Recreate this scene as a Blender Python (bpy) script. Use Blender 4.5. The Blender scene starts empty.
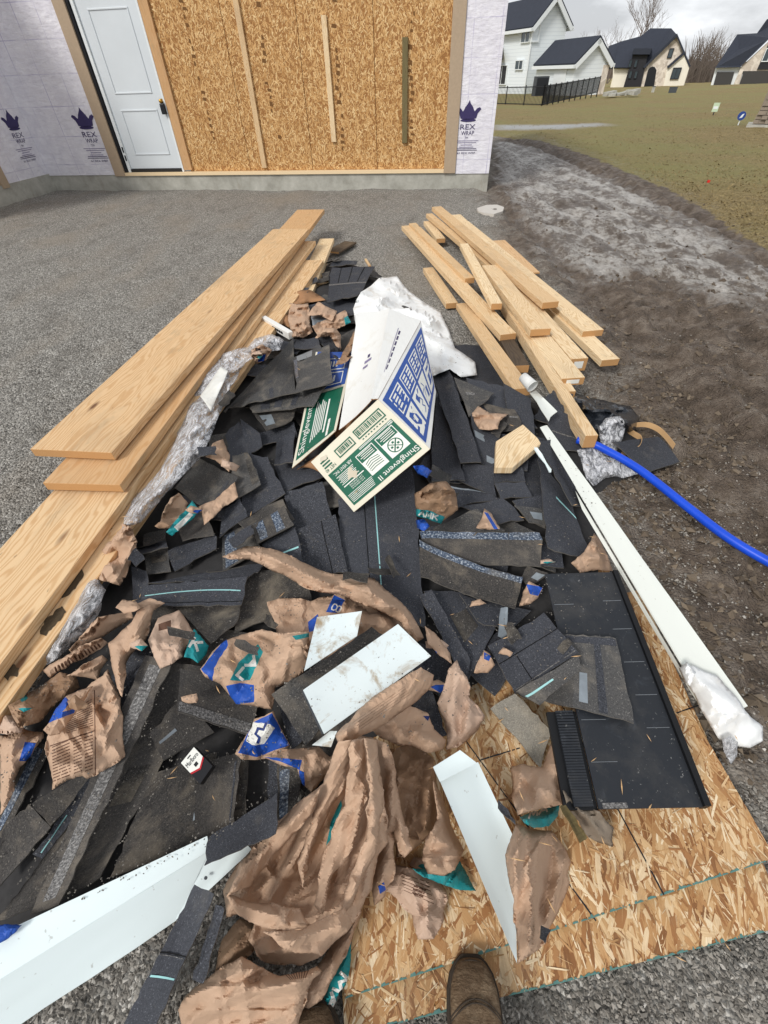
import bpy, math, random
import numpy as np
from mathutils import Vector, Matrix
from mathutils.geometry import delaunay_2d_cdt

# ------------------------------------------------------------------ camera, world, sun, exposure
SC = bpy.context.scene
COL = SC.collection
RNG = np.random.default_rng(7)
random.seed(7)
FPX, CAMH = 440.0, 1.5
_d = np.array([16 / FPX, -440 / FPX, -1.0]); _d /= np.linalg.norm(_d)
_up = -_d
_fw = np.array([0, 0, -1.0]); _fw = _fw - _up * (_fw @ _up); _fw /= np.linalg.norm(_fw)
_rt = np.cross(_fw, _up)
ROT = np.array([_rt, _fw, _up])
CAMO = np.array([0, 0, CAMH])
cam = bpy.data.cameras.new('camera'); camo = bpy.data.objects.new('camera', cam); COL.objects.link(camo)
cam.sensor_fit = 'VERTICAL'; cam.sensor_height = 36; cam.lens = FPX * 36 / 1024
cam.clip_start = 0.02; cam.clip_end = 2000
m4 = Matrix([list(ROT[i]) + [CAMO[i]] for i in range(3)] + [[0, 0, 0, 1]])
camo.matrix_world = m4
SC.camera = camo
SUN_EL, SUN_ROT = math.radians(42), math.radians(120)
SC.view_settings.view_transform = 'Standard'; SC.view_settings.look = 'None'
SC.view_settings.exposure = 0.95; SC.view_settings.gamma = 1
SC.view_settings.use_curve_mapping = False

world = bpy.data.worlds.new('World'); SC.world = world; world.use_nodes = True
wt = world.node_tree; wt.nodes.clear()
def wn(t, **k):
    n = wt.nodes.new(t)
    for a, v in k.items(): setattr(n, a, v)
    return n
w_out = wn('ShaderNodeOutputWorld'); w_bg = wn('ShaderNodeBackground')
w_sky = wn('ShaderNodeTexSky', sky_type='NISHITA', sun_disc=False, sun_elevation=SUN_EL, sun_rotation=SUN_ROT)
w_hsv = wn('ShaderNodeHueSaturation'); w_hsv.inputs['Saturation'].default_value = 0.22
w_tc = wn('ShaderNodeTexCoord'); w_map = wn('ShaderNodeMapping'); w_map.inputs['Scale'].default_value = (2.2, 2.2, 6.5)
w_no = wn('ShaderNodeTexNoise'); w_no.inputs['Scale'].default_value = 2.6; w_no.inputs['Detail'].default_value = 6
w_no.inputs['Roughness'].default_value = 0.55
w_rm = wn('ShaderNodeValToRGB')
w_rm.color_ramp.elements[0].position = 0.40; w_rm.color_ramp.elements[0].color = (2.9, 3.0, 3.2, 1)
w_rm.color_ramp.elements[1].position = 0.66; w_rm.color_ramp.elements[1].color = (6.2, 6.35, 6.6, 1)
w_mx = wn('ShaderNodeMix', data_type='RGBA'); w_mx.inputs[0].default_value = 0.82
L = wt.links.new
L(w_tc.outputs['Generated'], w_map.inputs[0]); L(w_map.outputs[0], w_no.inputs['Vector'])
L(w_no.outputs['Fac'], w_rm.inputs[0]); L(w_sky.outputs[0], w_hsv.inputs['Color'])
L(w_hsv.outputs[0], w_mx.inputs[6]); L(w_rm.outputs[0], w_mx.inputs[7])
L(w_mx.outputs[2], w_bg.inputs['Color']); w_bg.inputs['Strength'].default_value = 0.094
L(w_bg.outputs[0], w_out.inputs[0])

sl = bpy.data.lights.new('sun', 'SUN'); sl.energy = 1.25; sl.angle = math.radians(14); sl.color = (1.0, 0.97, 0.93)
so = bpy.data.objects.new('sun', sl); COL.objects.link(so)
_sd = Vector((math.sin(SUN_ROT) * math.cos(SUN_EL), math.cos(SUN_ROT) * math.cos(SUN_EL), math.sin(SUN_EL)))
_sd = Vector((-0.5, -0.55, 0.67)).normalized()
w_sky.sun_elevation = math.asin(_sd.z); w_sky.sun_rotation = math.atan2(_sd.x, _sd.y)
so.rotation_euler = _sd.to_track_quat('Z', 'Y').to_euler(); so.location = (0, 0, 20)

# ------------------------------------------------------------------ geometry helpers
def rays(px):
    px = np.asarray(px, float).reshape(-1, 2)
    c = np.stack([(px[:, 0] - 384) / FPX, -(px[:, 1] - 512) / FPX, -np.ones(len(px))], 1)
    return c @ ROT.T
def W(px, z):
    r = rays(px); z = np.broadcast_to(np.asarray(z, float), (len(r),))
    return CAMO + ((z - CAMH) / r[:, 2])[:, None] * r
def w1(x, y, z=0.0): return W([(x, y)], z)[0]
def P(p):
    c = (np.asarray(p, float) - CAMO) @ ROT
    return np.stack([384 + FPX * c[..., 0] / -c[..., 2], 512 - FPX * c[..., 1] / -c[..., 2]], -1)
def hsh(i, j, s):
    h = (i.astype(np.int64) * 374761393 + j.astype(np.int64) * 668265263 + s * 1274126177) & 0xffffffff
    h = ((h ^ (h >> 13)) * 1274126177) & 0xffffffff
    return ((h ^ (h >> 16)) & 0xffff) / 65535.0
def vnoise(x, y, s=0):
    i, j = np.floor(x), np.floor(y); fx, fy = x - i, y - j
    fx = fx * fx * (3 - 2 * fx); fy = fy * fy * (3 - 2 * fy)
    return (hsh(i, j, s) * (1 - fx) + hsh(i + 1, j, s) * fx) * (1 - fy) + (hsh(i, j + 1, s) * (1 - fx) + hsh(i + 1, j + 1, s) * fx) * fy
def fbm(x, y, s=0, o=4, g=0.5):
    v, a, t = 0, 1, 0
    for k in range(o):
        v = v + a * vnoise(x * 2 ** k + 17 * k, y * 2 ** k - 9 * k, s + k); t += a; a *= g
    return v / t
def facet(x, y, s):
    i, j = np.floor(x), np.floor(y); fx, fy = x - i, y - j
    h00, h10, h01, h11 = hsh(i, j, s), hsh(i + 1, j, s), hsh(i, j + 1, s), hsh(i + 1, j + 1, s)
    return np.where(fx > fy, h00 * (1 - fx) + h10 * (fx - fy) + h11 * fy, h00 * (1 - fy) + h01 * (fy - fx) + h11 * fx)
def inpoly(pts, poly):
    pts = np.asarray(pts); poly = np.asarray(poly, float); c = np.zeros(len(pts), bool); n = len(poly)
    for i in range(n):
        a, b = poly[i], poly[i - 1]
        k = (a[1] > pts[:, 1]) != (b[1] > pts[:, 1])
        den = (b[1] - a[1]) if b[1] != a[1] else 1e-9
        c ^= k & (pts[:, 0] < (b[0] - a[0]) * (pts[:, 1] - a[1]) / den + a[0])
    return c
def pdist(pts, poly):
    d = np.full(len(pts), 1e9)
    for i in range(len(poly)):
        a, b = np.asarray(poly[i - 1], float), np.asarray(poly[i], float); ab = b - a
        t = np.clip(((pts - a) @ ab) / max(ab @ ab, 1e-9), 0, 1)
        d = np.minimum(d, np.linalg.norm(pts - a - t[:, None] * ab, axis=1))
    return d
def props(o, label=None, cat=None, group=None, kind=None):
    if label: o['label'] = label
    if cat: o['category'] = cat
    if group: o['group'] = group
    if kind: o['kind'] = kind
    return o
def mk(name, v, f, mats, parent=None, smooth=False, uv=None, tone=None, mi=None, label=None, cat=None, group=None, kind=None):
    me = bpy.data.meshes.new(name)
    v = np.asarray(v, np.float64)
    if isinstance(f, np.ndarray):
        n, k = f.shape
        me.vertices.add(len(v)); me.vertices.foreach_set('co', v.astype(np.float32).ravel())
        me.loops.add(n * k); me.loops.foreach_set('vertex_index', f.astype(np.int32).ravel())
        me.polygons.add(n); me.polygons.foreach_set('loop_start', np.arange(0, n * k, k, dtype=np.int32))
        me.update(calc_edges=True); me.validate()
    else:
        me.from_pydata(v.tolist(), [], [list(map(int, q)) for q in f])
    for m in (mats if isinstance(mats, (list, tuple)) else [mats]): me.materials.append(m)
    if mi is not None and len(mi) == len(me.polygons): me.polygons.foreach_set('material_index', np.asarray(mi, np.int32))
    me.polygons.foreach_set('use_smooth', np.full(len(me.polygons), bool(smooth)))
    if uv is not None:
        lay = me.uv_layers.new(name='UVMap'); li = np.zeros(len(me.loops), np.int32); me.loops.foreach_get('vertex_index', li)
        lay.data.foreach_set('uv', np.asarray(uv, np.float32)[li].ravel())
    if tone is not None:
        for nm, arr in (tone.items() if isinstance(tone, dict) else [('tone', tone)]):
            at = me.attributes.new(nm, 'FLOAT', 'POINT'); at.data.foreach_set('value', np.asarray(arr, np.float32))
    me.update()
    if smooth and not isinstance(smooth, bool): me.set_sharp_from_angle(angle=math.radians(smooth))
    o = bpy.data.objects.new(name, me); COL.objects.link(o)
    if parent: o.parent = parent
    return props(o, label, cat, group, kind)
def empty(name, loc, label, cat, group=None):
    o = bpy.data.objects.new(name, None); COL.objects.link(o); o.empty_display_size = 0.1
    return props(o, label, cat, group)
def boxv(o, ex, ey, ez):
    o, ex, ey, ez = map(np.asarray, (o, ex, ey, ez))
    return [o, o + ex, o + ex + ey, o + ey, o + ez, o + ex + ez, o + ex + ey + ez, o + ey + ez]
BOXF = [(0, 3, 2, 1), (4, 5, 6, 7), (0, 1, 5, 4), (1, 2, 6, 5), (2, 3, 7, 6), (3, 0, 4, 7)]
def bbox_obj(name, o, ex, ey, ez, mat, parent=None, bev=0.0, **k):
    v = boxv(o, ex, ey, ez)
    ob = mk(name, v, BOXF, mat, parent, **k)
    if bev: 
        b = ob.modifiers.new('bevel', 'BEVEL'); b.width = bev; b.segments = 2; b.limit_method = 'ANGLE'
    return ob
def tube_geo(path, rad, n=10, caps=True):
    path = np.asarray(path, float); rad = np.broadcast_to(np.asarray(rad, float), (len(path),))
    v, f = [], []; tg = np.gradient(path, axis=0); tg /= np.linalg.norm(tg, axis=1)[:, None] + 1e-12
    ref = np.array([0, 0, 1.0]) if abs(tg[0][2]) < 0.9 else np.array([1.0, 0, 0])
    for i, p in enumerate(path):
        a = np.cross(tg[i], ref); a /= np.linalg.norm(a) + 1e-12; b = np.cross(tg[i], a)
        for k in range(n):
            t = 2 * math.pi * k / n; v.append(p + rad[i] * (math.cos(t) * a + math.sin(t) * b))
    for i in range(len(path) - 1):
        for k in range(n):
            f.append((i * n + k, i * n + (k + 1) % n, (i + 1) * n + (k + 1) % n, (i + 1) * n + k))
    if caps: f.append(tuple(range(n))[::-1]); f.append(tuple((len(path) - 1) * n + k for k in range(n)))
    return v, f
def join(parts):
    v, f = [], []
    for pv, pf in parts:
        b = len(v); v += list(pv); f += [tuple(b + i for i in q) for q in pf]
    return v, f
def catmull(pts, n=8):
    pts = [np.asarray(p, float) for p in pts]; pts = [2 * pts[0] - pts[1]] + pts + [2 * pts[-1] - pts[-2]]
    out = []
    for i in range(1, len(pts) - 2):
        p0, p1, p2, p3 = pts[i - 1:i + 3]
        for k in range(n):
            t = k / n
            out.append(0.5 * (2 * p1 + (p2 - p0) * t + (2 * p0 - 5 * p1 + 4 * p2 - p3) * t * t + (3 * p1 - p0 - 3 * p2 + p3) * t ** 3))
    out.append(pts[-2]); return np.array(out)
_txt = {}
def text_geo(s):
    if s in _txt: return _txt[s]
    cu = bpy.data.curves.new('t', 'FONT'); cu.body = s; cu.size = 1; cu.resolution_u = 3
    o = bpy.data.objects.new('t', cu); COL.objects.link(o)
    bpy.context.view_layer.update()
    me = o.evaluated_get(bpy.context.evaluated_depsgraph_get()).to_mesh()
    v = np.array([(q.co.x, q.co.y) for q in me.vertices]); f = [tuple(p.vertices) for p in me.polygons]
    o.evaluated_get(bpy.context.evaluated_depsgraph_get()).to_mesh_clear()
    bpy.data.objects.remove(o); bpy.data.curves.remove(cu)
    v = (v - v.min(0)) / (v.max(0) - v.min(0)); _txt[s] = (v, f)
    return v, f

# ------------------------------------------------------------------ materials
def s2l(*c):
    return tuple((x / 255 / 12.92) if x / 255 <= 0.04045 else ((x / 255 + 0.055) / 1.055) ** 2.4 for x in c)
class G:
    def __init__(self, name):
        self.m = bpy.data.materials.new(name); self.m.use_nodes = True; self.t = self.m.node_tree
        self.b = self.t.nodes['Principled BSDF']; self.b.inputs['Specular IOR Level'].default_value = 0.3
    def n(self, t, ins={}, **a):
        x = self.t.nodes.new('ShaderNode' + t)
        for k, v in a.items(): setattr(x, k, v)
        for k, v in ins.items(): self.set(x.inputs[k], v)
        return x
    def set(self, s, v):
        if isinstance(v, bpy.types.NodeSocket): self.t.links.new(v, s)
        elif hasattr(v, '__len__') and len(v) == 3 and s.type == 'RGBA': s.default_value = (*v, 1)
        else: s.default_value = v
    def p(self, k, v): self.set(self.b.inputs[k], v)
    def obj(self): return self.n('TexCoord').outputs['Object']
    def uv(self): return self.n('TexCoord').outputs['UV']
    def attr(self, nm): return self.n('Attribute', attribute_name=nm).outputs['Fac']
    def noise(self, vec, sc, det=4, ro=0.55, dist=0, out='Fac'):
        return self.n('TexNoise', {'Vector': vec, 'Scale': sc, 'Detail': det, 'Roughness': ro, 'Distortion': dist}).outputs[out]
    def voro(self, vec, sc, out='Color', **a): return self.n('TexVoronoi', {'Vector': vec, 'Scale': sc}, **a).outputs[out]
    def map(self, vec, sc=(1, 1, 1), rot=(0, 0, 0), loc=(0, 0, 0)): return self.n('Mapping', {'Vector': vec, 'Scale': sc, 'Rotation': rot, 'Location': loc}).outputs[0]
    def ramp(self, fac, stops):
        r = self.n('ValToRGB', {'Fac': fac}); e = r.color_ramp.elements
        while len(e) < len(stops): e.new(0.5)
        for x, (p, c) in zip(e, stops):
            x.position = p; x.color = (*c, 1) if hasattr(c, '__len__') else (c, c, c, 1)
        return r.outputs[0]
    def mix(self, fac, a, b, mode='MIX'):
        x = self.n('Mix', data_type='RGBA', blend_type=mode); self.set(x.inputs[0], fac); self.set(x.inputs[6], a); self.set(x.inputs[7], b); return x.outputs[2]
    def math(self, op, a, b=0.5):
        x = self.n('Math', operation=op); self.set(x.inputs[0], a); self.set(x.inputs[1], b); return x.outputs[0]
    def rnd(self): return self.n('ObjectInfo').outputs['Random']
    def bump(self, h, st=0.5, d=0.01, nrm=None):
        i = {'Height': h, 'Strength': st, 'Distance': d}
        if nrm: i['Normal'] = nrm
        x = self.n('Bump', i).outputs[0]; self.p('Normal', x); return x
MATS = {}
def plain(name, col, rough=0.5, metal=0.0, vary=0.12, spec=0.3, nsc=30, bump=0.0):
    g = G(name); o = g.obj(); f = g.noise(o, nsc, 4)
    g.p('Base Color', g.mix(f, tuple(c * (1 - vary) for c in col), tuple(min(1, c * (1 + vary)) for c in col)))
    g.p('Roughness', rough); g.p('Metallic', metal); g.p('Specular IOR Level', spec)
    if bump: g.bump(g.noise(o, nsc * 5, 3), bump, 0.003)
    MATS[name] = g.m; return g.m

# ground: gravel / mud / grass zones, each a matter of where the stuff lies
g = G('ground'); o = g.obj()
v1 = g.n('TexVoronoi', {'Vector': o, 'Scale': 96.0}); v2 = g.n('TexVoronoi', {'Vector': o, 'Scale': 28.0})
big = g.noise(o, 1.3, 5, 0.6); mid = g.noise(o, 7, 5, 0.65)
grc = g.ramp(g.n('SeparateColor', {'Color': v1.outputs['Color']}).outputs[0], [(0, s2l(88, 86, 82)), (0.4, s2l(138, 135, 128)), (0.8, s2l(178, 174, 166)), (1, s2l(218, 214, 205))])
grc = g.mix(g.math('MULTIPLY', big, 0.55), grc, s2l(136, 131, 123))
grc = g.mix(g.ramp(g.noise(g.map(o, (1.0, 0.5, 1), (0, 0, -0.5)), 3.2, 6, 0.7), [(0.52, 0.0), (0.7, 0.5)]), grc, s2l(104, 99, 91))
grc = g.mix(g.ramp(g.noise(g.map(o, (0.7, 0.35, 1), (0, 0, 0.6)), 1.6, 4), [(0.5, 0.0), (0.66, 0.5)]), grc, s2l(158, 147, 132))
mudc = g.ramp(mid, [(0.28, s2l(68, 58, 48)), (0.5, s2l(108, 95, 83)), (0.72, s2l(146, 134, 121))])
mudc = g.mix(g.ramp(g.noise(o, 60, 4, 0.7), [(0.55, 0.0), (0.72, 0.6)]), mudc, s2l(150, 138, 124))
wetc = g.ramp(g.math('ADD', g.math('MULTIPLY', g.noise(g.map(o, (1, 0.5, 1), (0, 0, 0.3)), 2.4, 4, 0.6), 0.45), g.math('MULTIPLY', g.noise(g.map(o, (1, .6, 1), (0, 0, .3)), 12, 8, 0.78), 0.55)), [(0.40, s2l(92, 81, 71)), (0.48, s2l(120, 109, 98)), (0.52, s2l(172, 166, 158)), (0.60, s2l(206, 201, 194))])
grs = g.ramp(g.noise(g.map(o, (1, 1, 1)), 9, 6, 0.75), [(0.25, s2l(114, 98, 62)), (0.5, s2l(162, 142, 96)), (0.75, s2l(196, 176, 128))])
grs = g.mix(g.ramp(g.noise(o, 38, 5, 0.75), [(0.42, 0.75), (0.56, 0.0)]), grs, s2l(94, 80, 50))
grs = g.mix(g.ramp(g.noise(o, 1.1, 5, 0.7), [(0.45, 0.0), (0.65, 0.5)]), grs, s2l(128, 114, 70))
grs = g.mix(g.ramp(g.noise(o, 0.22, 6, .65), [(0.42, 0.0), (0.6, 0.75)]), grs, s2l(138, 134, 84))
brk = g.math('MULTIPLY', g.math('SUBTRACT', g.noise(o, 2.6, 6, 0.7), 0.5), 1.3)
def zone(nm, lo=0.42, hi=0.58): return g.ramp(g.math('ADD', g.attr(nm), brk), [(lo, 0.0), (hi, 1.0)])
zm, zw, zg = zone('mud', 0.3, 0.75), zone('wet', 0.40, 0.8), zone('grass')
c = g.mix(zm, grc, mudc); c = g.mix(zw, c, wetc); c = g.mix(zg, c, grs)
c = g.mix(g.attr('pale'), c, s2l(176, 176, 174))
g.p('Base Color', c)
g.p('Roughness', g.ramp(g.math('ADD', g.math('MULTIPLY', zw, g.noise(o, 5, 4)), g.math('MULTIPLY', zm, g.math('MULTIPLY', g.noise(o, 4, 6, .7), 0.55))), [(0.2, 0.88), (0.42, 0.34)]))
h = g.math('ADD', g.math('MULTIPLY', v1.outputs['Distance'], -0.6), g.math('ADD', g.noise(o, 18, 6, 0.7), g.math('MULTIPLY', zm, g.math('MULTIPLY', g.noise(o, 11, 8, 0.72), 2.2))))
g.bump(h, 0.9, 0.03); M_GROUND = g.m

def stones_mat(name, cols, rough=0.8):
    g = G(name); t = g.attr('tone'); c = g.ramp(t, cols); o = g.obj()
    c = g.mix(g.math('MULTIPLY', g.noise(o, 160, 3), 0.5), c, s2l(88, 82, 74)); g.p('Base Color', c); g.p('Roughness', rough); MATS[name] = g.m; return g.m
stones_mat('crushed_stone', [(0, s2l(88, 85, 80)), (0.45, s2l(138, 133, 125)), (0.8, s2l(176, 170, 160)), (1, s2l(218, 213, 204))])
stones_mat('dead_grass', [(0, s2l(112, 95, 56)), (0.5, s2l(138, 119, 76)), (1, s2l(166, 146, 100))], 0.9)

def wood_mat(name, a, b, dark, ring=1.0):
    g = G(name); u = g.uv(); r = g.rnd()
    off = g.n('CombineXYZ', {'X': g.math('MULTIPLY', r, 37.0), 'Y': g.math('MULTIPLY', r, 11.0)}).outputs[0]
    uu = g.n('VectorMath', {0: u, 1: off}, operation='ADD').outputs[0]
    warp = g.noise(g.map(uu, (0.9, 4.5, 1)), 1.6, 3)
    gr = g.n('TexWave', {'Vector': g.n('VectorMath', {0: g.map(uu, (0.16, 1, 1)), 1: g.n('CombineXYZ', {'Y': g.math('MULTIPLY', warp, 0.22)}).outputs[0]}, operation='ADD').outputs[0], 'Scale': 15.0 * ring, 'Distortion': 2.2, 'Detail': 3.0, 'Detail Scale': 1.2}, bands_direction='Y').outputs['Fac']
    fib = g.noise(g.map(uu, (6, 220, 1)), 1.0, 4, 0.7)
    c = g.mix(g.ramp(gr, [(0.4, 0.0), (0.95, 0.75)]), a, b)
    c = g.mix(g.math('MULTIPLY', fib, 0.35), c, b)
    c = g.mix(g.math('MULTIPLY', g.math('POWER', r, 1.6), 0.75), c, tuple(x * y for x, y in zip(b, (0.86, 0.76, 0.66))))
    kn = g.n('TexVoronoi', {'Vector': g.map(uu, (1.7, 5.2, 1)), 'Scale': 1.0}).outputs['Distance']
    c = g.mix(g.ramp(kn, [(0.05, 0.9), (0.07, 0.5), (0.11, 0.0)]), c, dark)
    st = g.ramp(g.noise(g.map(uu, (2, 5, 1)), 2.2, 5, 0.6), [(0.58, 0.0), (0.72, 0.5)])
    c = g.mix(st, c, tuple(x * 0.5 for x in a))
    c = g.mix(g.ramp(g.noise(g.map(uu, (14, 40, 1)), 1.0, 3, 0.6), [(0.69, 0.0), (0.76, 0.7)]), c, tuple(x * 0.32 for x in b))
    c = g.mix(g.ramp(g.noise(g.map(uu, (1.2, 3, 1)), 1.3, 6, 0.7), [(0.5, 0.0), (0.75, 0.45)]), c, s2l(150, 128, 102))
    g.p('Base Color', c); g.p('Roughness', 0.7); g.bump(g.math('ADD', fib, g.math('MULTIPLY', gr, 0.5)), 0.25, 0.002)
    MATS[name] = g.m; return g.m
wood_mat('pine', s2l(228, 198, 156), s2l(198, 156, 108), s2l(96, 60, 38))
wood_mat('spruce', s2l(238, 216, 178), s2l(206, 172, 126), s2l(84, 56, 38), 1.6)
wood_mat('treated_wood', s2l(122, 110, 74), s2l(92, 84, 56), s2l(60, 50, 34))
wood_mat('weathered_wood', s2l(96, 82, 66), s2l(66, 56, 46), s2l(34, 28, 24))
g = G('end_grain'); u = g.uv()
rg = g.n('TexWave', {'Vector': g.map(u, (1, 1, 1), (0, 0, 0.3), (0.0, 0.09, 0)), 'Scale': 60.0, 'Distortion': 1.5}, wave_type='RINGS').outputs['Fac']
g.p('Base Color', g.mix(rg, s2l(206, 164, 112), s2l(160, 112, 68))); g.p('Roughness', 0.8); MATS['end_grain'] = g.m

# OSB strands: colour by strand
g = G('osb_strand'); t = g.attr('tone'); u = g.uv()
c = g.ramp(t, [(0, s2l(116, 76, 44)), (0.18, s2l(156, 108, 66)), (0.45, s2l(188, 146, 98)), (0.72, s2l(212, 178, 132)), (1, s2l(238, 220, 186))])
fib = g.noise(g.map(u, (10, 300, 1)), 1.0, 4, 0.7)
c = g.mix(g.ramp(fib, [(0.4, 0.0), (0.75, 0.5)]), c, s2l(156, 112, 68)); c = g.mix(g.ramp(g.noise(g.obj(), 5.5, 7, .72), [(.5, 0.0), (.72, .5)]), c, s2l(120, 104, 84)); g.p('Base Color', c); g.p('Roughness', 0.6); g.bump(fib, 0.3, 0.002); MATS['osb_strand'] = g.m
g = G('osb_wall_strand'); t = g.attr('tone'); u = g.uv()
c = g.ramp(t, [(0, s2l(160, 112, 62)), (0.35, s2l(192, 146, 90)), (0.7, s2l(212, 170, 114)), (1, s2l(230, 198, 146))])
g.p('Base Color', c); g.p('Roughness', 0.65); MATS['osb_wall_strand'] = g.m
plain('osb_core', s2l(156, 110, 64), 0.8, nsc=90)
plain('osb_edge', s2l(88, 128, 122), 0.8, vary=.3, nsc=60)

# shingles
def granule(name, lo, hi, fleck, dust, dustlo=0.52, blue=0.0, rough=0.85):
    g = G(name); u = g.uv(); r = g.rnd()
    cl = g.n('SeparateColor', {'Color': g.voro(u, 420.0)}).outputs[0]
    c = g.ramp(cl, [(0, lo), (0.75, hi), (0.93, hi), (1, fleck)])
    uo = g.n('VectorMath', {0: u, 1: g.n('CombineXYZ', {'X': g.math('MULTIPLY', r, 50.0)}).outputs[0]}, operation='ADD').outputs[0]
    d = g.ramp(g.noise(uo, 7, 7, 0.68, 0.3), [(dustlo, 0.0), (dustlo + 0.22, 0.85)])
    d2 = g.ramp(g.noise(uo, 70, 3, 0.7), [(0.6, 0.0), (0.78, 0.35)])
    c = g.mix(d, c, dust); c = g.mix(d2, c, dust)
    c = g.mix(g.ramp(r, [(0, 0.0), (1, 0.3)]), c, tuple(x * 1.5 for x in hi))
    g.p('Base Color', c); g.p('Roughness', rough); g.p('Specular IOR Level', 0.35)
    g.bump(g.math('ADD', cl, g.noise(u, 150, 3)), 0.5, 0.003); MATS[name] = g.m
granule('granules', s2l(34, 35, 39), s2l(64, 66, 72), s2l(112, 114, 120), s2l(104, 100, 94), 0.57)
granule('dusty', s2l(46, 46, 46), s2l(78, 77, 76), s2l(134, 130, 124), s2l(132, 124, 112), 0.50)
granule('backing', s2l(44, 42, 41), s2l(72, 69, 66), s2l(112, 106, 98), s2l(128, 118, 104), 0.50)
granule('mottled', s2l(40, 38, 36), s2l(66, 63, 60), s2l(130, 126, 120), s2l(138, 128, 112), 0.46)
granule('worn_grey', s2l(108, 104, 96), s2l(136, 132, 122), s2l(168, 164, 154), s2l(156, 148, 132), 0.5)
plain('shingle_edge', s2l(98, 94, 88), 0.9, vary=.35, nsc=60)
g = G('seal_strip'); u = g.uv(); c = g.ramp(g.noise(u, 130, 5, 0.75), [(0.38, s2l(30, 38, 50)), (0.52, s2l(74, 88, 108)), (0.62, s2l(176, 182, 186))])
c = g.mix(g.ramp(g.noise(u, 9, 3), [(0.45, 0.0), (0.7, 0.5)]), c, s2l(118, 112, 100))
g.p('Base Color', c); g.p('Roughness', 0.35); MATS['seal_strip'] = g.m
g = G('chalk_strip'); u = g.uv(); c = g.ramp(g.noise(u, 160, 5, 0.75), [(0.4, s2l(58, 57, 56)), (0.56, s2l(120, 118, 116)), (0.7, s2l(190, 188, 184))])
g.p('Base Color', c); g.p('Roughness', 0.6); MATS['chalk_strip'] = g.m
plain('film_strip', s2l(128, 136, 142), 0.3, vary=0.35, nsc=40, spec=0.5)
plain('thread', s2l(150, 200, 200), 0.6)
plain('tab_line', s2l(14, 14, 16), 0.9)
plain('heap_dark', s2l(52, 51, 51), 0.9, vary=0.4, nsc=60)

# papers and plastics
def paper_mat(name, a, b, rough=0.75, sc=1.0):
    g = G(name); o = g.obj()
    c = g.mix(g.ramp(g.noise(o, 5, 4, 0.6), [(0.4, 0.0), (0.7, 0.5)]), a, b)
    c = g.mix(g.ramp(g.noise(o, 40, 5, 0.7), [(0.64, 0.0), (0.78, 0.3)]), c, tuple(x * 0.6 for x in b))
    g.p('Base Color', c); g.p('Roughness', rough)
    wv = g.n('VectorMath', {0: o, 1: g.n('VectorMath', {0: g.noise(o, 9, 2, out='Color'), 1: (0.08, 0.08, 0.08)}, operation='MULTIPLY').outputs[0]}, operation='ADD').outputs[0]
    vd = g.n('TexVoronoi', {'Vector': wv, 'Scale': 34.0 * sc}, feature='F1').outputs['Distance']; vb = g.n('TexVoronoi', {'Vector': wv, 'Scale': 15.0 * sc}, feature='F1').outputs['Distance']
    g.bump(g.math('ADD', vd, g.math('MULTIPLY', vb, 1.8)), 0.22, 0.012); MATS[name] = g.m
paper_mat('kraft', s2l(188, 158, 133), s2l(170, 140, 115))
paper_mat('kraft_dark', s2l(156, 126, 100), s2l(130, 102, 80), 0.5)
paper_mat('kraft_pale', s2l(194, 167, 146), s2l(176, 149, 130))
paper_mat('teal_print', s2l(34, 142, 146), s2l(28, 118, 124), 0.5)
paper_mat('blue_print', s2l(36, 82, 172), s2l(30, 64, 140), 0.5)
paper_mat('white_print', s2l(222, 222, 216), s2l(196, 190, 178), 0.6)
paper_mat('ink', s2l(92, 64, 50), s2l(104, 76, 60), 0.7)
paper_mat('navy_ink', s2l(30, 50, 110), s2l(34, 46, 92), 0.6)
paper_mat('bag_white', s2l(240, 241, 239), s2l(230, 231, 228), 0.6, 0.5)
g.p('Subsurface Weight', 0.0)
_g = MATS['bag_white'].node_tree
_b = _g.nodes['Principled BSDF']; _n = _g.nodes.new('ShaderNodeTexNoise'); _n.inputs['Scale'].default_value = 9; _n.inputs['Detail'].default_value = 6; _r = _g.nodes.new('ShaderNodeValToRGB'); _r.color_ramp.elements[0].position = .55; _r.color_ramp.elements[0].color = (0, 0, 0, 1); _r.color_ramp.elements[1].position = .75; _r.color_ramp.elements[1].color = (.45, .45, .45, 1)
_m = _g.nodes.new('ShaderNodeMix'); _m.data_type = 'RGBA'; _m.inputs[7].default_value = (*s2l(168, 146, 112), 1); _t = _g.nodes.new('ShaderNodeTexCoord'); _g.links.new(_t.outputs['Object'], _n.inputs['Vector']); _g.links.new(_n.outputs['Fac'], _r.inputs[0]); _g.links.new(_r.outputs[0], _m.inputs[0]); _g.links.new(_b.inputs['Base Color'].links[0].from_socket, _m.inputs[6]); _g.links.new(_m.outputs[2], _b.inputs['Base Color'])
paper_mat('bag_dirt', s2l(206, 198, 180), s2l(176, 160, 132), 0.5, 0.5)
paper_mat('tarp_black', s2l(38, 42, 48), s2l(26, 28, 34), 0.22, 0.6)
paper_mat('grey_cloth', s2l(128, 116, 102), s2l(98, 90, 80), 0.7)
g = G('clear_film'); o = g.obj()
f = g.noise(g.map(o, (1.6, 0.6, 1.2), (0, 0, -0.5)), 26, 7, 0.8, 0.8)
g.p('Base Color', g.ramp(f, [(0.34, s2l(176, 177, 182)), (0.46, s2l(222, 224, 228)), (0.56, s2l(250, 250, 252))])); g.p('Roughness', 0.16); g.p('Specular IOR Level', 0.7)  # whiter streaks in the base colour stand in for specular glints on crinkles
g.p('Alpha', g.ramp(f, [(0.40, 0.12), (0.48, 0.4), (0.57, 0.92)])); g.bump(f, 0.9, 0.02); MATS['clear_film'] = g.m
g = G('dirty_white_metal'); o = g.obj()
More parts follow.
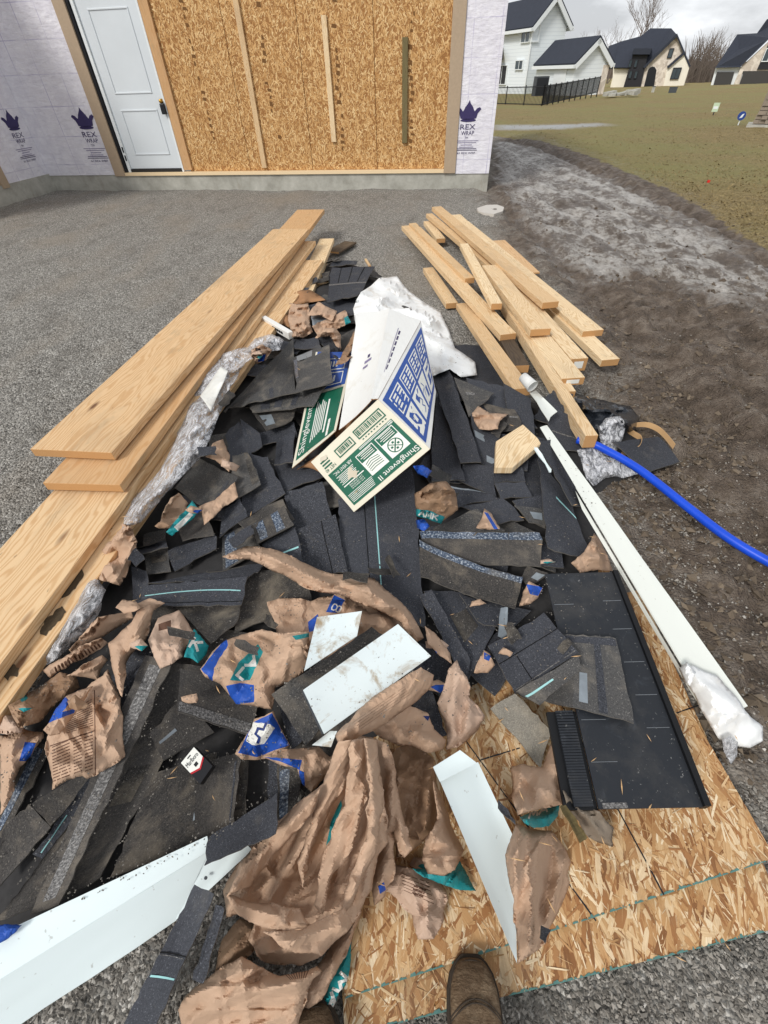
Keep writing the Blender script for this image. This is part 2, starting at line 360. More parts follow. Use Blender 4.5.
c = g.mix(g.ramp(g.noise(o, 9, 6, 0.7, 0.8), [(0.52, 0.0), (0.66, 0.9)]), s2l(222, 232, 232), s2l(160, 138, 104))
c = g.mix(g.ramp(g.noise(o, 110, 2), [(0.68, 0.0), (0.75, 0.7)]), c, s2l(140, 128, 108)); g.p('Base Color', c); g.p('Roughness', 0.35); MATS['dirty_white_metal'] = g.m
g = G('white_metal'); o = g.obj()
c = g.mix(g.ramp(g.noise(o, 60, 2), [(0.7, 0.0), (0.76, 0.6)]), s2l(222, 234, 234), s2l(150, 146, 136)); c = g.mix(g.math('MULTIPLY', g.noise(o, 3, 4), 0.25), c, s2l(204, 212, 212))
g.p('Base Color', c); g.p('Roughness', 0.3); MATS['white_metal'] = g.m
g = G('cream_metal'); o = g.obj()
c = g.mix(g.ramp(g.noise(o, 70, 2), [(0.71, 0.0), (0.76, 0.7)]), s2l(224, 227, 219), s2l(150, 144, 122)); g.p('Base Color', c); g.p('Roughness', 0.35); MATS['cream_metal'] = g.m
g = G('vent_black'); u = g.uv(); o = g.obj()
c = g.mix(g.ramp(g.noise(g.map(o, (1, 1, 1)), 14, 6, 0.7, 0.6), [(0.58, 0.0), (0.74, 0.4)]), s2l(38, 41, 46), s2l(76, 81, 88))
c = g.mix(g.ramp(g.noise(o, 90, 3, 0.7), [(0.66, 0.0), (0.74, 0.8)]), c, s2l(150, 150, 146)); c = g.mix(g.ramp(g.noise(o, 3.5, 7, .7), [(.48, 0.0), (.7, .35)]), c, s2l(96, 92, 86)); g.p('Base Color', c); g.p('Roughness', 0.5); MATS['vent_black'] = g.m
plain('scuff', s2l(104, 108, 112), 0.7, vary=0.3, nsc=120)
plain('vent_edge', s2l(20, 21, 23), 0.5)
plain('pipe_blue', s2l(24, 74, 200), 0.38, vary=0.22, nsc=9)
plain('cup_white', s2l(216, 216, 212), 0.5)
g = G('box_white'); o = g.obj()
c = g.mix(g.ramp(g.noise(o, 6, 6, 0.65), [(0.55, 0.0), (0.78, 0.5)]), s2l(226, 226, 222), s2l(190, 178, 152)); g.p('Base Color', c); g.p('Roughness', 0.6)
g.bump(g.noise(g.map(o, (3, 1, 3)), 9, 4), 0.25, 0.01); MATS['box_white'] = g.m
plain('cardboard', s2l(158, 118, 84), 0.8); plain('box_cream', s2l(214, 208, 188), 0.6, vary=0.06, nsc=9)
plain('box_green', s2l(24, 92, 70), 0.5, vary=0.2, nsc=14); plain('box_blue', s2l(40, 78, 152), 0.5, vary=0.12, nsc=14)
plain('print_white', s2l(224, 224, 216), 0.6); plain('print_black', s2l(26, 28, 32), 0.6); plain('print_red', s2l(170, 30, 40), 0.5)
plain('pack_black', s2l(22, 22, 26), 0.35)
g = G('boot_leather'); o = g.obj(); c = g.mix(g.noise(o, 30, 5, .7), s2l(74, 58, 42), s2l(112, 92, 70)); c = g.mix(g.ramp(g.noise(o, 18, 7, .75, .5), [(.48, 0.0), (.66, .75)]), c, s2l(146, 128, 104)); g.p('Base Color', c); g.p('Roughness', .8); g.bump(g.math('ADD', g.noise(o, 120, 4, .7), g.math('MULTIPLY', g.noise(g.map(o, (1, 2.5, 1)), 34, 4), 1.5)), .7, .006); MATS['boot_leather'] = g.m
plain('boot_pad', s2l(104, 86, 66)); plain('boot_sole', s2l(58, 50, 42), 0.9, bump=0.3)
plain('veneer', s2l(206, 168, 122), 0.6)

# building materials
g = G('house_wrap'); u = g.uv()
c = g.mix(g.ramp(g.noise(u, 6, 7, 0.7, 0.4), [(0.35, 0.0), (0.7, 1.0)]), s2l(214, 211, 219), s2l(234, 232, 236))
br = g.n('TexBrick', {'Vector': u, 'Color1': (0, 0, 0, 1), 'Color2': (0, 0, 0, 1), 'Mortar': (1, 1, 1, 1), 'Scale': 1.0, 'Mortar Size': 0.008, 'Mortar Smooth': 0.6, 'Brick Width': 0.405, 'Row Height': 0.405}, offset=0.0)
c = g.mix(g.math('MULTIPLY', br.outputs['Fac'], g.ramp(g.noise(u, 2, 3), [(0.4, 0.1), (0.65, 0.8)])), c, s2l(168, 162, 190))
g.p('Base Color', c); g.p('Roughness', 0.6); g.bump(g.noise(g.map(u, (3, 7, 1)), 2.5, 6, 0.6), 0.5, 0.03); MATS['house_wrap'] = g.m
g = G('concrete'); o = g.obj(); c = g.mix(g.ramp(g.noise(o, 3.5, 7, 0.7), [(0.35, 0.0), (0.7, 1.0)]), s2l(150, 148, 138), s2l(188, 186, 176))
c = g.mix(g.ramp(g.noise(g.map(o, (1, 1, 0.3)), 6, 4), [(0.6, 0.0), (0.75, 0.5)]), c, s2l(128, 118, 98)); g.p('Base Color', c); g.p('Roughness', 0.85); g.bump(g.noise(o, 70, 4), 0.3, 0.004); MATS['concrete'] = g.m
plain('trim_tan', s2l(172, 152, 128), 0.6); plain('wrap_ink', s2l(58, 50, 92), 0.6); plain('wrap_ink_faint', s2l(128, 120, 150), 0.6)
plain('door_white', s2l(210, 216, 219), 0.45, vary=0.06, nsc=2.5); plain('threshold_dark', s2l(44, 42, 40), 0.8); plain('lock_black', s2l(30, 32, 36), 0.4); plain('brass', s2l(190, 150, 70), 0.35, 0.8)
plain('wall_stamp', s2l(112, 78, 42), 0.8)
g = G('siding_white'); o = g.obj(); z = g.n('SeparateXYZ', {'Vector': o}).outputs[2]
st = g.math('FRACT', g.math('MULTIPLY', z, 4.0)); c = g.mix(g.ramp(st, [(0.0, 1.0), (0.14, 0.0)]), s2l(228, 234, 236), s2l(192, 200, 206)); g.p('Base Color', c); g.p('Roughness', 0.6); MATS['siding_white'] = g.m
plain('trim_white', s2l(226, 230, 230), 0.5); plain('roof_dark', s2l(50, 54, 64), 0.85, vary=0.2, nsc=3); plain('cream_stucco', s2l(234, 228, 212), 0.8, vary=0.06, nsc=2)
g = G('pale_stone'); o = g.obj(); c = g.mix(g.n('SeparateColor', {'Color': g.voro(o, 3.0)}).outputs[0], s2l(186, 174, 160), s2l(228, 218, 204)); g.p('Base Color', c); g.p('Roughness', 0.85); MATS['pale_stone'] = g.m
plain('window_glass', s2l(58, 70, 76), 0.12, vary=0.25, nsc=1, spec=0.6); plain('window_dark', s2l(36, 38, 42), 0.3); plain('dark_board', s2l(40, 40, 44), 0.6); plain('garage_dark', s2l(66, 64, 62), 0.6)
plain('fence_black', s2l(24, 25, 27), 0.5); plain('bark', s2l(98, 88, 80), 0.9); plain('twig', s2l(112, 100, 92), 0.9)
plain('brush', s2l(104, 94, 86), 0.95, vary=0.3, nsc=0.5); plain('sign_green', s2l(188, 206, 176), 0.6); plain('sign_blue', s2l(40, 70, 140), 0.5); plain('flag_red', s2l(206, 40, 30), 0.6)
plain('stone_grey', s2l(142, 130, 116), 0.9, vary=0.3, nsc=6); plain('slush', s2l(196, 190, 180), 0.35, vary=0.05)
plain('mud_clod_flat', s2l(74, 62, 46), 0.9, vary=.5, nsc=120); plain('unit_grey', s2l(70, 74, 78), 0.6)

# ------------------------------------------------------------------ top-height map: what already lies where, so that pieces stack
TX0, TY0, TC = -3.0, -0.8, 0.01
TN, TM = 600, 760
_gx = TX0 + (np.arange(TN) + 0.5) * TC; _gy = TY0 + (np.arange(TM) + 0.5) * TC
PILE_PX = [(330, 258), (378, 268), (400, 290), (440, 340), (500, 385), (560, 405), (640, 425), (640, 465), (592, 492), (622, 585), (600, 640), (545, 668), (500, 690), (455, 720), (350, 775), (262, 800), (205, 850), (120, 885), (0, 935), (-60, 905), (-40, 760), (50, 650), (120, 520), (190, 400), (250, 325), (300, 285)]
PILE_W = W(PILE_PX, 0.04)[:, :2]
OSB1_PX = [(345, 998), (775, 858), (606, 566), (322, 640)]
OSB2_PX = [(345, 1036), (790, 925), (640, 590), (322, 660)]
OSB1_W = W(OSB1_PX, 0.030); OSB2_W = W(OSB2_PX, 0.014)
XX, YY = np.meshgrid(_gx, _gy, indexing='ij')
_pts = np.stack([XX.ravel(), YY.ravel()], 1)
_in = inpoly(_pts, PILE_W); _dd = np.zeros(len(_pts)); _dd[_in] = pdist(_pts[_in], PILE_W)
MOUND = ((0.17 * (1 - np.exp(-_dd / 0.26))) * (0.75 + 0.5 * fbm(_pts[:, 0] * 3, _pts[:, 1] * 3, 5, 3)) * _in).reshape(TN, TM)
T = MOUND.copy()
for ow, z in ((OSB2_W, 0.014), (OSB1_W, 0.030)):
    k = inpoly(_pts, ow[:, :2]).reshape(TN, TM); T[k] = np.maximum(T[k], z)
T0 = T.copy()
def maxf(A, r):
    B = A.copy()
    for s in range(1, r + 1):
        B[s:] = np.maximum(B[s:], A[:-s]); B[:-s] = np.maximum(B[:-s], A[s:])
    C = B.copy()
    for s in range(1, r + 1):
        C[:, s:] = np.maximum(C[:, s:], B[:, :-s]); C[:, :-s] = np.maximum(C[:, :-s], B[:, s:])
    return C
def boxb(A, r):
    for ax in (0, 1):
        p = [(0, 0), (0, 0)]; p[ax] = (r + 1, r); c = np.cumsum(np.pad(A, p, mode='edge'), axis=ax); n = A.shape[ax]
        A = (np.take(c, np.arange(2 * r + 1, 2 * r + 1 + n), ax) - np.take(c, np.arange(0, n), ax)) / (2 * r + 1)
    return A
class Surf:
    def __init__(s, lo, hi, r=3, b=4):
        s.i0 = int(np.clip((lo[0] - 0.15 - TX0) / TC, 0, TN - 3)); s.i1 = int(np.clip((hi[0] + 0.15 - TX0) / TC, s.i0 + 3, TN))
        s.j0 = int(np.clip((lo[1] - 0.15 - TY0) / TC, 0, TM - 3)); s.j1 = int(np.clip((hi[1] + 0.15 - TY0) / TC, s.j0 + 3, TM))
        A = T[s.i0:s.i1, s.j0:s.j1]; B = maxf(A, r) if r else A
        if b: B = boxb(boxb(B, b), b)
        s.A = np.maximum(B, maxf(A, 1))
    def __call__(s, xy):
        x = np.clip((xy[:, 0] - TX0) / TC - 0.5 - s.i0, 0, s.A.shape[0] - 1.001); y = np.clip((xy[:, 1] - TY0) / TC - 0.5 - s.j0, 0, s.A.shape[1] - 1.001)
        i, j = x.astype(int), y.astype(int); fx, fy = x - i, y - j; A = s.A
        return (A[i, j] * (1 - fx) + A[i + 1, j] * fx) * (1 - fy) + (A[i, j + 1] * (1 - fx) + A[i + 1, j + 1] * fx) * fy
def drape(px=None, xy=None, off=0.003, stiff=0.3, r=3, b=4, extra=0.0, maxrise=0.06):
    if px is not None:
        a, c = W(px, 0.0), W(px, 0.55); al = np.vstack([a, c]); z = np.full(len(a), 0.15)
    else:
        al = np.column_stack([xy, np.zeros(len(xy))]); z = None
    S = Surf(al[:, :2].min(0), al[:, :2].max(0), r, b)
    X = np.asarray(xy) if xy is not None else None
    for it in range(12 if px is not None else 1):
        if px is not None: X = W(px, z)[:, :2]
        s = S(X)
        if stiff > 0:
            A = np.column_stack([np.ones(len(X)), X]); co, *_ = np.linalg.lstsq(A, s, rcond=None); co[1:] *= .3 if stiff >= 1 else 1; pl = A @ co
            pl = pl + np.max(s - pl); t = s * (1 - stiff) + np.minimum(pl, s + maxrise) * stiff
        else: t = s
        t = t + off + extra
        z = t if z is None else z + (t - z) * 0.6
    return W(px, z) if px is not None else np.column_stack([X, z])
def stamp(V, F):
    F = np.asarray(F); V = np.asarray(V)
    if F.shape[1] == 4: F = np.vstack([F[:, [0, 1, 2]], F[:, [0, 2, 3]]])
    a, b, c = V[F[:, 0]], V[F[:, 1]], V[F[:, 2]]
    el = max(np.linalg.norm((b - a)[:, :2], axis=1).max(), np.linalg.norm((c - a)[:, :2], axis=1).max(), np.linalg.norm((c - b)[:, :2], axis=1).max())
    k = int(np.clip(math.ceil(el / 0.008), 1, 60))
    uu, vv = np.meshgrid(np.arange(k + 1) / k, np.arange(k + 1) / k); m = uu + vv <= 1.0001; uu, vv = uu[m], vv[m]
    Q = (a[:, None] + (b - a)[:, None] * uu[None, :, None] + (c - a)[:, None] * vv[None, :, None]).reshape(-1, 3)
    i = np.floor((Q[:, 0] - TX0) / TC).astype(int); j = np.floor((Q[:, 1] - TY0) / TC).astype(int)
    ok = (i >= 0) & (i < TN) & (j >= 0) & (j < TM); np.maximum.at(T, (i[ok], j[ok]), Q[ok, 2])

# ------------------------------------------------------------------ ground sheet
def axis_steps(lo, hi, c0, c1, d, g):
    a = list(np.arange(c0, c1, d)); s = d; x = a[-1]
    while x < hi: s = min(s * g, 25); x += s; a.append(x)
    s = d; x = a[0]; b = []
    while x > lo: s = min(s * g, 25); x -= s; b.append(x)
    return np.array(b[::-1] + a)
gx = axis_steps(-260, 300, -2.4, 3.4, 0.026, 1.035); gy = axis_steps(-12, 420, -0.5, 4.2, 0.024, 1.028)
GX, GY = np.meshgrid(gx, gy, indexing='ij'); q = np.stack([GX.ravel(), GY.ravel()], 1)
def wpoly(px): return W(px, 0.0)[:, :2]
def sdf(q, poly): return np.where(inpoly(q, poly), 1, -1) * pdist(q, poly)
near = (np.abs(q[:, 0]) < 60) & (q[:, 1] < 80)
def zmask(poly, soft):
    return np.clip(0.5 + sdf(q, np.asarray(poly)) / (2 * soft), 0, 1)
mudP = np.vstack([wpoly([(740, 780), (690, 700), (640, 600), (590, 500), (560, 420), (600, 370), (560, 300), (505, 240), (485, 190), (488, 168), (497, 130), (540, 131), (612, 155), (695, 188), (800, 248), (920, 322)]), [[6.5, 1.2], [3.2, 0.4], [1.35, 0.3]]])
wetP = np.vstack([wpoly([(497, 138), (515, 142), (560, 158), (640, 190), (720, 235), (790, 275), (860, 330), (720, 300), (640, 268), (600, 285), (540, 250), (520, 215), (500, 180)])])
grassP = np.vstack([wpoly([(497, 134), (540, 138), (600, 160), (680, 195), (780, 255), (900, 335)]), [[9, 1.5], [60, -6], [280, 0], [280, 410], [-250, 410], [-250, 40], [2.5, 20]]])
mud = zmask(mudP, 0.45); wet = zmask(wetP, 0.45); grass = zmask(grassP, 0.18)
roadP = wpoly([(496, 126.5), (560, 125.5), (610, 121.6), (600, 119.6), (540, 121), (496, 121)]); pale = zmask(roadP, 0.4)
slope = -0.0135 * np.maximum(0, q[:, 1] - 14)
slope += 0.22 * np.exp(-((q[:, 1] - 62) / 14) ** 2) * np.clip((q[:, 0] - 6) / 8, 0, 1) * (1 - pale)
x, y = q[:, 0], q[:, 1]
hg = 0.05 * (fbm(x * 1.1 + y * .5, y * .7, 11, 5) - 0.6) + 0.035 * (fbm(x * 4, y * 4, 13, 3) - 0.55) + 0.02 * (fbm(x * 14, y * 14, 12, 3) - 0.6)
cl = fbm(x * 5.5, y * 5.5, 21, 5, 0.62); rid = 1 - np.abs(2 * fbm(x * 3.2 + 5, y * 3.2, 31, 4) - 1)
hm = 0.17 * (cl - 0.58) + 0.08 * (rid - 0.85) + 0.05 * (fbm(x * 15, y * 15, 41, 3, 0.6) - 0.5)
_ra, _rb = w1(515, 165)[:2], w1(780, 330)[:2]; _rd = (_rb - _ra) / np.linalg.norm(_rb - _ra); _pn = (q - _ra) @ np.array([-_rd[1], _rd[0]]) + 0.12 * (fbm(x * .7, y * .7, 88, 2) - .5)
for _o in (-1.1, -.25, .55, 1.3): hm = hm - 0.06 * np.exp(-((_pn - _o) / .11) ** 2) + 0.03 * np.exp(-((np.abs(_pn - _o) - .21) / .07) ** 2) * (.5 + fbm(x * 9, y * 9, 89, 2))
hgr = 0.05 * (fbm(x * 1.5, y * 1.5, 51, 4) - 0.5) + 0.03 * (fbm(x * 9, y * 9, 52, 3) - 0.5)
mw = np.clip(mud * (1 - grass), 0, 1); zz = hg * (1 - mw) + hm * mw * (1 - 0.5 * wet)
zz = zz * (1 - grass) + hgr * grass
hole = np.exp(-(((x - w1(610, 400)[0]) / 0.35) ** 2 + ((y - w1(610, 400)[1]) / 0.25) ** 2)); zz -= 0.07 * hole
und = pdist(q[near], PILE_W); inp = inpoly(q[near], PILE_W); zz[near] = np.where(inp | (und < 0.05), np.minimum(zz[near], -0.01), zz[near])
osbm = np.zeros(len(q), bool); osbm[near] = (pdist(q[near], OSB2_W[:, :2]) < 0.05) | inpoly(q[near], OSB2_W[:, :2]); zz[osbm] = np.minimum(zz[osbm], -0.004)
zz = zz + slope; GZ = zz
def ground_z(px_, py_):
    i = int(np.clip(np.searchsorted(gx, px_) - 1, 0, len(gx) - 2)); j = int(np.clip(np.searchsorted(gy, py_) - 1, 0, len(gy) - 2)); return float(GZ.reshape(GX.shape)[i, j])
V3 = np.column_stack([q, zz]); ni, nj = GX.shape
ii, jj = np.meshgrid(np.arange(ni - 1), np.arange(nj - 1), indexing='ij'); a0 = (ii * nj + jj).ravel()
FQ = np.stack([a0, a0 + nj, a0 + nj + 1, a0 + 1], 1)
fc = q[FQ].mean(1); fz = np.zeros(len(FQ), int)
fz[inpoly(fc, mudP)] = 1; fz[inpoly(fc, grassP)] = 2; fz[inpoly(fc, roadP)] = 3
for k, nm in enumerate(('gravel_ground', 'mud_ground', 'lawn', 'distant_path')):
    F = FQ[fz == k]; us, inv = np.unique(F, return_inverse=True)
    mk(nm, V3[us], inv.reshape(F.shape), M_GROUND, smooth=True, tone={'mud': mud[us], 'wet': wet[us], 'grass': grass[us], 'pale': pale[us]}, kind='structure')

# loose stones, grass blades
def scatter(px, smin, smax, zoff=0.0, zone_poly=None, excl=None):
    p = W(px, 0.0)
    keep = (p[:, 1] < 40) & (p[:, 1] > -1.2)
    if zone_poly is not None: keep &= inpoly(p[:, :2], zone_poly)
    for e in (excl or []): keep &= ~inpoly(p[:, :2], e)
    p = p[keep]
    i = np.clip(np.searchsorted(gx, p[:, 0]) - 1, 0, ni - 2); j = np.clip(np.searchsorted(gy, p[:, 1]) - 1, 0, nj - 2)
    p[:, 2] = zz.reshape(ni, nj)[i, j] + zoff
    return p, RNG.uniform(smin, smax, len(p)) * RNG.uniform(0.5, 1.2, len(p))
OCT = np.array([(1, 0, 0), (-1, 0, 0), (0, 1, 0), (0, -1, 0), (0, 0, 1), (0, 0, -1.0)])
OF = np.array([(0, 2, 4), (2, 1, 4), (1, 3, 4), (3, 0, 4), (2, 0, 5), (1, 2, 5), (3, 1, 5), (0, 3, 5)])
def stones(name, p, s, mat, kindtone=(0, 1)):
    n = len(p); base = OCT[None] * s[:, None, None] * RNG.uniform(0.55, 1.25, (n, 6, 1)) * np.array([1, 0.8, 0.62])
    base += RNG.normal(0, 0.22, (n, 6, 3)) * s[:, None, None]
    an = RNG.uniform(0, 6.28, n); ca, sa = np.cos(an), np.sin(an)
    R = np.zeros((n, 3, 3)); R[:, 0, 0] = ca; R[:, 0, 1] = -sa; R[:, 1, 0] = sa; R[:, 1, 1] = ca; R[:, 2, 2] = 1
    v = np.einsum('nij,nkj->nki', R, base) + p[:, None] + np.array([0, 0, 1]) * (s * 0.25)[:, None, None]
    f = (OF[None] + (np.arange(n) * 6)[:, None, None]).reshape(-1, 3)
    tn = np.repeat(np.clip(RNG.beta(1.6, 2.2, n) * (kindtone[1] - kindtone[0]) + kindtone[0], 0, 1), 6)
    return mk(name, v.reshape(-1, 3), f, mat, tone=tn, kind='stuff')
gpx = np.vstack([RNG.uniform((-140, 190), (520, 760), (46000, 2)), RNG.uniform((-160, 760), (360, 1250), (26000, 2)), RNG.uniform((440, 740), (980, 1250), (34000, 2))])
gpx = np.vstack([gpx, RNG.uniform((300, 700), (500, 1250), (9000, 2))])
p, s = scatter(gpx, 0.0036, 0.0078, 0, None, [mudP, grassP])
p = p[p[:, 1] < 9.2]; s = s[:len(p)]
stones('gravel_stones', p, s, MATS['crushed_stone'])
mpx = np.vstack([RNG.normal((635, 535), (50, 38), (2600, 2)), RNG.uniform((500, 190), (900, 820), (8000, 2)), RNG.normal((640, 480), (60, 14), (900, 2))])
p, s = scatter(mpx, 0.003, 0.0075, 0.0, mudP)
stones('mud_grit', p, s, MATS['crushed_stone'], (0.25, 1))
p, s = scatter(np.vstack([RNG.uniform((500, 200), (960, 820), (4200, 2)), RNG.normal((640, 440), (60, 60), (2200, 2))]), 0.006, 0.026, -0.004, mudP)
MATS['mud_clod'] = stones_mat('mud_clod', [(0, s2l(74, 62, 49)), (0.5, s2l(106, 92, 76)), (1, s2l(140, 125, 106))])
stones('mud_clods', p, s, MATS['mud_clod'])
bpx = np.vstack([RNG.uniform((495, 105), (1000, 420), (26000, 2)), RNG.uniform((600, 170), (1000, 420), (22000, 2))])
p, s = scatter(bpx, 0.02, 0.045, 0, grassP); n = len(p)
edge_keep = RNG.random(n) < np.clip((sdf(p[:, :2], grassP) + 0.1) / 0.5 + 0.15, 0, 1); p, s = p[edge_keep], s[edge_keep]; n = len(p)
an = RNG.uniform(0, 6.28, n); wd = RNG.uniform(0.003, 0.009, n) * np.clip(np.hypot(p[:, 0], p[:, 1]) / 6, 0.7, 2.5)
d2 = np.stack([np.cos(an), np.sin(an), 0 * an], 1); tip = p + np.column_stack([RNG.normal(0, 1.0, (n, 2)) * s[:, None], s * RNG.uniform(0.3, 0.9, n)])
v = np.stack([p - d2 * wd[:, None], p + d2 * wd[:, None], tip], 1).reshape(-1, 3)
mk('grass_blades', v, np.arange(3 * n).reshape(-1, 3), MATS['dead_grass'], tone=np.repeat(RNG.random(n), 3), kind='stuff')
# puddle with slush
pp = W([(477, 208), (486, 205), (497, 204.5), (504, 207), (503, 211), (494, 214), (484, 213), (478, 211)], 0.012); pl = pp.copy(); pl[:, 2] -= 0.06
mk('slush_puddle', np.vstack([pp, pl]), [tuple(range(8))] + [(i, 8 + i, 8 + (i + 1) % 8, (i + 1) % 8) for i in range(8)], MATS['slush'], smooth=False, kind='structure')

# ------------------------------------------------------------------ strands of oriented strand board
def strands(name, parent, org, ex, ey, nrm, w, h, n, ln, wd, bias, spread, mat, seed, corner=None):
    r = np.random.default_rng(seed); c = r.random((n, 2)) * [w, h]
    a = bias + r.normal(0, spread, n); l = ln * r.uniform(0.2, 1.25, n) / 2; b = wd * r.uniform(0.12, 1.2, n) / 2
    t = np.array([(-1, -0.5), (-0.6, -1), (0.75, -0.9), (1, 0.3), (0.6, 1), (-0.8, 0.7)])
    q = t[None] * np.stack([l, b], 1)[:, None] * r.uniform(0.7, 1.1, (n, 6, 1)); ca, sa = np.cos(a)[:, None], np.sin(a)[:, None]
    q = np.stack([q[..., 0] * ca - q[..., 1] * sa, q[..., 0] * sa + q[..., 1] * ca], -1) + c[:, None]
    q[..., 0] = np.clip(q[..., 0], 0.0, w); q[..., 1] = np.clip(q[..., 1], 0.0, h)
    zo = (r.random((n, 1)) * 0.0022 + r.normal(0, 0.0004, (n, 6)) + 0.0008)
    if corner is not None:
        u, v = q[..., 0:1] / w, q[..., 1:2] / h; A, B, C, D = corner
        pos = (A * (1 - u) + B * u) * (1 - v) + (D * (1 - u) + C * u) * v
    else: pos = org + q[..., 0:1] * ex + q[..., 1:2] * ey
    pos = pos + zo[..., None] * nrm
    uv = (t[None] * np.stack([l, b], 1)[:, None] + r.random((n, 1, 2)) * 9).reshape(-1, 2)
    return mk(name, pos.reshape(-1, 3), np.arange(6 * n).reshape(-1, 6), mat, parent, uv=uv, tone=np.repeat(np.clip(r.beta(1.25, 1.15, n), 0, 1), 6), kind='stuff')

# ------------------------------------------------------------------ the unfinished house
B0 = w1(487, 188, 0); B1 = w1(128, 190, 0); E_ = B1 - B0; E_ /= np.linalg.norm(E_); N_ = np.array([E_[1], -E_[0], 0])
if N_[1] > 0: N_ = -N_
UPV = np.array([0, 0, 1.0])
def onwall(px_, py_, off=0.0, plane=(None, None)):
    p0, nn = (B0, N_) if plane[0] is None else plane
    r = rays([(px_, py_)])[0]; t = ((p0 + nn * off - CAMO) @ nn) / (r @ nn); return CAMO + t * r
def wa(px_, py_, off=0.0):
    p = onwall(px_, py_, off); return (p - B0) @ E_, p[2]
def wbox(name, a0, a1, z0, z1, o0, o1, mat, parent, **k):
    uvs = k.pop('uvs', None)
    return bbox_obj(name, B0 + E_ * a0 + UPV * z0 + N_ * o0, E_ * (a1 - a0), UPV * (z1 - z0), N_ * (o1 - o0), mat, parent, **k)
def uvbox(ob, sc=1.0):
    me = ob.data; lay = me.uv_layers.new(name='UVMap')
    for pl in me.polygons:
        n = pl.normal
        for li in pl.loop_indices:
            c = np.array(me.vertices[me.loops[li].vertex_index].co)
            lay.data[li].uv = (c @ E_ * sc, c[2] * sc) if abs(n.dot(Vector(N_))) > 0.5 else (c @ N_ * sc, c[2] * sc)
house = empty('unfinished_house', B0, 'unfinished house in printed white wrap and bare strand board with a white door', 'house')
ZF = wa(467, 169)[1]; HT = 3.9
a_c = (w1(42, 195, 0) - B0) @ E_
wbox('foundation', -0.0, a_c + 0.0, -0.15, ZF, -0.25, 0.02, MATS['concrete'], house)
fr = bbox_obj('foundation', B0 + E_ * (a_c + 0.001) + UPV * -0.15 + N_ * -0.25, E_ * 0.25, UPV * (ZF + 0.15 - 0.002), N_ * 3.4, MATS['concrete'], house)
bbox_obj('foundation', B0 + E_ * 0.002 + UPV * -0.15 + N_ * -0.2505, E_ * 0.25, UPV * (ZF + 0.147), N_ * -7, MATS['concrete'], house)
aL, aR = wa(190, 172)[0], wa(444, 168)[0]          # strand board between these
aT0, aT1 = wa(444, 168)[0], wa(455.5, 168)[0]      # tan trim right of it
aD0, aD1 = wa(183, 171)[0], wa(131, 171)[0]        # door slab
aJ = wa(118, 178)[0]
o = wbox('wrapped_wall', 0, aT1 - 0.002, ZF - 0.06, HT, -0.14, 0.035, MATS['house_wrap'], house); uvbox(o)
o = wbox('wrapped_wall', aJ + 0.002, a_c + 0.01, ZF - 0.03, HT, -0.14, 0.035, MATS['house_wrap'], house); uvbox(o)
o = bbox_obj('wrapped_wall', B0 + E_ * (a_c + 0.012) + UPV * (ZF - 0.03) + N_ * -0.14, E_ * 0.15, UPV * (HT - ZF + 0.03), N_ * 1.24, MATS['house_wrap'], house); uvbox(o)
bbox_obj('opening_trim', B0 + E_ * (a_c - 0.012) + UPV * (ZF - 0.05) + N_ * 1.101, E_ * 0.18, UPV * (HT - ZF + 0.05), N_ * 0.17, MATS['trim_tan'], house)
o = bbox_obj('opening_board', B0 + E_ * (a_c + 0.04) + UPV * (ZF - 0.02) + N_ * 1.272, E_ * 0.1, UPV * (HT - ZF), N_ * 2.1, MATS['osb_core'], house)
strands('board_strands', o, B0 + E_ * (a_c + 0.04) + UPV * ZF + N_ * 1.272, N_, UPV, -E_, 2.1, 2.5, 3000, 0.09, 0.02, 1.57, 0.6, MATS['osb_wall_strand'], 91)
o = bbox_obj('wrapped_wall', B0 + E_ * 0.004 + UPV * (ZF - 0.05) + N_ * -0.141, E_ * 0.14, UPV * (HT - ZF), N_ * -7, MATS['house_wrap'], house); uvbox(o)
wbox('opening_trim', aT1, aT0, ZF - 0.05, HT, -0.1, 0.06, MATS['trim_tan'], house, bev=0.004)
wbox('opening_trim', aD1 + 0.115, aJ, ZF - 0.05, HT, -0.1, 0.06, MATS['trim_tan'], house, bev=0.004)
wbox('brickmould', aD1 + 0.07, aD1 + 0.113, ZF - 0.03, HT, -0.1, 0.03, MATS['lock_black'], house)
wbox('sill_plate', aT0 + 0.002, aJ - 0.12, ZF - 0.045, ZF + 0.002, -0.1, 0.05, MATS['spruce'], house)
wbox('top_band', -0.0, a_c, HT, HT + 0.25, -0.2, 0.06, MATS['trim_tan'], house)
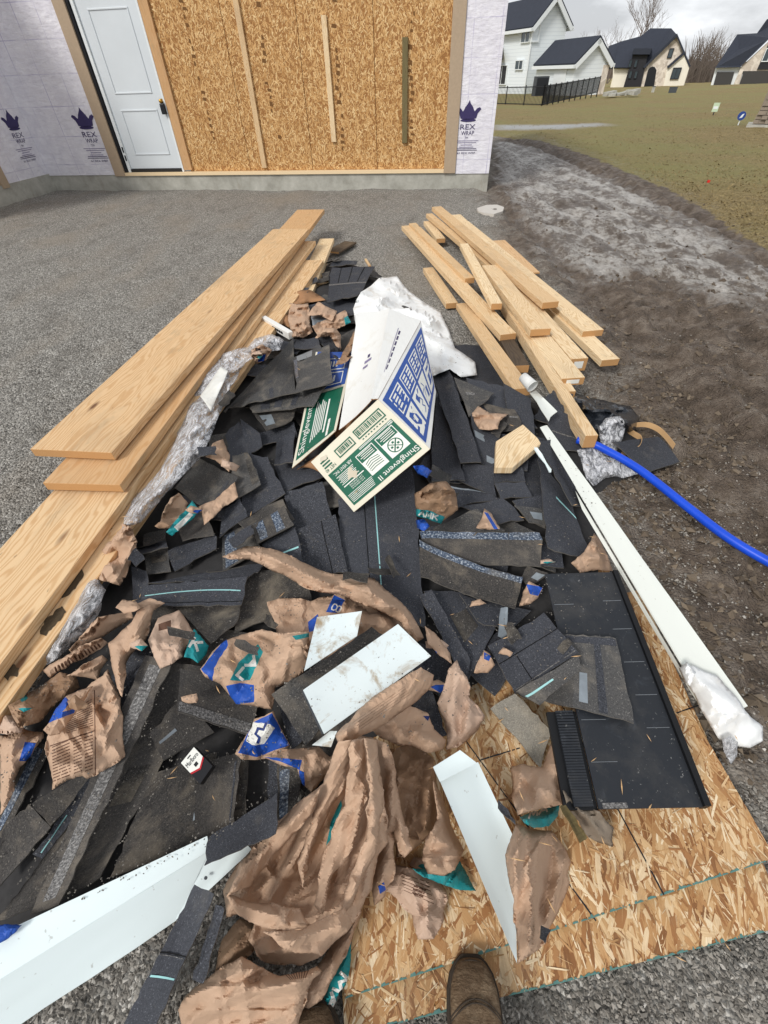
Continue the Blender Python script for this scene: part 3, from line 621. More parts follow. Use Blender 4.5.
# three sheets of strand board
wbox('sheathing_back', aR + .001, aL - .001, ZF + .003, HT - .005, -0.12, -0.062, MATS['osb_core'], house)
sheets = np.linspace(aR, aL, 5)
for k in range(4):
    ob = wbox('strand_board', sheets[k] + 0.004, sheets[k + 1] - 0.004, ZF + 0.004, HT - 0.01, -0.06, -0.045, MATS['osb_core'], house)
    strands('board_strands', ob, B0 + E_ * (sheets[k] + 0.003) + UPV * (ZF + 0.004) + N_ * -0.045, E_, UPV, N_, sheets[k + 1] - sheets[k] - 0.006, HT - ZF - 0.02, 12000, 0.078, 0.019, 1.57, 0.7, MATS['osb_wall_strand'], 60 + k)
    # stamped nailing marks in a vertical row
    mx = (sheets[k] + sheets[k + 1]) / 2
    vs = []; fs = []
    r = np.random.default_rng(k)
    for zz_ in np.arange(ZF + 0.3, HT - 0.2, 0.085):
        if r.random() < 0.3: continue
        cx = mx + r.normal(0, 0.02); ww, hh = r.uniform(0.01, 0.04), r.uniform(0.015, 0.035); b = len(vs)
        for dx, dz in ((-ww, -hh), (ww, -hh * 0.6), (ww * 0.8, hh), (-ww * 0.9, hh * 0.7)): vs.append(B0 + E_ * (cx + dx) + UPV * (zz_ + dz) + N_ * -0.0405)
        fs.append((b, b + 1, b + 2, b + 3))
    mk('stamped_mark', vs, fs, MATS['wall_stamp'], ob, kind='stuff')
def stud(px0, px1, ytop, ybot, pxt, wid, mat, nm='stud', lab=None):
    a0 = wa(px0, ybot)[0]; z0 = max(wa((px0 + px1) / 2, ybot)[1], ZF + 0.004); z1 = HT - 0.02 if ytop is None else wa(pxt, ytop)[1]
    am = wa((px0 + px1) / 2, ybot)[0]; w_ = abs(wa(px1, ybot)[0] - a0)
    ob = wbox(nm, am - w_ / 2, am + w_ / 2, z0, z1, -0.039, 0.0, MATS[mat], house, bev=0.002, label=lab)
    me = ob.data; lay = me.uv_layers.new(name='UVMap')
    for i, lo in enumerate(me.loops):
        c = np.array(me.vertices[lo.vertex_index].co); lay.data[i].uv = (c[2], c @ E_)
stud(184, 192, None, 170, 0, 0, 'pine', 'door_stud')
stud(262, 266.5, None, 168, 0, 0, 'spruce')
stud(331.5, 336, 15, 142, 322, 0, 'spruce', lab='short pale stud nailed at mid height')
stud(402, 407, 37, 143, 407, 0, 'treated_wood', lab='short greenish treated stud')
# door
DZ0 = ZF + 0.055; DZ1 = DZ0 + 2.15
door = wbox('door', aD0 + 0.012, aD1 - 0.004, DZ0, DZ1, -0.07, -0.03, MATS['door_white'], house, bev=0.002)
wbox('door_jamb', aD0 - 0.02, aD0 + 0.01, ZF + 0.004, DZ1 + 0.05, -0.09, 0.0, MATS['trim_white'], house)
wbox('door_jamb', aD1, aD1 + 0.05, ZF + 0.004, DZ1 + 0.05, -0.09, 0.0, MATS['trim_white'], house)
wbox('door_header', aD0 + 0.012, aD1 - 0.002, DZ1 + 0.01, DZ1 + 0.06, -0.09, 0.0, MATS['trim_white'], house)
wbox('door_threshold', aD0 + 0.012, aD1 - 0.002, ZF + 0.004, DZ0 - 0.008, -0.09, -0.005, MATS['threshold_dark'], house)  # dark bar below the door slab
wbox('header_board', aD0 + 0.0, aD1 + 0.065, DZ1 + 0.07, HT - 0.01, -0.06, -0.02, MATS['osb_core'], house)
dw = aD1 - aD0
def moulding(u0, u1, z0, z1):
    b_ = 0.022; v, f = [], []
    def bar(a0, a1, c0, c1): v.append(boxv(B0 + E_ * a0 + UPV * c0 + N_ * -0.0295, E_ * (a1 - a0), UPV * (c1 - c0), N_ * 0.011)); f.append(BOXF)
    bar(u0, u1, z0, z0 + b_); bar(u0, u1, z1 - b_, z1); bar(u0, u0 + b_, z0 + b_, z1 - b_); bar(u1 - b_, u1, z0 + b_, z1 - b_)
    vv, ff = join(zip(v, f)); ob = mk('door_panel_moulding', vv, ff, MATS['door_white'], door); bv = ob.modifiers.new('bevel', 'BEVEL'); bv.width = 0.005; bv.segments = 2
moulding(aD0 + dw * 0.17, aD0 + dw * 0.83, DZ0 + 0.2, DZ0 + 0.82); moulding(aD0 + dw * 0.17, aD0 + dw * 0.83, DZ0 + 1.02, DZ0 + 2.0)
ka, kz = wa(161.5, 101)[0], wa(161.5, 101)[1]
kv, kf = tube_geo([B0 + E_ * ka + UPV * kz + N_ * t for t in (-0.03, 0.0, 0.01, 0.04, 0.055)], [0.03, 0.03, 0.013, 0.03, 0.02], 12); mk('door_knob', kv, kf, MATS['brass'], door, smooth=True)
lb = wbox('lock_box', ka - 0.045, ka + 0.035, kz - 0.17, kz - 0.03, 0.0, 0.05, MATS['lock_black'], None, bev=0.01, label='black key lock box hanging from the knob of the white door', cat='lock box')
wbox('shackle', ka - 0.02, ka + 0.01, kz - 0.032, kz + 0.02, 0.02, 0.03, MATS['lock_black'], lb)
for zz_ in (0.12, 0.24): wbox('hinge', aD1 + 0.004, aD1 + 0.03, DZ0 + zz_, DZ0 + zz_ + 0.08, 0.001, 0.006, MATS['lock_black'], door)
# printed wrap: crown, words, lines of small print
CROWN = [(-.40, .18), (-.46, .42), (-.62, .62), (-.54, .72), (-.40, .66), (-.30, .52), (-.25, .60), (-.20, .72), (-.06, .92), (0, 1.08), (.06, .92), (.20, .72), (.25, .60), (.30, .52), (.40, .66), (.54, .72), (.62, .62), (.46, .42), (.40, .18), (.2, .12), (0, .1), (-.2, .12)]
def logo(cpos, ex, nrm, w_, hgt):
    vs, fs, mi = [], [], []
    def add(pts, face, k=0):
        b = len(vs); vs.extend([cpos + ex * (x * w_) + UPV * (y * hgt) + nrm * 0.004 for x, y in pts]); fs.extend([tuple(b + i for i in q) for q in face]); mi.extend([k] * len(face))
    cy = 0.55
    add([(x * 0.9, cy + y * 0.42) for x, y in CROWN], [tuple(range(len(CROWN)))])
    el = [(0.36 * math.cos(t), cy + 0.035 + 0.035 * math.sin(t)) for t in np.linspace(0, 2 * math.pi, 16, endpoint=False)]; add(el, [tuple(range(16))])
    for s, x0, x1, y0, y1 in (('REX', -0.34, 0.36, 0.39, 0.50), ('WRAP', -0.28, 0.32, 0.27, 0.36), ('TM', -0.1, 0.06, 0.19, 0.235)):
        v, f = text_geo(s); add([(x0 + (x1 - x0) * a, y0 + (y1 - y0) * b) for a, b in v], f)
    for k, (y, l) in enumerate(((.14, .7), (.1, .58), (.05, .34), (.0, .42), (-.035, .62), (-.07, .66))): add([(-l * .8, y), (l * .8, y), (l * .8, y + .013), (-l * .8, y + .013)], [(0, 1, 2, 3)], 1 if k < 4 else 0)
    v, f = text_geo('61 REX WRP'); add([(-0.4 + 0.85 * a, -0.15 + 0.045 * b) for a, b in v], f)
    mk('printed_logo', vs, fs, [MATS['wrap_ink'], MATS['wrap_ink_faint']], house, mi=mi)
def logo_on(xc, ytop, ybot, off=0.036):
    p1, p2 = onwall(xc, ytop, off), onwall(xc + (ybot - ytop) * (xc - 400) / -780, ybot, off)
    return p1, p2
for (xt, yt, xb, yb) in ((468, 101, 467, 154), (82, 108, 97, 162)):
    pt, pb = onwall(xt, yt, 0.036), onwall(xb, yb, 0.036); hh = (pt[2] - pb[2]) / 1.13
    c_ = np.array([(pt[0] + pb[0]) / 2, (pt[1] + pb[1]) / 2, pb[2] + 0.15 * hh]); logo(c_, -E_, N_, hh * 0.60, hh)
cp = B0 + E_ * (a_c + 0.012); 
pt = onwall(9, 110, 0, (cp, -E_)); pb = onwall(27, 162, 0, (cp, -E_)); hh = (pt[2] - pb[2]) / 1.13
logo(np.array([(pt[0] + pb[0]) / 2, (pt[1] + pb[1]) / 2, pb[2] + 0.15 * hh]), -N_, -E_, hh * 0.60, hh)

# ------------------------------------------------------------------ houses far off
class Front:
    """a vertical plane through a ground point at a distance, turned by yaw"""
    def __init__(s, px_, py_, dist, yaw=0.0):
        r = rays([(px_, py_)])[0]; r = r / np.hypot(r[0], r[1]); s.o = CAMO + r * dist; az = math.atan2(r[0], r[1])
        s.e = np.array([math.cos(az + yaw), -math.sin(az + yaw), 0.0]); s.n = np.array([-math.sin(az + yaw), -math.cos(az + yaw), 0.0]); s.az = az
    def uz(s, x, y):
        r = rays([(x, y)])[0]; t = ((s.o - CAMO) @ s.n) / (r @ s.n); p = CAMO + t * r; return float((p - s.o) @ s.e), float(p[2])
    def at(s, u, z, o=0.0): return np.array([*(s.o[:2] + s.e[:2] * u + s.n[:2] * o), z])
    def prism(s, name, uz, o0, o1, mat, parent, **k):
        n = len(uz); v = [s.at(u, z, o0) for u, z in uz] + [s.at(u, z, o1) for u, z in uz]
        f = [tuple(range(n)), tuple(range(2 * n - 1, n - 1, -1))] + [(i, i + n, (i + 1) % n + n, (i + 1) % n) for i in range(n)]
        return mk(name, v, f, mat, parent, **k)
    def rect(s, name, u0, u1, z0, z1, o0, o1, mat, parent, **k): return s.prism(name, [(u0, z0), (u1, z0), (u1, z1), (u0, z1)], o0, o1, mat, parent, **k)
    def window(s, u0, u1, z0, z1, parent, o=0.0, mat='window_glass', fr='trim_white', t=0.12):
        w_ = s.rect('window', u0, u1, z0, z1, o - 0.05, o + 0.05, MATS[mat], parent)
        for a in ((u0 - t, u0, z0 - t, z1 + t), (u1, u1 + t, z0 - t, z1 + t), (u0, u1, z1, z1 + t), (u0, u1, z0 - t, z0)): s.rect('frame', *a, o - 0.05, o + 0.1, MATS[fr], w_)
        if u1 - u0 > 0.8: s.rect('mullion', (u0 + u1) / 2 - 0.03, (u0 + u1) / 2 + 0.03, z0, z1, o + 0.051, o + 0.08, MATS[fr], w_)
        return w_
def slab(name, pts, th, mat, parent, **k):
    pts = [np.asarray(p, float) for p in pts]; n = np.cross(pts[1] - pts[0], pts[2] - pts[0]); n /= np.linalg.norm(n); n = n if n[2] > 0 else -n
    q = pts + [p - n * th for p in pts]; m = len(pts)
    return mk(name, q, [tuple(range(m)), tuple(range(2 * m - 1, m - 1, -1))] + [(i, i + m, (i + 1) % m + m, (i + 1) % m) for i in range(m)], mat, parent, **k)
# white two-storey house: gable wall faces right, long wall faces left
h1 = empty('siding_house', B0, 'white sided two storey house with dark roof beside the wrapped wall', 'house')
G1 = Front(524, 96, 62, math.radians(-32)); L1 = Front(524, 96, 62, math.radians(58))
zb = G1.at(0, 0)[2] + min(G1.uz(524, 96)[1], 0) - 0.6
ue, ze = 0.0, L1.uz(535, 21.5)[1]
ur = G1.uz(566, 30)[0]; zp = G1.uz(553.5, -6)[1]
gw = [(0, zb), (ur, zb), (ur, ze), (ur / 2, zp), (0, ze)]
ldir = -L1.e
def gable(F, ldir, width, z0, ze_, zp_, depth, parent, wallmat, base=None, over=0.45):
    o0 = F.o if base is None else base
    def pt(u, z, d): return np.array([*(o0[:2] + F.e[:2] * u + ldir[:2] * d), z])
    prof = [(0, z0), (width, z0), (width, ze_), (width / 2, zp_), (0, ze_)]
    v = [pt(u, z, 0) for u, z in prof] + [pt(u, z, depth) for u, z in prof]
    mk('wall', v, [(0, 1, 2, 3, 4), (9, 8, 7, 6, 5), (0, 5, 6, 1), (1, 6, 7, 2), (4, 9, 5, 0)], MATS[wallmat], parent)
    sl_ = (zp_ - ze_) / (width / 2)
    for sg in (0, 1):
        ue_ = -over if sg == 0 else width + over; zz_ = ze_ - over * sl_
        slab('roof', [pt(ue_, zz_ + 0.12, -over), pt(width / 2, zp_ + 0.12, -over), pt(width / 2, zp_ + 0.12, depth + over), pt(ue_, zz_ + 0.12, depth + over)], 0.12, MATS['roof_dark'], parent)
        slab('bargeboard', [pt(ue_, zz_ - 0.02, -over - 0.03), pt(width / 2, zp_ - 0.02, -over - 0.03), pt(width / 2, zp_ - 0.02, -over + 0.1), pt(ue_, zz_ - 0.02, -over + 0.1)], 0.32, MATS['trim_white'], parent)
        slab('gutter', [pt(ue_ - 0.1, zz_ + 0.02, -over), pt(ue_ + 0.1, zz_ + 0.02, -over), pt(ue_ + 0.1, zz_ + 0.02, depth + over), pt(ue_ - 0.1, zz_ + 0.02, depth + over)], 0.22, MATS['trim_white'], parent)
    return pt
gable(G1, ldir, ur, zb, ze, zp, 9, h1, 'siding_white')
def lwin(px0, py0, px1, py1, F, parent, mat='window_glass', **k):
    u0, z1 = F.uz(px0, py0); u1, z0 = F.uz(px1, py1); F.window(min(u0, u1), max(u0, u1), min(z0, z1), max(z0, z1), parent, 0.06, mat, **k)
lwin(524, 27, 530, 41.5, L1, h1, t=.06); lwin(517, 61, 523, 69, L1, h1, t=.06); lwin(499, 66, 506, 84, L1, h1, mat='window_dark', t=.06)
lwin(533.5, 26, 537, 40.5, G1, h1, mat='siding_white')
L1.rect('corner_board', -0.12, 0.06, zb, ze - 0.3, 0.02, 0.09, MATS['trim_white'], h1)
slab('roof', [L1.at(*L1.uz(511, 58), 1.0), L1.at(*L1.uz(503, 46), 0.05), L1.at(*L1.uz(480, 46), 0.05), L1.at(*L1.uz(480, 58), 1.0)], 0.15, MATS['roof_dark'], h1)
# attached garage wing in front
h1b = h1
G2 = Front(570.5, 92, 55, math.radians(-32)); L2 = Front(570.5, 92, 55, math.radians(58))
ze2 = L2.uz(572, 61)[1]; ur2 = G2.uz(609, 64)[0]; zp2 = G2.uz(598, 37.5)[1]; zb2 = L2.uz(570, 93)[1] - 0.8
gable(G2, -L2.e, ur2, zb2, ze2, zp2, 6.5, h1, 'siding_white', over=0.3)
u0, zt = L2.uz(556, 68); u1, _ = L2.uz(568, 68); L2.rect('garage_door', u0, u1, zb2, zt, 0.02, 0.09, MATS['trim_white'], h1)
G2.rect('stone_corner', ur2 - 0.5, ur2 + 0.03, zb2, ze2 - 0.3, 0.01, 0.08, MATS['pale_stone'], h1)
acf = Front(541, 92, 56, -0.3); u, z = acf.uz(541, 92); ac = acf.rect('air_conditioner', -0.55, 0.55, z - 0.3, z + 1.0, -0.9, 0.0, MATS['unit_grey'], None, label='dark grey air conditioner beside the white garage wing', cat='air conditioner')
acf.rect('grille', -0.5, 0.5, z - 0.2, z + 0.9, 0.001, 0.03, MATS['window_dark'], ac)
# pale stone house
h2 = empty('stone_house', B0, 'cream and stone house with steep dark roof and arched black door', 'house')
F2 = Front(650, 89, 98, 0.0)
U = lambda x, y: F2.uz(x, y)
zb3 = U(650, 89)[1] - 1.5
def vert(x, y): return U(x, y)
def quadpx(name, pts, o0, o1, mat, par=h2, **k): return F2.prism(name, [U(*p) for p in pts], o0, o1, MATS[mat], par, **k)
quadpx('wall', [(612, 92), (629, 92), (631, 66), (613, 66)], -6, -0.4, 'cream_stucco'); quadpx('wall', [(609, 91), (683, 91), (690, 66), (676.6, 38), (644, 66), (615, 66)], -9, -0.8, 'cream_stucco')
quadpx('stone_gable', [(640, 90.5), (663, 90.5), (668, 68), (684, 53), (676.6, 36), (645, 66)], -0.79, 0.2, 'pale_stone')
quadpx('wall', [(662.5, 90.5), (682, 90.5), (690, 64.5), (684, 54), (667, 68)], -0.6, 0.6, 'cream_stucco')
quadpx('entry_panel', [(623, 89), (640, 89), (648, 55), (633, 55)], -0.5, 0.5, 'dark_board')
for xx in (628.5, 634): 
    for yy in (60, 71):
        a, b = U(xx, yy + 7), U(xx + 4, yy); F2.window(a[0], b[0], a[1], b[1], h2, 0.55, 'window_glass', 'dark_board', 0.05)
quadpx('dormer_roof', [(632, 54.5), (650, 54.5), (652, 48.5), (634, 48.5)], -2, 1.0, 'roof_dark')
def roofpx(name, pts, par=h2, F=F2, th=0.25): slab(name, [F.at(*F.uz(*p), o_) for p, o_ in pts], th, MATS['roof_dark'], par)
roofpx('roof', [((614, 67.5), 0.3), ((646, 67.5), 0.3), ((677, 34), -1.5), ((672, 26.5), -5), ((650, 26.5), -5), ((640, 35), -4), ((618, 41), -4)])
roofpx('roof', [((602, 67), -2), ((616, 67.5), -0.5), ((620, 40), -5), ((606, 45), -6)])
F2.prism('roof', [U(677, 33.5), U(690.5, 66), U(689, 67.5), U(676.6, 37), U(644.5, 68.5), U(643, 67)], -9, 0.7, MATS['roof_dark'], h2)
F2.prism('roof', [U(684, 51.5), U(684.5, 54), U(668, 68.5), U(667, 66.5)], -0.5, 0.9, MATS['roof_dark'], h2)
ad = [U(644, 86.5), U(654, 86.5), U(656.5, 70), U(655, 67.2), U(652.5, 66.4), U(650, 67.5), U(648, 70)]; F2.prism('arched_door', ad, 0.1, 0.3, MATS['window_dark'], h2)
for (a, b) in (((670.5, 78.5), (681, 68.2)), ((667.5, 57.5), (673.5, 49))):
    A, B_ = U(*a), U(*b); F2.window(min(A[0], B_[0]), max(A[0], B_[0]), A[1], B_[1], h2, 0.7 if a[1] > 60 else 0.25, 'window_glass', 'dark_board', 0.08)
# house with dark garage doors at the right edge
h3 = empty('garage_house', B0, 'white and stone house with two dark garage doors at the right edge', 'house')
F3 = Front(735, 92, 92, 0.0); U3 = F3.uz
def q3(name, pts, o0, o1, mat, par=h3): return F3.prism(name, [U3(*p) for p in pts], o0, o1, MATS[mat], par)
q3('wall', [(709, 91), (800, 91.5), (803, 66), (716, 67)], -8, -0.01, 'trim_white')
q3('foundation', [(706, 96), (800, 99), (800, 91.5), (707, 90.5)], -8, 0.4, 'trim_white')
q3('stone_gable', [(731, 90.5), (737.5, 90.5), (743, 71), (770, 71), (800, 72), (800, 30), (768, 42), (741, 67)], 0.0, 0.3, 'pale_stone')
q3('garage_door', [(712, 89.8), (729, 89.8), (734.5, 72), (717, 72)], 0.0, 0.15, 'garage_dark')
q3('garage_door', [(737.5, 89.3), (800, 89.5), (800, 71), (744, 71.3)], 0.31, 0.42, 'garage_dark')
q3('board_wall', [(757, 69.5), (800, 69.5), (800, 30), (770, 40)], 0.31, 0.5, 'dark_board')
a, b = U3(762, 61), U3(768, 49); F3.window(a[0], b[0] + 1, a[1], b[1], h3, 0.52, 'window_glass', 'trim_white', 0.08)
roofpx('roof', [((715.5, 67.8), 0.6), ((740, 67.2), 0.6), ((770, 38), 0.6), ((800, 10), 0.6), ((800, 8), -5), ((768, 17), -5), ((757.5, 31.7), -5), ((736.7, 33), -5)], h3, F3, 0.3)
# rail fence
fn = empty('metal_fence', B0, 'black metal fence running across the lawn in front of the white sided house', 'fence')
def fence_run(pts, n, parent):
    T_ = []
    for k in range(n + 1):
        t = k / n; xb, yb = pts[0][0] * (1 - t) + pts[1][0] * t, pts[0][1] * (1 - t) + pts[1][1] * t
        d_ = pts[0][2] * (1 - t) + pts[1][2] * t; F = Front(xb, yb, d_); p = F.at(0, F.uz(xb, yb)[1]); T_.append(p)
        v, f = tube_geo([p - UPV * 0.5, p + UPV * 1.02], 0.04, 6); mk('post', v, f, MATS['fence_black'], parent)
    for k in range(n):
        a, b = T_[k], T_[k + 1]
        for hz in (0.1, 0.93):
            v, f = tube_geo([a + UPV * hz, b + UPV * hz], 0.022, 4); mk('rail', v, f, MATS['fence_black'], parent)
        pk = []; m = 14
        for i in range(1, m):
            p_ = a + (b - a) * i / m; pk.append(tube_geo([p_ + UPV * 0.05, p_ + UPV * 0.98], 0.012, 4))
        v, f = join(pk); ob = mk('pickets', v, f, MATS['fence_black'], parent, kind='stuff')
fence_run([(541.5, 106.5, 40), (597, 93.5, 52)], 10, fn)
fence_run([(541.5, 106.5, 40), (487, 105, 46)], 3, fn)
# bare trees
def bare_tree(px_, py_, dist, height, label, seed):
    r = random.Random(seed); F = Front(px_, py_, dist); base = F.at(0, F.uz(px_, py_)[1] - 1.0); root = empty('bare_tree', base, label, 'tree')
    tr, br = [], []
    def grow(p, d, l, rad, dep):
        pts = [p]; 
        for k in range(3):
            d = (d + np.array([r.gauss(0, .13), r.gauss(0, .13), r.gauss(0.04, .07)])); d /= np.linalg.norm(d); pts.append(pts[-1] + d * l / 3)
        (tr if dep == 0 else br).append(tube_geo(pts, np.linspace(rad, rad * 0.6, 4), 5 if dep < 2 else 3, False))
        if dep < 5:
            for k in range(3 if dep else 5):
                q_ = pts[r.choice((2, 3)) if dep else r.choice((1, 2, 3))]; a = r.uniform(0, 6.28); sp = r.uniform(.35, .75)
                nd = d * math.cos(sp) + np.array([math.cos(a), math.sin(a), 0.25]) * math.sin(sp); grow(q_, nd / np.linalg.norm(nd), l * r.uniform(.6, .8), rad * .55, dep + 1)
    grow(base, np.array([0, 0, 1.0]), height * 0.36, height * 0.016, 0)
    v, f = join(tr); mk('trunk', v, f, MATS['bark'], root); v, f = join(br); mk('crown', v, f, MATS['twig'], root)
bare_tree(632, 88, 150, 17, 'tall bare tree rising behind the steep dark roof', 3); bare_tree(606, 88, 150, 13, 'bare tree between the white wing and the stone house', 8)
bare_tree(589, 88, 170, 13, 'bare tree just behind the ridge of the white garage wing', 5); bare_tree(707, 90, 150, 10, 'low bare tree left of the dark garage doors', 12)
bt = []
for k in range(420):
    xx = RNG.uniform(678, 722); F = Front(xx, 92, RNG.uniform(118, 150)); p = F.at(0, F.uz(xx, 90)[1] - 0.3); hgt = RNG.uniform(2.5, 8) * np.clip(1.25 - abs(xx - 692) / 40, 0.4, 1)
    bt.append(tube_geo([p, p + np.array([RNG.normal(0, .5), 0, hgt * .6]), p + np.array([RNG.normal(0, 1.2), 0, hgt])], [0.11, 0.08, 0.02], 3, False))
v, f = join(bt); mk('far_brush', v, f, MATS['brush'], kind='stuff', label='grey brown leafless brush between the two stone houses', cat='brush')
# distant hill line closing the horizon
v, f = [], []
for k in range(90):
    t = -1.2 + 2.6 * k / 89; d_ = 395; xh, yh = d_ * math.sin(t), d_ * math.cos(t); hh = 3 + 4 * float(fbm(np.array([t * 9]), np.array([0.3]), 77, 4)[0]); b = len(v)
    v += [(xh, yh, -9), (xh * 0.99, yh * 0.99, hh - 5 + 1.0), (xh * 1.05, yh * 1.05, -9)]
    if k: f += [(b - 3, b, b + 1, b - 2), (b - 2, b + 1, b + 2, b - 1)]
mk('distant_treeline', v, f, MATS['brush'], kind='structure')
# small yard things
def onground(x, y): 
    p = w1(x, y, 0)
    for _ in range(12): p = w1(x, y, ground_z(p[0], p[1]) if p[1] < 300 else -2)
    return p
p = onground(713, 115); sg = empty('yard_sign', p, 'small pale green sign on a stake in the lawn below the dark garages', 'sign'); d_ = np.hypot(*p[:2]); F = Front(713, 115, d_); z = p[2]
F.rect('sign_panel', -0.11, 0.11, z + 0.1, z + 0.38, 0, 0.03, MATS['sign_green'], sg); F.rect('stake', -0.02, 0.02, z - 0.2, z + 0.13, 0.005, 0.025, MATS['dark_board'], sg); F.rect('printed_band', -0.08, 0.08, z + 0.19, z + 0.27, 0.031, 0.034, MATS['trim_white'], sg)
p = onground(738, 125); sg = empty('round_yard_sign', p, 'small dark blue round sign with white mark beside the stone pillar', 'sign'); F = Front(738, 125, np.hypot(*p[:2])); z = p[2]
ci = [(0.115 * math.cos(t), z + 0.23 + 0.115 * math.sin(t)) for t in np.linspace(0, 6.283, 18, endpoint=False)]; F.prism('sign_disc', ci, 0, 0.03, MATS['sign_blue'], sg)
F.prism('white_mark', [(-0.05, z + 0.17), (0.03, z + 0.19), (0.06, z + 0.29), (0.0, z + 0.27)], 0.031, 0.034, MATS['trim_white'], sg); F.rect('stake', -0.015, 0.015, z - 0.2, z + 0.1, -0.03, -0.002, MATS['trim_white'], sg)
p = onground(705, 187); F = Front(705, 187, np.hypot(*p[:2])); z = p[2]; fl = empty('marker_flag', p, 'small red marker flag standing in the brown grass', 'flag')
F.rect('flag_cloth', 0.0, 0.04, z + 0.06, z + 0.095, 0, 0.004, MATS['flag_red'], fl); F.rect('wire', -0.004, 0.0, z - 0.1, z + 0.1, 0, 0.004, MATS['dark_board'], fl)
p = onground(762, 128); pr = empty('stone_pillar', p, 'stacked stone pillar cut off by the right edge of the lawn', 'pillar'); F = Front(764, 128, np.hypot(*p[:2]) + 0.3); z = p[2]
F.rect('pillar_core', -0.32, 0.5, z - 0.3, z + 1.3, -0.8, -0.06, MATS['stone_grey'], pr); F.rect('base_slab', -0.5, 0.7, z - 0.3, z + 0.06, -0.95, 0.12, MATS['concrete'], pr)
zc = z + 0.08; r = random.Random(4)
while zc < z + 1.25:
    hh = r.uniform(.09, .15); u = -0.38 + 0.16 * (zc - z)
    while u < 0.5:
        ww = r.uniform(.14, .3); F.rect('stone', u, u + ww - 0.015, zc, zc + hh - 0.015, -0.15, r.uniform(-0.03, 0.05), MATS['stone_grey'], pr); u += ww
    zc += hh
p = onground(628, 97.5); v, f = [], []
r = random.Random(9); pr = empty('rubble_heap', p, 'small pale heap of broken concrete on the far lawn', 'rubble')
for k in range(7):
    c_ = p + np.array([r.gauss(0, .8), r.gauss(0, .4), 0.1]); a = r.uniform(0, 3); bbox_obj('slab_piece', c_, np.array([math.cos(a), math.sin(a), .1]) * r.uniform(.5, 1.1), np.array([-math.sin(a), math.cos(a), 0]) * .5, UPV * r.uniform(.12, .3), MATS['concrete'], pr)
for (x_, y_, w_, h_, lab, nm) in ((652.5, 92.3, .12, .35, 'short pale post box on the lawn before the arched door', 'post_box'), (672, 93, .3, .33, 'low grey-green utility box on the lawn before the stone house', 'utility_box')):
    p = onground(x_, y_); F = Front(x_, y_, np.hypot(*p[:2])); ob = F.rect(nm, -w_, w_, p[2] - 0.2, p[2] + h_, -0.2, 0, MATS['unit_grey' if w_ > .2 else 'concrete'], None, label=lab, cat=nm.replace('_', ' ')); F.rect('lid', -w_ - 0.02, w_ + 0.02, p[2] + h_ + 0.002, p[2] + h_ + 0.04, -0.22, 0.02, MATS['unit_grey'], ob)

# ------------------------------------------------------------------ pieces of the debris pile
def bil(q, u, v):
    q = np.asarray(q, float); u = np.asarray(u)[..., None]; v = np.asarray(v)[..., None]
    return (q[0] * (1 - u) + q[1] * u) * (1 - v) + (q[3] * (1 - u) + q[2] * u) * v
_seed = [100]
def grid_mesh(Gd, thk):
    n, m = Gd.shape[0] - 1, Gd.shape[1] - 1; top = Gd.reshape(-1, 3); k = len(top)
    dn = np.zeros(3); dn[2] = -thk
    bot = top + dn; v = np.vstack([top, bot]); f = []
    ix = lambda i, j: i * (m + 1) + j
    I, J = np.meshgrid(np.arange(n), np.arange(m), indexing='ij'); a = (I * (m + 1) + J).ravel()
    ft = np.stack([a, a + m + 1, a + m + 2, a + 1], 1)
    c = (Gd[1:, :-1] - Gd[:-1, :-1]).reshape(-1, 3).mean(0); d = (Gd[:-1, 1:] - Gd[:-1, :-1]).reshape(-1, 3).mean(0)
    if np.cross(c, d)[2] < 0: ft = ft[:, ::-1]
    fb = ft[:, ::-1] + k
    ring = [ix(i, 0) for i in range(n)] + [ix(n, j) for j in range(m)] + [ix(i, m) for i in range(n, 0, -1)] + [ix(0, j) for j in range(m, 0, -1)]
    side = np.array([(ring[i], ring[i - 1], ring[i - 1] + k, ring[i] + k) for i in range(len(ring))])
    return v, np.vstack([ft, fb, side]), ft
def samp(Gd, u, v):
    n, m = Gd.shape[0] - 1, Gd.shape[1] - 1; x = np.clip(np.asarray(u) * n, 0, n - 1e-6); y = np.clip(np.asarray(v) * m, 0, m - 1e-6)
    i, j = x.astype(int), y.astype(int); fx, fy = (x - i)[..., None], (y - j)[..., None]
    return (Gd[i, j] * (1 - fx) + Gd[i + 1, j] * fx) * (1 - fy) + (Gd[i, j + 1] * (1 - fx) + Gd[i + 1, j + 1] * fx) * fy
STRIPM = {'seal': ('seal_strip', 'seal_strip'), 'chalk': ('chalk_strip', 'chalk_strip'), 'thread': ('marking_thread', 'thread'), 'film': ('film_strip', 'film_strip'), 'tab': ('tab_line', 'tab_line'), 'dust': ('dust_band', 'mottled'), 'dark': ('dark_band', 'granules'), 'scuff': ('scuff_mark', 'scuff'), 'light': ('pale_line', 'chalk_strip')}
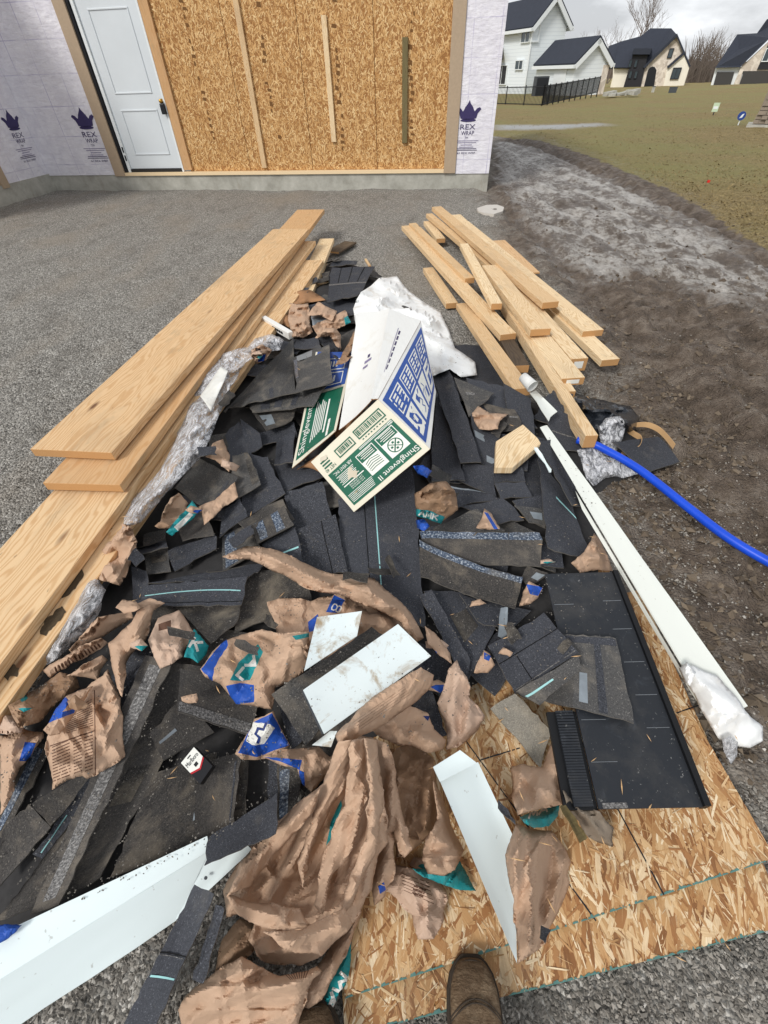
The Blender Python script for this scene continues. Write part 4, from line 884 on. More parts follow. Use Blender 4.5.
def piece(name, q, mat, label, cat, strips=(), group=None, world=False, stiff=0.25, thk=0.0045, wav=0.010, curl=0.010, off=0.004, st=True, r=3, b=4, bow=0.0, kind=None, tdir=None, extra=0.0, maxrise=0.06, jit=None):
    q = np.asarray(q, float); _seed[0] += 1; sd = _seed[0]
    lu = (np.linalg.norm(q[1] - q[0]) + np.linalg.norm(q[2] - q[3])) / 2; lv = (np.linalg.norm(q[3] - q[0]) + np.linalg.norm(q[2] - q[1])) / 2
    sc = 0.03 if world else 8.0
    n, m = int(np.clip(lu / sc, 3, 26)), int(np.clip(lv / sc, 3, 26))
    U_, V_ = np.meshgrid(np.arange(n + 1) / n, np.arange(m + 1) / m, indexing='ij')
    pts = bil(q, U_, V_)
    if bow: # sideways bend of the outline, in the sheet
        nrm = np.array([-(q[1] - q[0])[1], (q[1] - q[0])[0]]); nrm = nrm / (np.linalg.norm(nrm) + 1e-9); pts = pts + (bow * 4 * U_ * (1 - U_))[..., None] * nrm
    jit = (0.003 if world else 0.6) if jit is None else jit
    edge = (U_ == 0) | (U_ == 1) | (V_ == 0) | (V_ == 1); rj = np.random.default_rng(sd); pts = pts + (rj.normal(0, jit, pts.shape) * edge[..., None])
    fl = pts.reshape(-1, 2); X0 = fl if world else W(fl, 0.15)[:, :2]
    cz = curl * np.maximum(np.abs(2 * V_ - 1), np.abs(2 * U_ - 1)) ** 4 * (0.4 + 0.6 * (hsh(np.full(U_.shape, sd), (U_ > .5) * 2 + (V_ > .5), 3)))
    wz = wav * fbm(X0[:, 0] * 7, X0[:, 1] * 7, sd, 2)
    ex = cz.ravel() + wz + extra
    X = drape(xy=fl, off=off, stiff=stiff, extra=ex, r=r, b=b, maxrise=maxrise) if world else drape(px=fl, off=off, stiff=stiff, extra=ex, r=r, b=b, maxrise=maxrise)
    Gd = X.reshape(n + 1, m + 1, 3)
    LU = np.linalg.norm(np.diff(Gd, axis=0), axis=2).sum(0).mean(); LV = np.linalg.norm(np.diff(Gd, axis=1), axis=2).sum(1).mean()
    v, f, ft = grid_mesh(Gd, thk); uv = np.stack([U_ * LU, V_ * LV], -1).reshape(-1, 2) + sd * 0.37; uv = np.vstack([uv, uv])
    ns_ = 2 * (len(f) - 2 * (Gd.shape[0] - 1) * (Gd.shape[1] - 1)) if 0 else None
    nf_ = 2 * (Gd.shape[0] - 1) * (Gd.shape[1] - 1); shg = mat in ('granules', 'dusty', 'backing', 'mottled')
    o = mk(name, v, f, [MATS[mat], MATS['shingle_edge']] if shg else MATS[mat], mi=([0] * nf_ + [1] * (len(f) - nf_)) if shg else None, smooth=32, uv=uv, label=label, cat=cat, group=group, kind=kind)
    if st: stamp(v[:len(v) // 2], ft)
    for s_ in strips:
        k, u0, u1, v0, v1 = s_[:5]; nm, mm = STRIPM[k]
        a, bb = max(2, int(abs(u1 - u0) * n * 1.5)), max(1, int(abs(v1 - v0) * m * 1.5))
        su, sv = np.meshgrid(np.linspace(u0, u1, a + 1), np.linspace(v0, v1, bb + 1), indexing='ij')
        if len(s_) > 5: sv = sv + s_[5] * 4 * su * (1 - su)
        g_ = samp(Gd, su, sv) + np.array([0, 0, 0.0012]); vv, ff, _ = grid_mesh(g_, 0.001); u2 = np.stack([su * LU, sv * LV], -1).reshape(-1, 2) + sd * .37
        mk(nm, vv, ff, MATS[mm], o, smooth=32, uv=np.vstack([u2, u2]))
    return o, Gd
# stroke lettering for torn print
STROKE = {'A': [((0, 0), (.5, 1)), ((.5, 1), (1, 0)), ((.22, .38), (.78, .38))], 'M': [((0, 0), (.08, 1)), ((.08, 1), (.5, .3)), ((.5, .3), (.92, 1)), ((.92, 1), (1, 0))], 'K': [((.05, 0), (.05, 1)), ((.05, .45), (.95, 1)), ((.35, .62), (1, 0))],
          'O': [((.0, .2), (.0, .8)), ((0, .8), (.25, 1)), ((.25, 1), (.75, 1)), ((.75, 1), (1, .8)), ((1, .8), (1, .2)), ((1, .2), (.75, 0)), ((.75, 0), (.25, 0)), ((.25, 0), (0, .2))], 'T': [((.5, 0), (.5, 1)), ((0, 1), (1, 1))], 'L': [((.1, 0), (.1, 1)), ((.1, 0), (.9, 0))],
          'R': [((.05, 0), (.05, 1)), ((.05, 1), (.8, 1)), ((.8, 1), (.95, .75)), ((.95, .75), (.8, .5)), ((.8, .5), (.05, .5)), ((.45, .5), (1, 0))], 'C': [((1, .85), (.7, 1)), ((.7, 1), (.2, 1)), ((.2, 1), (0, .7)), ((0, .7), (0, .3)), ((0, .3), (.2, 0)), ((.2, 0), (.7, 0)), ((.7, 0), (1, .15))]}
def letters(s, o, ex, ey, w=0.2, gap=0.28, mat='white_print'):
    o, ex, ey = map(lambda t: np.asarray(t, float), (o, ex, ey)); out = []
    for k, ch in enumerate(s):
        for a, b in STROKE[ch]:
            pa = o + ex * (k * (1 + gap) + a[0]) + ey * a[1]; pb = o + ex * (k * (1 + gap) + b[0]) + ey * b[1]
            d = pb - pa; ln = np.linalg.norm(d) + 1e-9; d = d / ln; nn = np.array([-d[1], d[0]]) * w * np.linalg.norm(ex) / 2; e = d * w * np.linalg.norm(ex) * 0.4
            out.append((mat, [pa - e - nn, pb + e - nn, pb + e + nn, pa - e + nn]))
    return out
def textlines(q, n, fill=0.9, th=0.4, seed=0, mat='ink', broken=True):
    r = random.Random(seed); out = []
    for k in range(n):
        v0 = (k + 0.3) / n; v1 = v0 + th / n; u = 0.0
        while u < fill:
            w = r.uniform(.15, .5) if broken else fill; e = min(u + w, fill); out.append((mat, bil(q, np.array([u, e, e, u]), np.array([v0, v0, v1, v1])))); u = e + r.uniform(.02, .06)
    return out
def resample(poly, step, jag, rg, closed=True):
    out = []; n = len(poly)
    for i in range(n if closed else n - 1):
        a, b = np.asarray(poly[i], float), np.asarray(poly[(i + 1) % n], float); L_ = np.linalg.norm(b - a); k = max(1, int(L_ / step)); d = (b - a) / (L_ + 1e-9); nn = np.array([-d[1], d[0]])
        for j in range(k):
            p = a + (b - a) * j / k
            if j and jag: p = p + nn * rg.normal(0, jag)
            out.append(p)
    return np.array(out)
def coarse(u, w, sz, a, rg):
    """flat facets between random points: the folded planes of crumpled paper"""
    lo = np.array([u.min(), w.min()]) - sz * 1.5; hi = np.array([u.max(), w.max()]) + sz * 1.5
    nx, ny = max(3, int((hi[0] - lo[0]) / sz)), max(3, int((hi[1] - lo[1]) / sz))
    gx0, gy0 = np.meshgrid(np.linspace(lo[0], hi[0], nx), np.linspace(lo[1], hi[1], ny), indexing='ij')
    p = np.stack([gx0.ravel(), gy0.ravel()], 1); p = p + rg.uniform(-.42, .42, p.shape) * sz; zc_ = rg.uniform(0, a, len(p))
    pv, _, pf, ov, _, _ = delaunay_2d_cdt([Vector(q) for q in p], [], [], 0, 1e-6)
    pv = np.array([(q.x, q.y) for q in pv]); zc_ = np.array([zc_[o[0]] for o in ov]); out = np.zeros(len(u)); pts = np.stack([u, w], 1)
    for f in pf:
        if len(f) != 3: continue
        A, B, C = pv[f[0]], pv[f[1]], pv[f[2]]; k = np.nonzero((u >= min(A[0], B[0], C[0])) & (u <= max(A[0], B[0], C[0])) & (w >= min(A[1], B[1], C[1])) & (w <= max(A[1], B[1], C[1])))[0]
        if not len(k): continue
        d = (B[1] - C[1]) * (A[0] - C[0]) + (C[0] - B[0]) * (A[1] - C[1])
        if abs(d) < 1e-12: continue
        q = pts[k]; l1 = ((B[1] - C[1]) * (q[:, 0] - C[0]) + (C[0] - B[0]) * (q[:, 1] - C[1])) / d; l2 = ((C[1] - A[1]) * (q[:, 0] - C[0]) + (A[0] - C[0]) * (q[:, 1] - C[1])) / d; l3 = 1 - l1 - l2
        m = (l1 >= -1e-9) & (l2 >= -1e-9) & (l3 >= -1e-9); out[k[m]] = l1[m] * zc_[f[0]] + l2[m] * zc_[f[1]] + l3[m] * zc_[f[2]]
    return out
def sheet(name, poly, mats, label, cat, prints=(), amp=0.02, lam=0.09, ang=0.0, stretch=1.0, puff=0.02, dl=7.0, tuck=1.0, jag=1.1, step=2.5, off=0.004, stiff=0.0, r=2, b=3, group=None, st=True, smooth=True, wavy=0.0, kind=None, ridge=None, rnd=False, extra=0.0):
    _seed[0] += 1; sd = _seed[0]; rg = np.random.default_rng(sd); poly = np.asarray(poly, float)
    if rnd:
        n0 = len(poly); cc = catmull([poly[-1]] + list(poly) + [poly[0], poly[1]], 4); poly = cc[4:4 + 4 * n0]
    bd = resample(resample(poly, 9.0, jag, rg), step, jag * .22, rg); lo, hi = poly.min(0), poly.max(0)
    xs, ys = np.meshgrid(np.arange(lo[0], hi[0], step), np.arange(lo[1], hi[1], step * 0.87)); xs[1::2] += step / 2
    pin = np.stack([xs.ravel(), ys.ravel()], 1) + rg.normal(0, step * 0.12, (xs.size, 2)); pin = pin[inpoly(pin, bd)]; pin = pin[pdist(pin, bd) > step * 0.45]
    vs = [tuple(p) for p in bd] + [tuple(p) for p in pin]; nb = len(bd); ed = [(i, (i + 1) % nb) for i in range(nb)]
    pr = []
    for mt, pg in prints:
        pg = np.asarray(pg, float); rs = resample(pg, step * 1.5, 0.25 if len(pg) > 4 else 0.0, rg)
        b0 = len(vs); vs += [tuple(p) for p in rs]; ed += [(b0 + i, b0 + (i + 1) % len(rs)) for i in range(len(rs))]; pr.append((mt, rs))
    v2, _, f2, _, _, _ = delaunay_2d_cdt([Vector(p) for p in vs], ed, [], 0, 0.02)
    v2 = np.array([(p.x, p.y) for p in v2]); f2 = np.array([f for f in f2 if len(f) == 3])
    cen = v2[f2].mean(1); k = inpoly(cen, bd); f2, cen = f2[k], cen[k]
    a_, b_, c_ = v2[f2[:, 0]], v2[f2[:, 1]], v2[f2[:, 2]]
    ar = (b_[:, 0] - a_[:, 0]) * (c_[:, 1] - a_[:, 1]) - (b_[:, 1] - a_[:, 1]) * (c_[:, 0] - a_[:, 0]); f2[ar > 0] = f2[ar > 0][:, ::-1]; ok = np.abs(ar) > 1e-4; f2, cen = f2[ok], cen[ok]
    us, inv = np.unique(f2, return_inverse=True); v2 = v2[us]; f2 = inv.reshape(f2.shape)
    names = list(mats) + [m for m in dict.fromkeys(mt for mt, _ in pr) if m not in mats]; mi = np.zeros(len(f2), int)
    for mt, rs in pr: mi[inpoly(cen, rs)] = names.index(mt)
    d = pdist(v2, poly); taper = 1 - np.exp(-(d / dl))
    X = W(v2, 0.15)[:, :2]; ca, sa = math.cos(ang), math.sin(ang); u = (X[:, 0] * ca + X[:, 1] * sa) / stretch; w = -X[:, 0] * sa + X[:, 1] * ca
    wx = 0.12 * lam * (fbm(u / lam * 0.7, w / lam * 0.7, sd + 7, 2) - 0.5); u = u + wx; w = w + 0.2 * lam * (fbm(u / lam * .8 + 9, w / lam * .8, sd + 8, 2) - 0.5) + wx
    h = 1.25 * facet(u / lam, w / lam, sd) + 0.42 * facet((u * .8 - w * .6) / lam * 2.1, (u * .6 + w * .8) / lam * 2.1, sd + 1) + 0.13 * facet((u * .6 + w * .8) / lam * 4.3, (w * .6 - u * .8) / lam * 4.3, sd + 2) + 0.04 * facet(u / lam * 9, w / lam * 9, sd + 3)
    h = np.clip((h / 1.85 - 0.5) * 2.1 + 0.5, -0.2, 1.2)
    PL = mats[0][:5] in ('kraft', 'teal_', 'blue_', 'bag_w', 'clear', 'tarp_', 'grey_')
    if PL:
        bag = mats[0][:5] in ('bag_w', 'clear', 'tarp_'); lo_, hi_ = X.min(0), X.max(0); area = max(float(np.prod(hi_ - lo_)) * .6, .0005)
        BAGW = mats[0] == 'bag_white'
        s1 = lam * (0.85 if not bag else 0.7); h = np.zeros(len(X)); st_ = stretch ** .8
        for sz, aa, so in (((s1, .6, 0), (s1 * .4, .4, 1)) if BAGW else ((s1 * 1.15, 1.35, 0), (s1 * .5, 1.0, 1), (s1 * .2, .36, 2))):
            h += coarse(u * stretch / st_, w, sz, sz * aa * (.8 if bag else 1.0), rg)
        h = h * np.clip((amp / .035) ** .5, .6, 1.5); h = h - np.percentile(h, 3); h = np.where(h < 0, h * .3, h); h = np.where(h > .07, .07 + (h - .07) * .4, h)
        tuck, puff, dl, amp = .25, puff * .7, dl * .7, 1.0
    z = off + extra + puff * taper * (0.7 + 0.6 * fbm(X[:, 0] * 6, X[:, 1] * 6, sd + 5, 2)) + amp * h * (taper * tuck + (1 - tuck))
    if ridge: 
        for (p0, p1, hh, wd) in ridge: z = z + hh * np.maximum(0, 1 - pdist(v2, [p0, p1]) / wd)
    if PL:
        ap = abs(sum(poly[q][0] * poly[q - 1][1] - poly[q - 1][0] * poly[q][1] for q in range(len(poly)))) / 2; fa = math.atan2(*(lambda t: (t[1], t[0]))(P(np.array([X[0][0] + .1 * math.cos(ang), X[0][1] + .1 * math.sin(ang), .15])) - P(np.array([X[0][0], X[0][1], .15]))))
        for q in range(int(np.clip(ap / (420 if BAGW else 210), 2, 70))):
            c_ = v2[rg.integers(len(v2))]; th_ = fa + rg.normal(0, .3) if (stretch > 1.3 and rg.random() < .75) else rg.uniform(0, 6.28); e_ = np.array([math.cos(th_), math.sin(th_)]); l_ = (rg.uniform(18, 60) if BAGW else rg.uniform(10, 42)) * (1.0 + .5 * (stretch > 1.3)); wd = rg.uniform(7, 16)
            rel = v2 - c_; al = np.abs(rel @ e_) / l_; pe = rel @ np.array([-e_[1], e_[0]]); pr2 = np.where(pe > 0, 1 - pe / wd, 1 + pe / (wd * rg.choice((.32, .5, .9))))
            z = z + rg.uniform(.007, .02) * (.7 if bag else 1) * np.maximum(0, pr2) * np.maximum(0, 1 - al ** 2) * np.minimum(1, .35 + taper)
    V = drape(px=v2, off=0.0, stiff=stiff, extra=z, r=r, b=b)
    if PL: smooth = 22 if BAGW else 16 if mats[0][:5] in ('bag_w', 'clear', 'tarp_', 'grey_') else 9
    o = mk(name, V, f2, [MATS[m] for m in names], smooth=smooth, mi=mi, label=label, cat=cat, group=group, kind=kind)
    sm = o.modifiers.new('thickness', 'SOLIDIFY'); sm.thickness = 0.0012; sm.offset = -1
    if st: stamp(V, f2)
    return o
def board(near, far, zn, zf, thk, mat, label, grp, cat='board', wid=None, tilt=0.0, bev=0.0018, ws=1.0, name='lumber_board', labels=None):
    a, b = W(near, zn); c, d = W(far, zf); nm, fm = (a + b) / 2, (c + d) / 2; ax = fm - nm; Ln = np.linalg.norm(ax); ax /= Ln
    sd_ = (b - a); sd_ -= ax * (sd_ @ ax); w0 = np.linalg.norm(sd_); s2 = (d - c) - ax * ((d - c) @ ax); w_ = wid or (w0 + np.linalg.norm(s2)) / 2 * ws
    e = sd_ / w0; e[2] += tilt; e -= ax * (e @ ax); e /= np.linalg.norm(e); up = np.cross(e, ax); up = up if up[2] > 0 else -up
    o0 = nm - e * w_ / 2; v = boxv(o0 - up * thk, ax * Ln, e * w_, up * thk)
    o = mk(name, v, BOXF, [MATS[mat], MATS['end_grain']], label=label, cat=cat, group=grp)
    me = o.data; lay = me.uv_layers.new(name='UVMap')
    for pl in me.polygons:
        nn = np.array(pl.normal); end = abs(nn @ ax) > 0.9; side = abs(nn @ e) > 0.9
        if end: pl.material_index = 1
        for li in pl.loop_indices:
            p = np.array(me.vertices[me.loops[li].vertex_index].co) - o0
            lay.data[li].uv = (p @ e, p @ up) if end else ((p @ ax, p @ up + 0.5) if side else (p @ ax, p @ e))
    bv = o.modifiers.new('bevel', 'BEVEL'); bv.width = bev; bv.segments = 2
    return o, (o0, ax, e, up, Ln, w_)

# dark mass of crushed shingle crumbs under everything
step = 4; sub = MOUND[::step, ::step]; si, sj = sub.shape; k = np.arange(si * sj).reshape(si, sj)
hz = np.where(sub > 0.004, sub - 0.006 + 0.012 * (fbm(XX[::step, ::step] * 12, YY[::step, ::step] * 12, 9, 3) - 0.6), -0.03)
hv = np.column_stack([XX[::step, ::step].ravel(), YY[::step, ::step].ravel(), hz.ravel()]); hf = np.stack([k[:-1, :-1], k[1:, :-1], k[1:, 1:], k[:-1, 1:]], -1).reshape(-1, 4)
ok = (hz.ravel()[hf] > -0.02).any(1); hf = hf[ok]; us, inv = np.unique(hf, return_inverse=True)
mk('shingle_crumbs', hv[us], inv.reshape(hf.shape), MATS['heap_dark'], smooth=True, kind='stuff', label='dark crumbled shingle waste filling the bottom of the pile', cat='debris')

# buried scraps, all alike
fr_ = random.Random(11); GRP = 'black shingle scraps buried low in the pile'; cnt = 0; lo, hi = PILE_W.min(0), PILE_W.max(0)
while cnt < 75:
    c_ = np.array([fr_.uniform(lo[0], hi[0]), fr_.uniform(lo[1], hi[1])])
    if not inpoly([c_], PILE_W)[0] or pdist(np.array([c_]), PILE_W)[0] < 0.07: continue
    a = fr_.uniform(0, 6.28); l_, w_ = fr_.uniform(.14, .34), fr_.uniform(.09, .17); ex = np.array([math.cos(a), math.sin(a)]) * l_ / 2; ey = np.array([-math.sin(a), math.cos(a)]) * w_ / 2
    piece('shingle_scrap', [c_ - ex - ey, c_ + ex - ey, c_ + ex * fr_.uniform(.8, 1) + ey, c_ - ex + ey], fr_.choice(['granules', 'granules', 'backing', 'dusty']), 'black shingle scrap buried low in the pile under other scraps', 'shingle', group=GRP, world=True, stiff=0.5, curl=0.02, wav=0.01); cnt += 1

# sheets of strand board on the gravel
def osb(corner_px, z, label, seed, n, marks=()):
    A, B, C, D = W(corner_px, z); thk = 0.0115; v = [A, B, C, D] + [p - UPV * thk for p in (A, B, C, D)]
    o = mk('strand_board_sheet', v, [(0, 1, 2, 3), (7, 6, 5, 4), (0, 4, 5, 1), (1, 5, 6, 2), (2, 6, 7, 3), (3, 7, 4, 0)], [MATS['osb_core'], MATS['osb_edge']], mi=[0, 0, 1, 1, 1, 1], label=label, cat='board', group='strand board sheets under the debris')
    w_, h_ = np.linalg.norm(B - A), np.linalg.norm(D - A); strands('board_strands', o, A, None, None, UPV, w_, h_, n, 0.12, 0.023, 1.45, 0.5, MATS['osb_strand'], seed, (A, B, C, D)); strands('fine_strands', o, A + UPV * .0012, None, None, UPV, w_, h_, n // 3, 0.05, 0.006, 1.45, 0.8, MATS['osb_strand'], seed + 7, (A + UPV * .0012, B + UPV * .0012, C + UPV * .0012, D + UPV * .0012))
    for (p0, p1, wd) in marks:
        a, b = W([p0, p1], z + 0.0036); d = (b - a) / np.linalg.norm(b - a); nn = np.array([-d[1], d[0], 0]) * wd; m = 14; g_ = np.array([[a + (b - a) * i / m + nn * s_ * random.uniform(.6, 1.2) for s_ in (-1, 1)] for i in range(m + 1)])
        vv, ff, _ = grid_mesh(g_, 0.0006); mk('snapped_line', vv, ff, MATS['wall_stamp' if 0 else 'lock_black'], o)
    return o
osb(OSB2_PX, 0.014, 'lower bare strand board sheet showing as a strip along the gravel', 301, 9000)
osb(OSB1_PX, 0.030, 'upper bare strand board sheet with black ruled lines, under the paper', 302, 11000, [((464, 738), (596, 921), .0022), ((500, 590), (664, 895), .0022), ((480, 760), (520, 748), .002), ((654, 721), (702, 704), .002), ((520, 690), (545, 680), .0022)])
def strand_loose(): pass

# ------------------------------------------------------------------ shingles traced one by one, lowest first
SG = 'torn asphalt shingles in the pile'
def sh(q, mat, label, strips=(), **k): return piece('asphalt_shingle', q, mat, label, 'shingle', strips, SG, **k)
# back of the pile
sh([(309, 305), (356, 297), (353, 315), (312, 318)], 'granules', 'dark shingle curled under the ridge shingle at the far end of the pile')
sh([(330, 268), (375, 266), (357, 297), (327, 302)], 'granules', 'ridge shingle with cut tabs and pale line, farthest in the pile', [('light', 0.0, 1.0, .49, .53), ('tab', .0, .03, 0, .48), ('tab', .24, .26, 0.0, .48), ('tab', .5, .52, 0.0, .48), ('tab', .75, .77, 0, .48)], curl=0.04, stiff=.6)
sh([(330, 345), (362, 322), (364, 345), (340, 368)], 'backing', 'dark shingle strip lying between brown paper and the white box')
# right upper part
sh([(440, 345), (500, 345), (505, 398), (452, 400)], 'granules', 'wide shingle flat on the pile below the pale trim board')
sh([(466, 378), (513, 389), (537, 428), (482, 412)], 'granules', 'shingle bent over a dark hollow beside the paper cup', curl=.03)
sh([(504, 384), (530, 398), (537, 442), (510, 430)], 'granules', 'dark shingle flap bent down under the near end of the wide plank', curl=.02)
sh([(482, 402), (515, 410), (522, 428), (500, 432)], 'backing', 'small shingle with a pale line above the crumpled paper', [('light', 0.02, .95, .4, .47)])
sh([(453, 377), (494, 392), (484, 402), (470, 416)], 'dusty', 'pointed shingle with pale scratch beside the white plastic sheet', [('light', .2, .5, .35, .45)], curl=.02)
sh([(540, 400), (575, 418), (592, 455), (556, 448)], 'granules', 'shingle with fine pale line running under the blue pipe end', [('light', .05, .95, .62, .65)])
sh([(517, 430), (548, 440), (556, 500), (528, 508)], 'granules', 'shingle lying under the pale cut block and white trim tip')
sh([(495, 432), (530, 440), (528, 470), (494, 468)], 'granules', 'shingle mostly hidden under the pale cut wood block')
sh([(418, 466), (446, 436), (468, 482), (430, 484)], 'granules', 'shingle corner showing just right of the white carton')
sh([(470, 415), (500, 432), (496, 470), (478, 462)], 'granules', 'shingle with two torn film patches left of the wood block', [('film', .05, .45, .3, .45), ('film', .5, .95, .75, .9)])
sh([(462, 464), (494, 465), (496, 497), (460, 481)], 'granules', 'short shingle below the broad near-vertical shingle')
sh([(449, 485), (484, 492), (503, 499), (459, 506)], 'granules', 'narrow shingle with dull film edge over the torn paper', [('film', .0, 1, .0, .12)])
sh([(436, 390), (452, 424), (465, 480), (431, 481)], 'granules', 'shingle with long blue-grey film line beside the carton', [('film', .02, .98, .02, .08)])
sh([(432, 376), (449, 369), (482, 462), (461, 463)], 'granules', 'broad near-vertical black shingle leaning right of the carton')
sh([(495, 468), (522, 467), (526, 481), (494, 482)], 'granules', 'small square shingle just below the cut wood block')
sh([(495, 483), (525, 482), (532, 497), (501, 499)], 'granules', 'second small square shingle below the cut wood block')
sh([(512, 500), (545, 494), (552, 530), (526, 520)], 'granules', 'triangular shingle left of the long shingle with green thread')
sh([(461, 506), (503, 498), (525, 519), (497, 524)], 'granules', 'shingle above the fanned pair with frosted bands')
sh([(514, 505), (546, 509), (546, 526), (530, 522)], 'dusty', 'small dusty shingle end with curled silver film', [('film', .4, .85, .3, .7)])
sh([(541, 543), (562, 546), (564, 568), (541, 566)], 'granules', 'small dark shingle between the fanned pair and long shingle')
sh([(433, 528), (476, 508), (506, 531), (440, 533)], 'dusty', 'dusty shingle tip behind the fanned pair')
sh([(527, 566), (549, 573), (530, 586), (520, 579)], 'backing', 'small shingle corner with bent foil at the right of the fan', [('film', .55, .95, .2, .6)])
sh([(538, 452), (570, 500), (594, 562), (547, 547)], 'granules', 'long shingle with a green thread beside the cream trim', [('thread', .42, .98, .30, .325)], stiff=.3)
sh([(536, 441), (553, 440), (585, 508), (572, 505)], 'granules', 'slim dark shingle lying against the cream trim')
# centre
sh([(338, 500), (413, 468), (425, 628), (344, 585)], 'granules', 'large dark shingle in the middle with thin green thread', [('thread', .47, .485, 0, 1), ('tab', .33, .34, 0, 1)])
sh([(419, 531), (541, 532), (542, 567), (424, 560)], 'backing', 'upper shingle of the fanned pair with frosted blue band', [('seal', 0, 1, .02, .24)])
sh([(424, 590), (465, 592), (497, 625), (468, 682)], 'granules', 'shingle with a brown patch and a film tag in mid pile', [('dust', .3, .72, .35, .7), ('film', .0, .16, .04, .2)])
sh([(459, 594), (531, 611), (510, 630), (478, 622)], 'granules', 'dark shingle half under the lower fanned shingle')
sh([(419, 540), (524, 577), (516, 608), (421, 575)], 'backing', 'lower shingle of the fanned pair with frosted blue band', [('seal', 0, 1, .02, .2)], bow=3, curl=.015)
sh([(420, 596), (432, 590), (470, 660), (466, 684)], 'granules', 'dark slim shingle leaning left of the brown patched one')
o_, _ = piece('film_offcut', [(501, 608), (508, 608), (507, 641), (498, 637)], 'film_strip', 'loose silvery strip of film in front of the fanned shingles', 'film strip', thk=.001)
# around the carton's left
sh([(274, 464), (300, 459), (325, 476), (284, 492)], 'granules', 'shingle whose end shows left of the carton flap')
sh([(284, 492), (322, 482), (332, 516), (294, 533)], 'granules', 'square granule tab, upper of two left of the central shingle')
sh([(294, 531), (335, 515), (347, 572), (306, 574)], 'granules', 'two-tab shingle below the square tab, left of centre', [('tab', .64, .66, .0, 1)])
sh([(262, 545), (294, 526), (304, 566), (272, 572)], 'granules', 'dark shingle with short blue thread under the paper ribbon', [('thread', .1, .95, .5, .54)])
sh([(242, 575), (300, 562), (312, 602), (234, 632)], 'mottled', 'mud-mottled shingle below the paper ribbon', wav=.008)
sh([(222, 535), (253, 523), (262, 549), (223, 572)], 'dusty', 'shingle with wide torn blue film smear, left of the ribbon tip', [('seal', .08, .4, .05, .95)])
sh([(225, 434), (240, 421), (258, 470), (232, 472)], 'granules', 'curved shingle left of the fan of dark flaps', curl=.02)
sh([(241, 419), (260, 434), (262, 446), (247, 457)], 'granules', 'small granule flap under the big dusty flaps')
sh([(248, 453), (267, 458), (286, 494), (240, 522)], 'granules', 'long slanting shingle below the dark fan')
sh([(233, 456), (248, 452), (262, 484), (230, 503)], 'dusty', 'shingle with a muddy pale corner right of the square flap', [('dust', .72, .98, .0, .9)])
sh([(277, 441), (295, 432), (293, 462), (273, 464)], 'granules', 'dark flap between the dusty flaps and the green carton flap', curl=.03)
sh([(253, 413), (296, 408), (292, 422), (266, 430)], 'backing', 'narrow shingle with film scrap under the dusty pair', [('film', .1, .4, .2, .8)])
sh([(221, 514), (239, 497), (248, 516), (220, 537)], 'granules', 'small shingle just below the square dusty flap')
sh([(238, 523), (282, 499), (294, 519), (254, 536)], 'backing', 'long shingle underneath the blue streaked square')
sh([(250, 525), (284, 506), (293, 525), (257, 544)], 'backing', 'small shingle square with two blue streaked bands', [('seal', .12, .34, .05, .95), ('seal', .58, .8, .05, .95)], curl=.012)
sh([(143, 535), (165, 529), (171, 571), (147, 574)], 'dusty', 'grey curved shingle at the left beside the clear wrap', [('dust', .25, .9, .6, .75)], curl=.02)
sh([(167, 550), (214, 534), (217, 548), (175, 571)], 'granules', 'dark shingle pointing left under the torn printed paper')
sh([(178, 520), (205, 512), (215, 535), (182, 540)], 'backing', 'shingle in the hollow below the square dusty flap')
sh([(131, 548), (165, 540), (168, 546), (135, 555)], 'granules', 'thin bent strap of shingle beside the clear wrap', curl=.03)
sh([(131, 566), (147, 571), (150, 606), (134, 608)], 'granules', 'stack of dark shingle ends at the left by the wrap', wav=.015)
sh([(148, 583), (250, 564), (263, 565), (247, 579)], 'granules', 'narrow dark shingle above the green thread shingle')
sh([(174, 604), (242, 603), (238, 621), (211, 644)], 'mottled', 'mud-stained shingle triangle below the green thread shingle')
sh([(143, 586), (247, 576), (242, 605), (142, 606)], 'granules', 'wide shingle with a pale green thread at the left', [('thread', .03, .96, .5, .54, -.12), ('tab', 0, 1, .86, .88)])
# dusty pair on top, over the carton flap (placed after the carton)
LATE = [
 ([(249, 404), (326, 385), (313, 406), (252, 413)], 'dusty', 'stack of shingle edges under the dusty pair', [('dark', .15, .28, .2, .8), ('dark', .35, .46, .2, .8), ('dark', .6, .68, .2, .8)]),
 ([(315, 338), (339, 338), (338, 361), (326, 348)], 'granules', 'shingle corner behind the dusty pair, near brown paper', ()),
 ([(292, 339), (316, 337), (322, 348), (294, 349)], 'granules', 'dark strip of shingle behind the film tab of the dusty pair', ()),
 ([(224, 411), (293, 339), (295, 392), (228, 409)], 'dusty', 'large dusty grey shingle, left one of the dusty pair', [('dark', .62, .68, .5, .98)]),
 ([(293, 357), (329, 345), (332, 382), (296, 393)], 'dusty', 'dusty grey shingle with film tab, right one of the dusty pair', [('film', .1, .5, .02, .16), ('seal', .02, .1, .1, .6)]),
 ([(174, 487), (199, 458), (238, 478), (214, 517)], 'dusty', 'square dusty shingle flap tilted over brown paper at the left', [('dark', .02, .2, .82, .88), ('dark', .3, .5, .82, .88), ('dark', .6, .85, .82, .88)])]
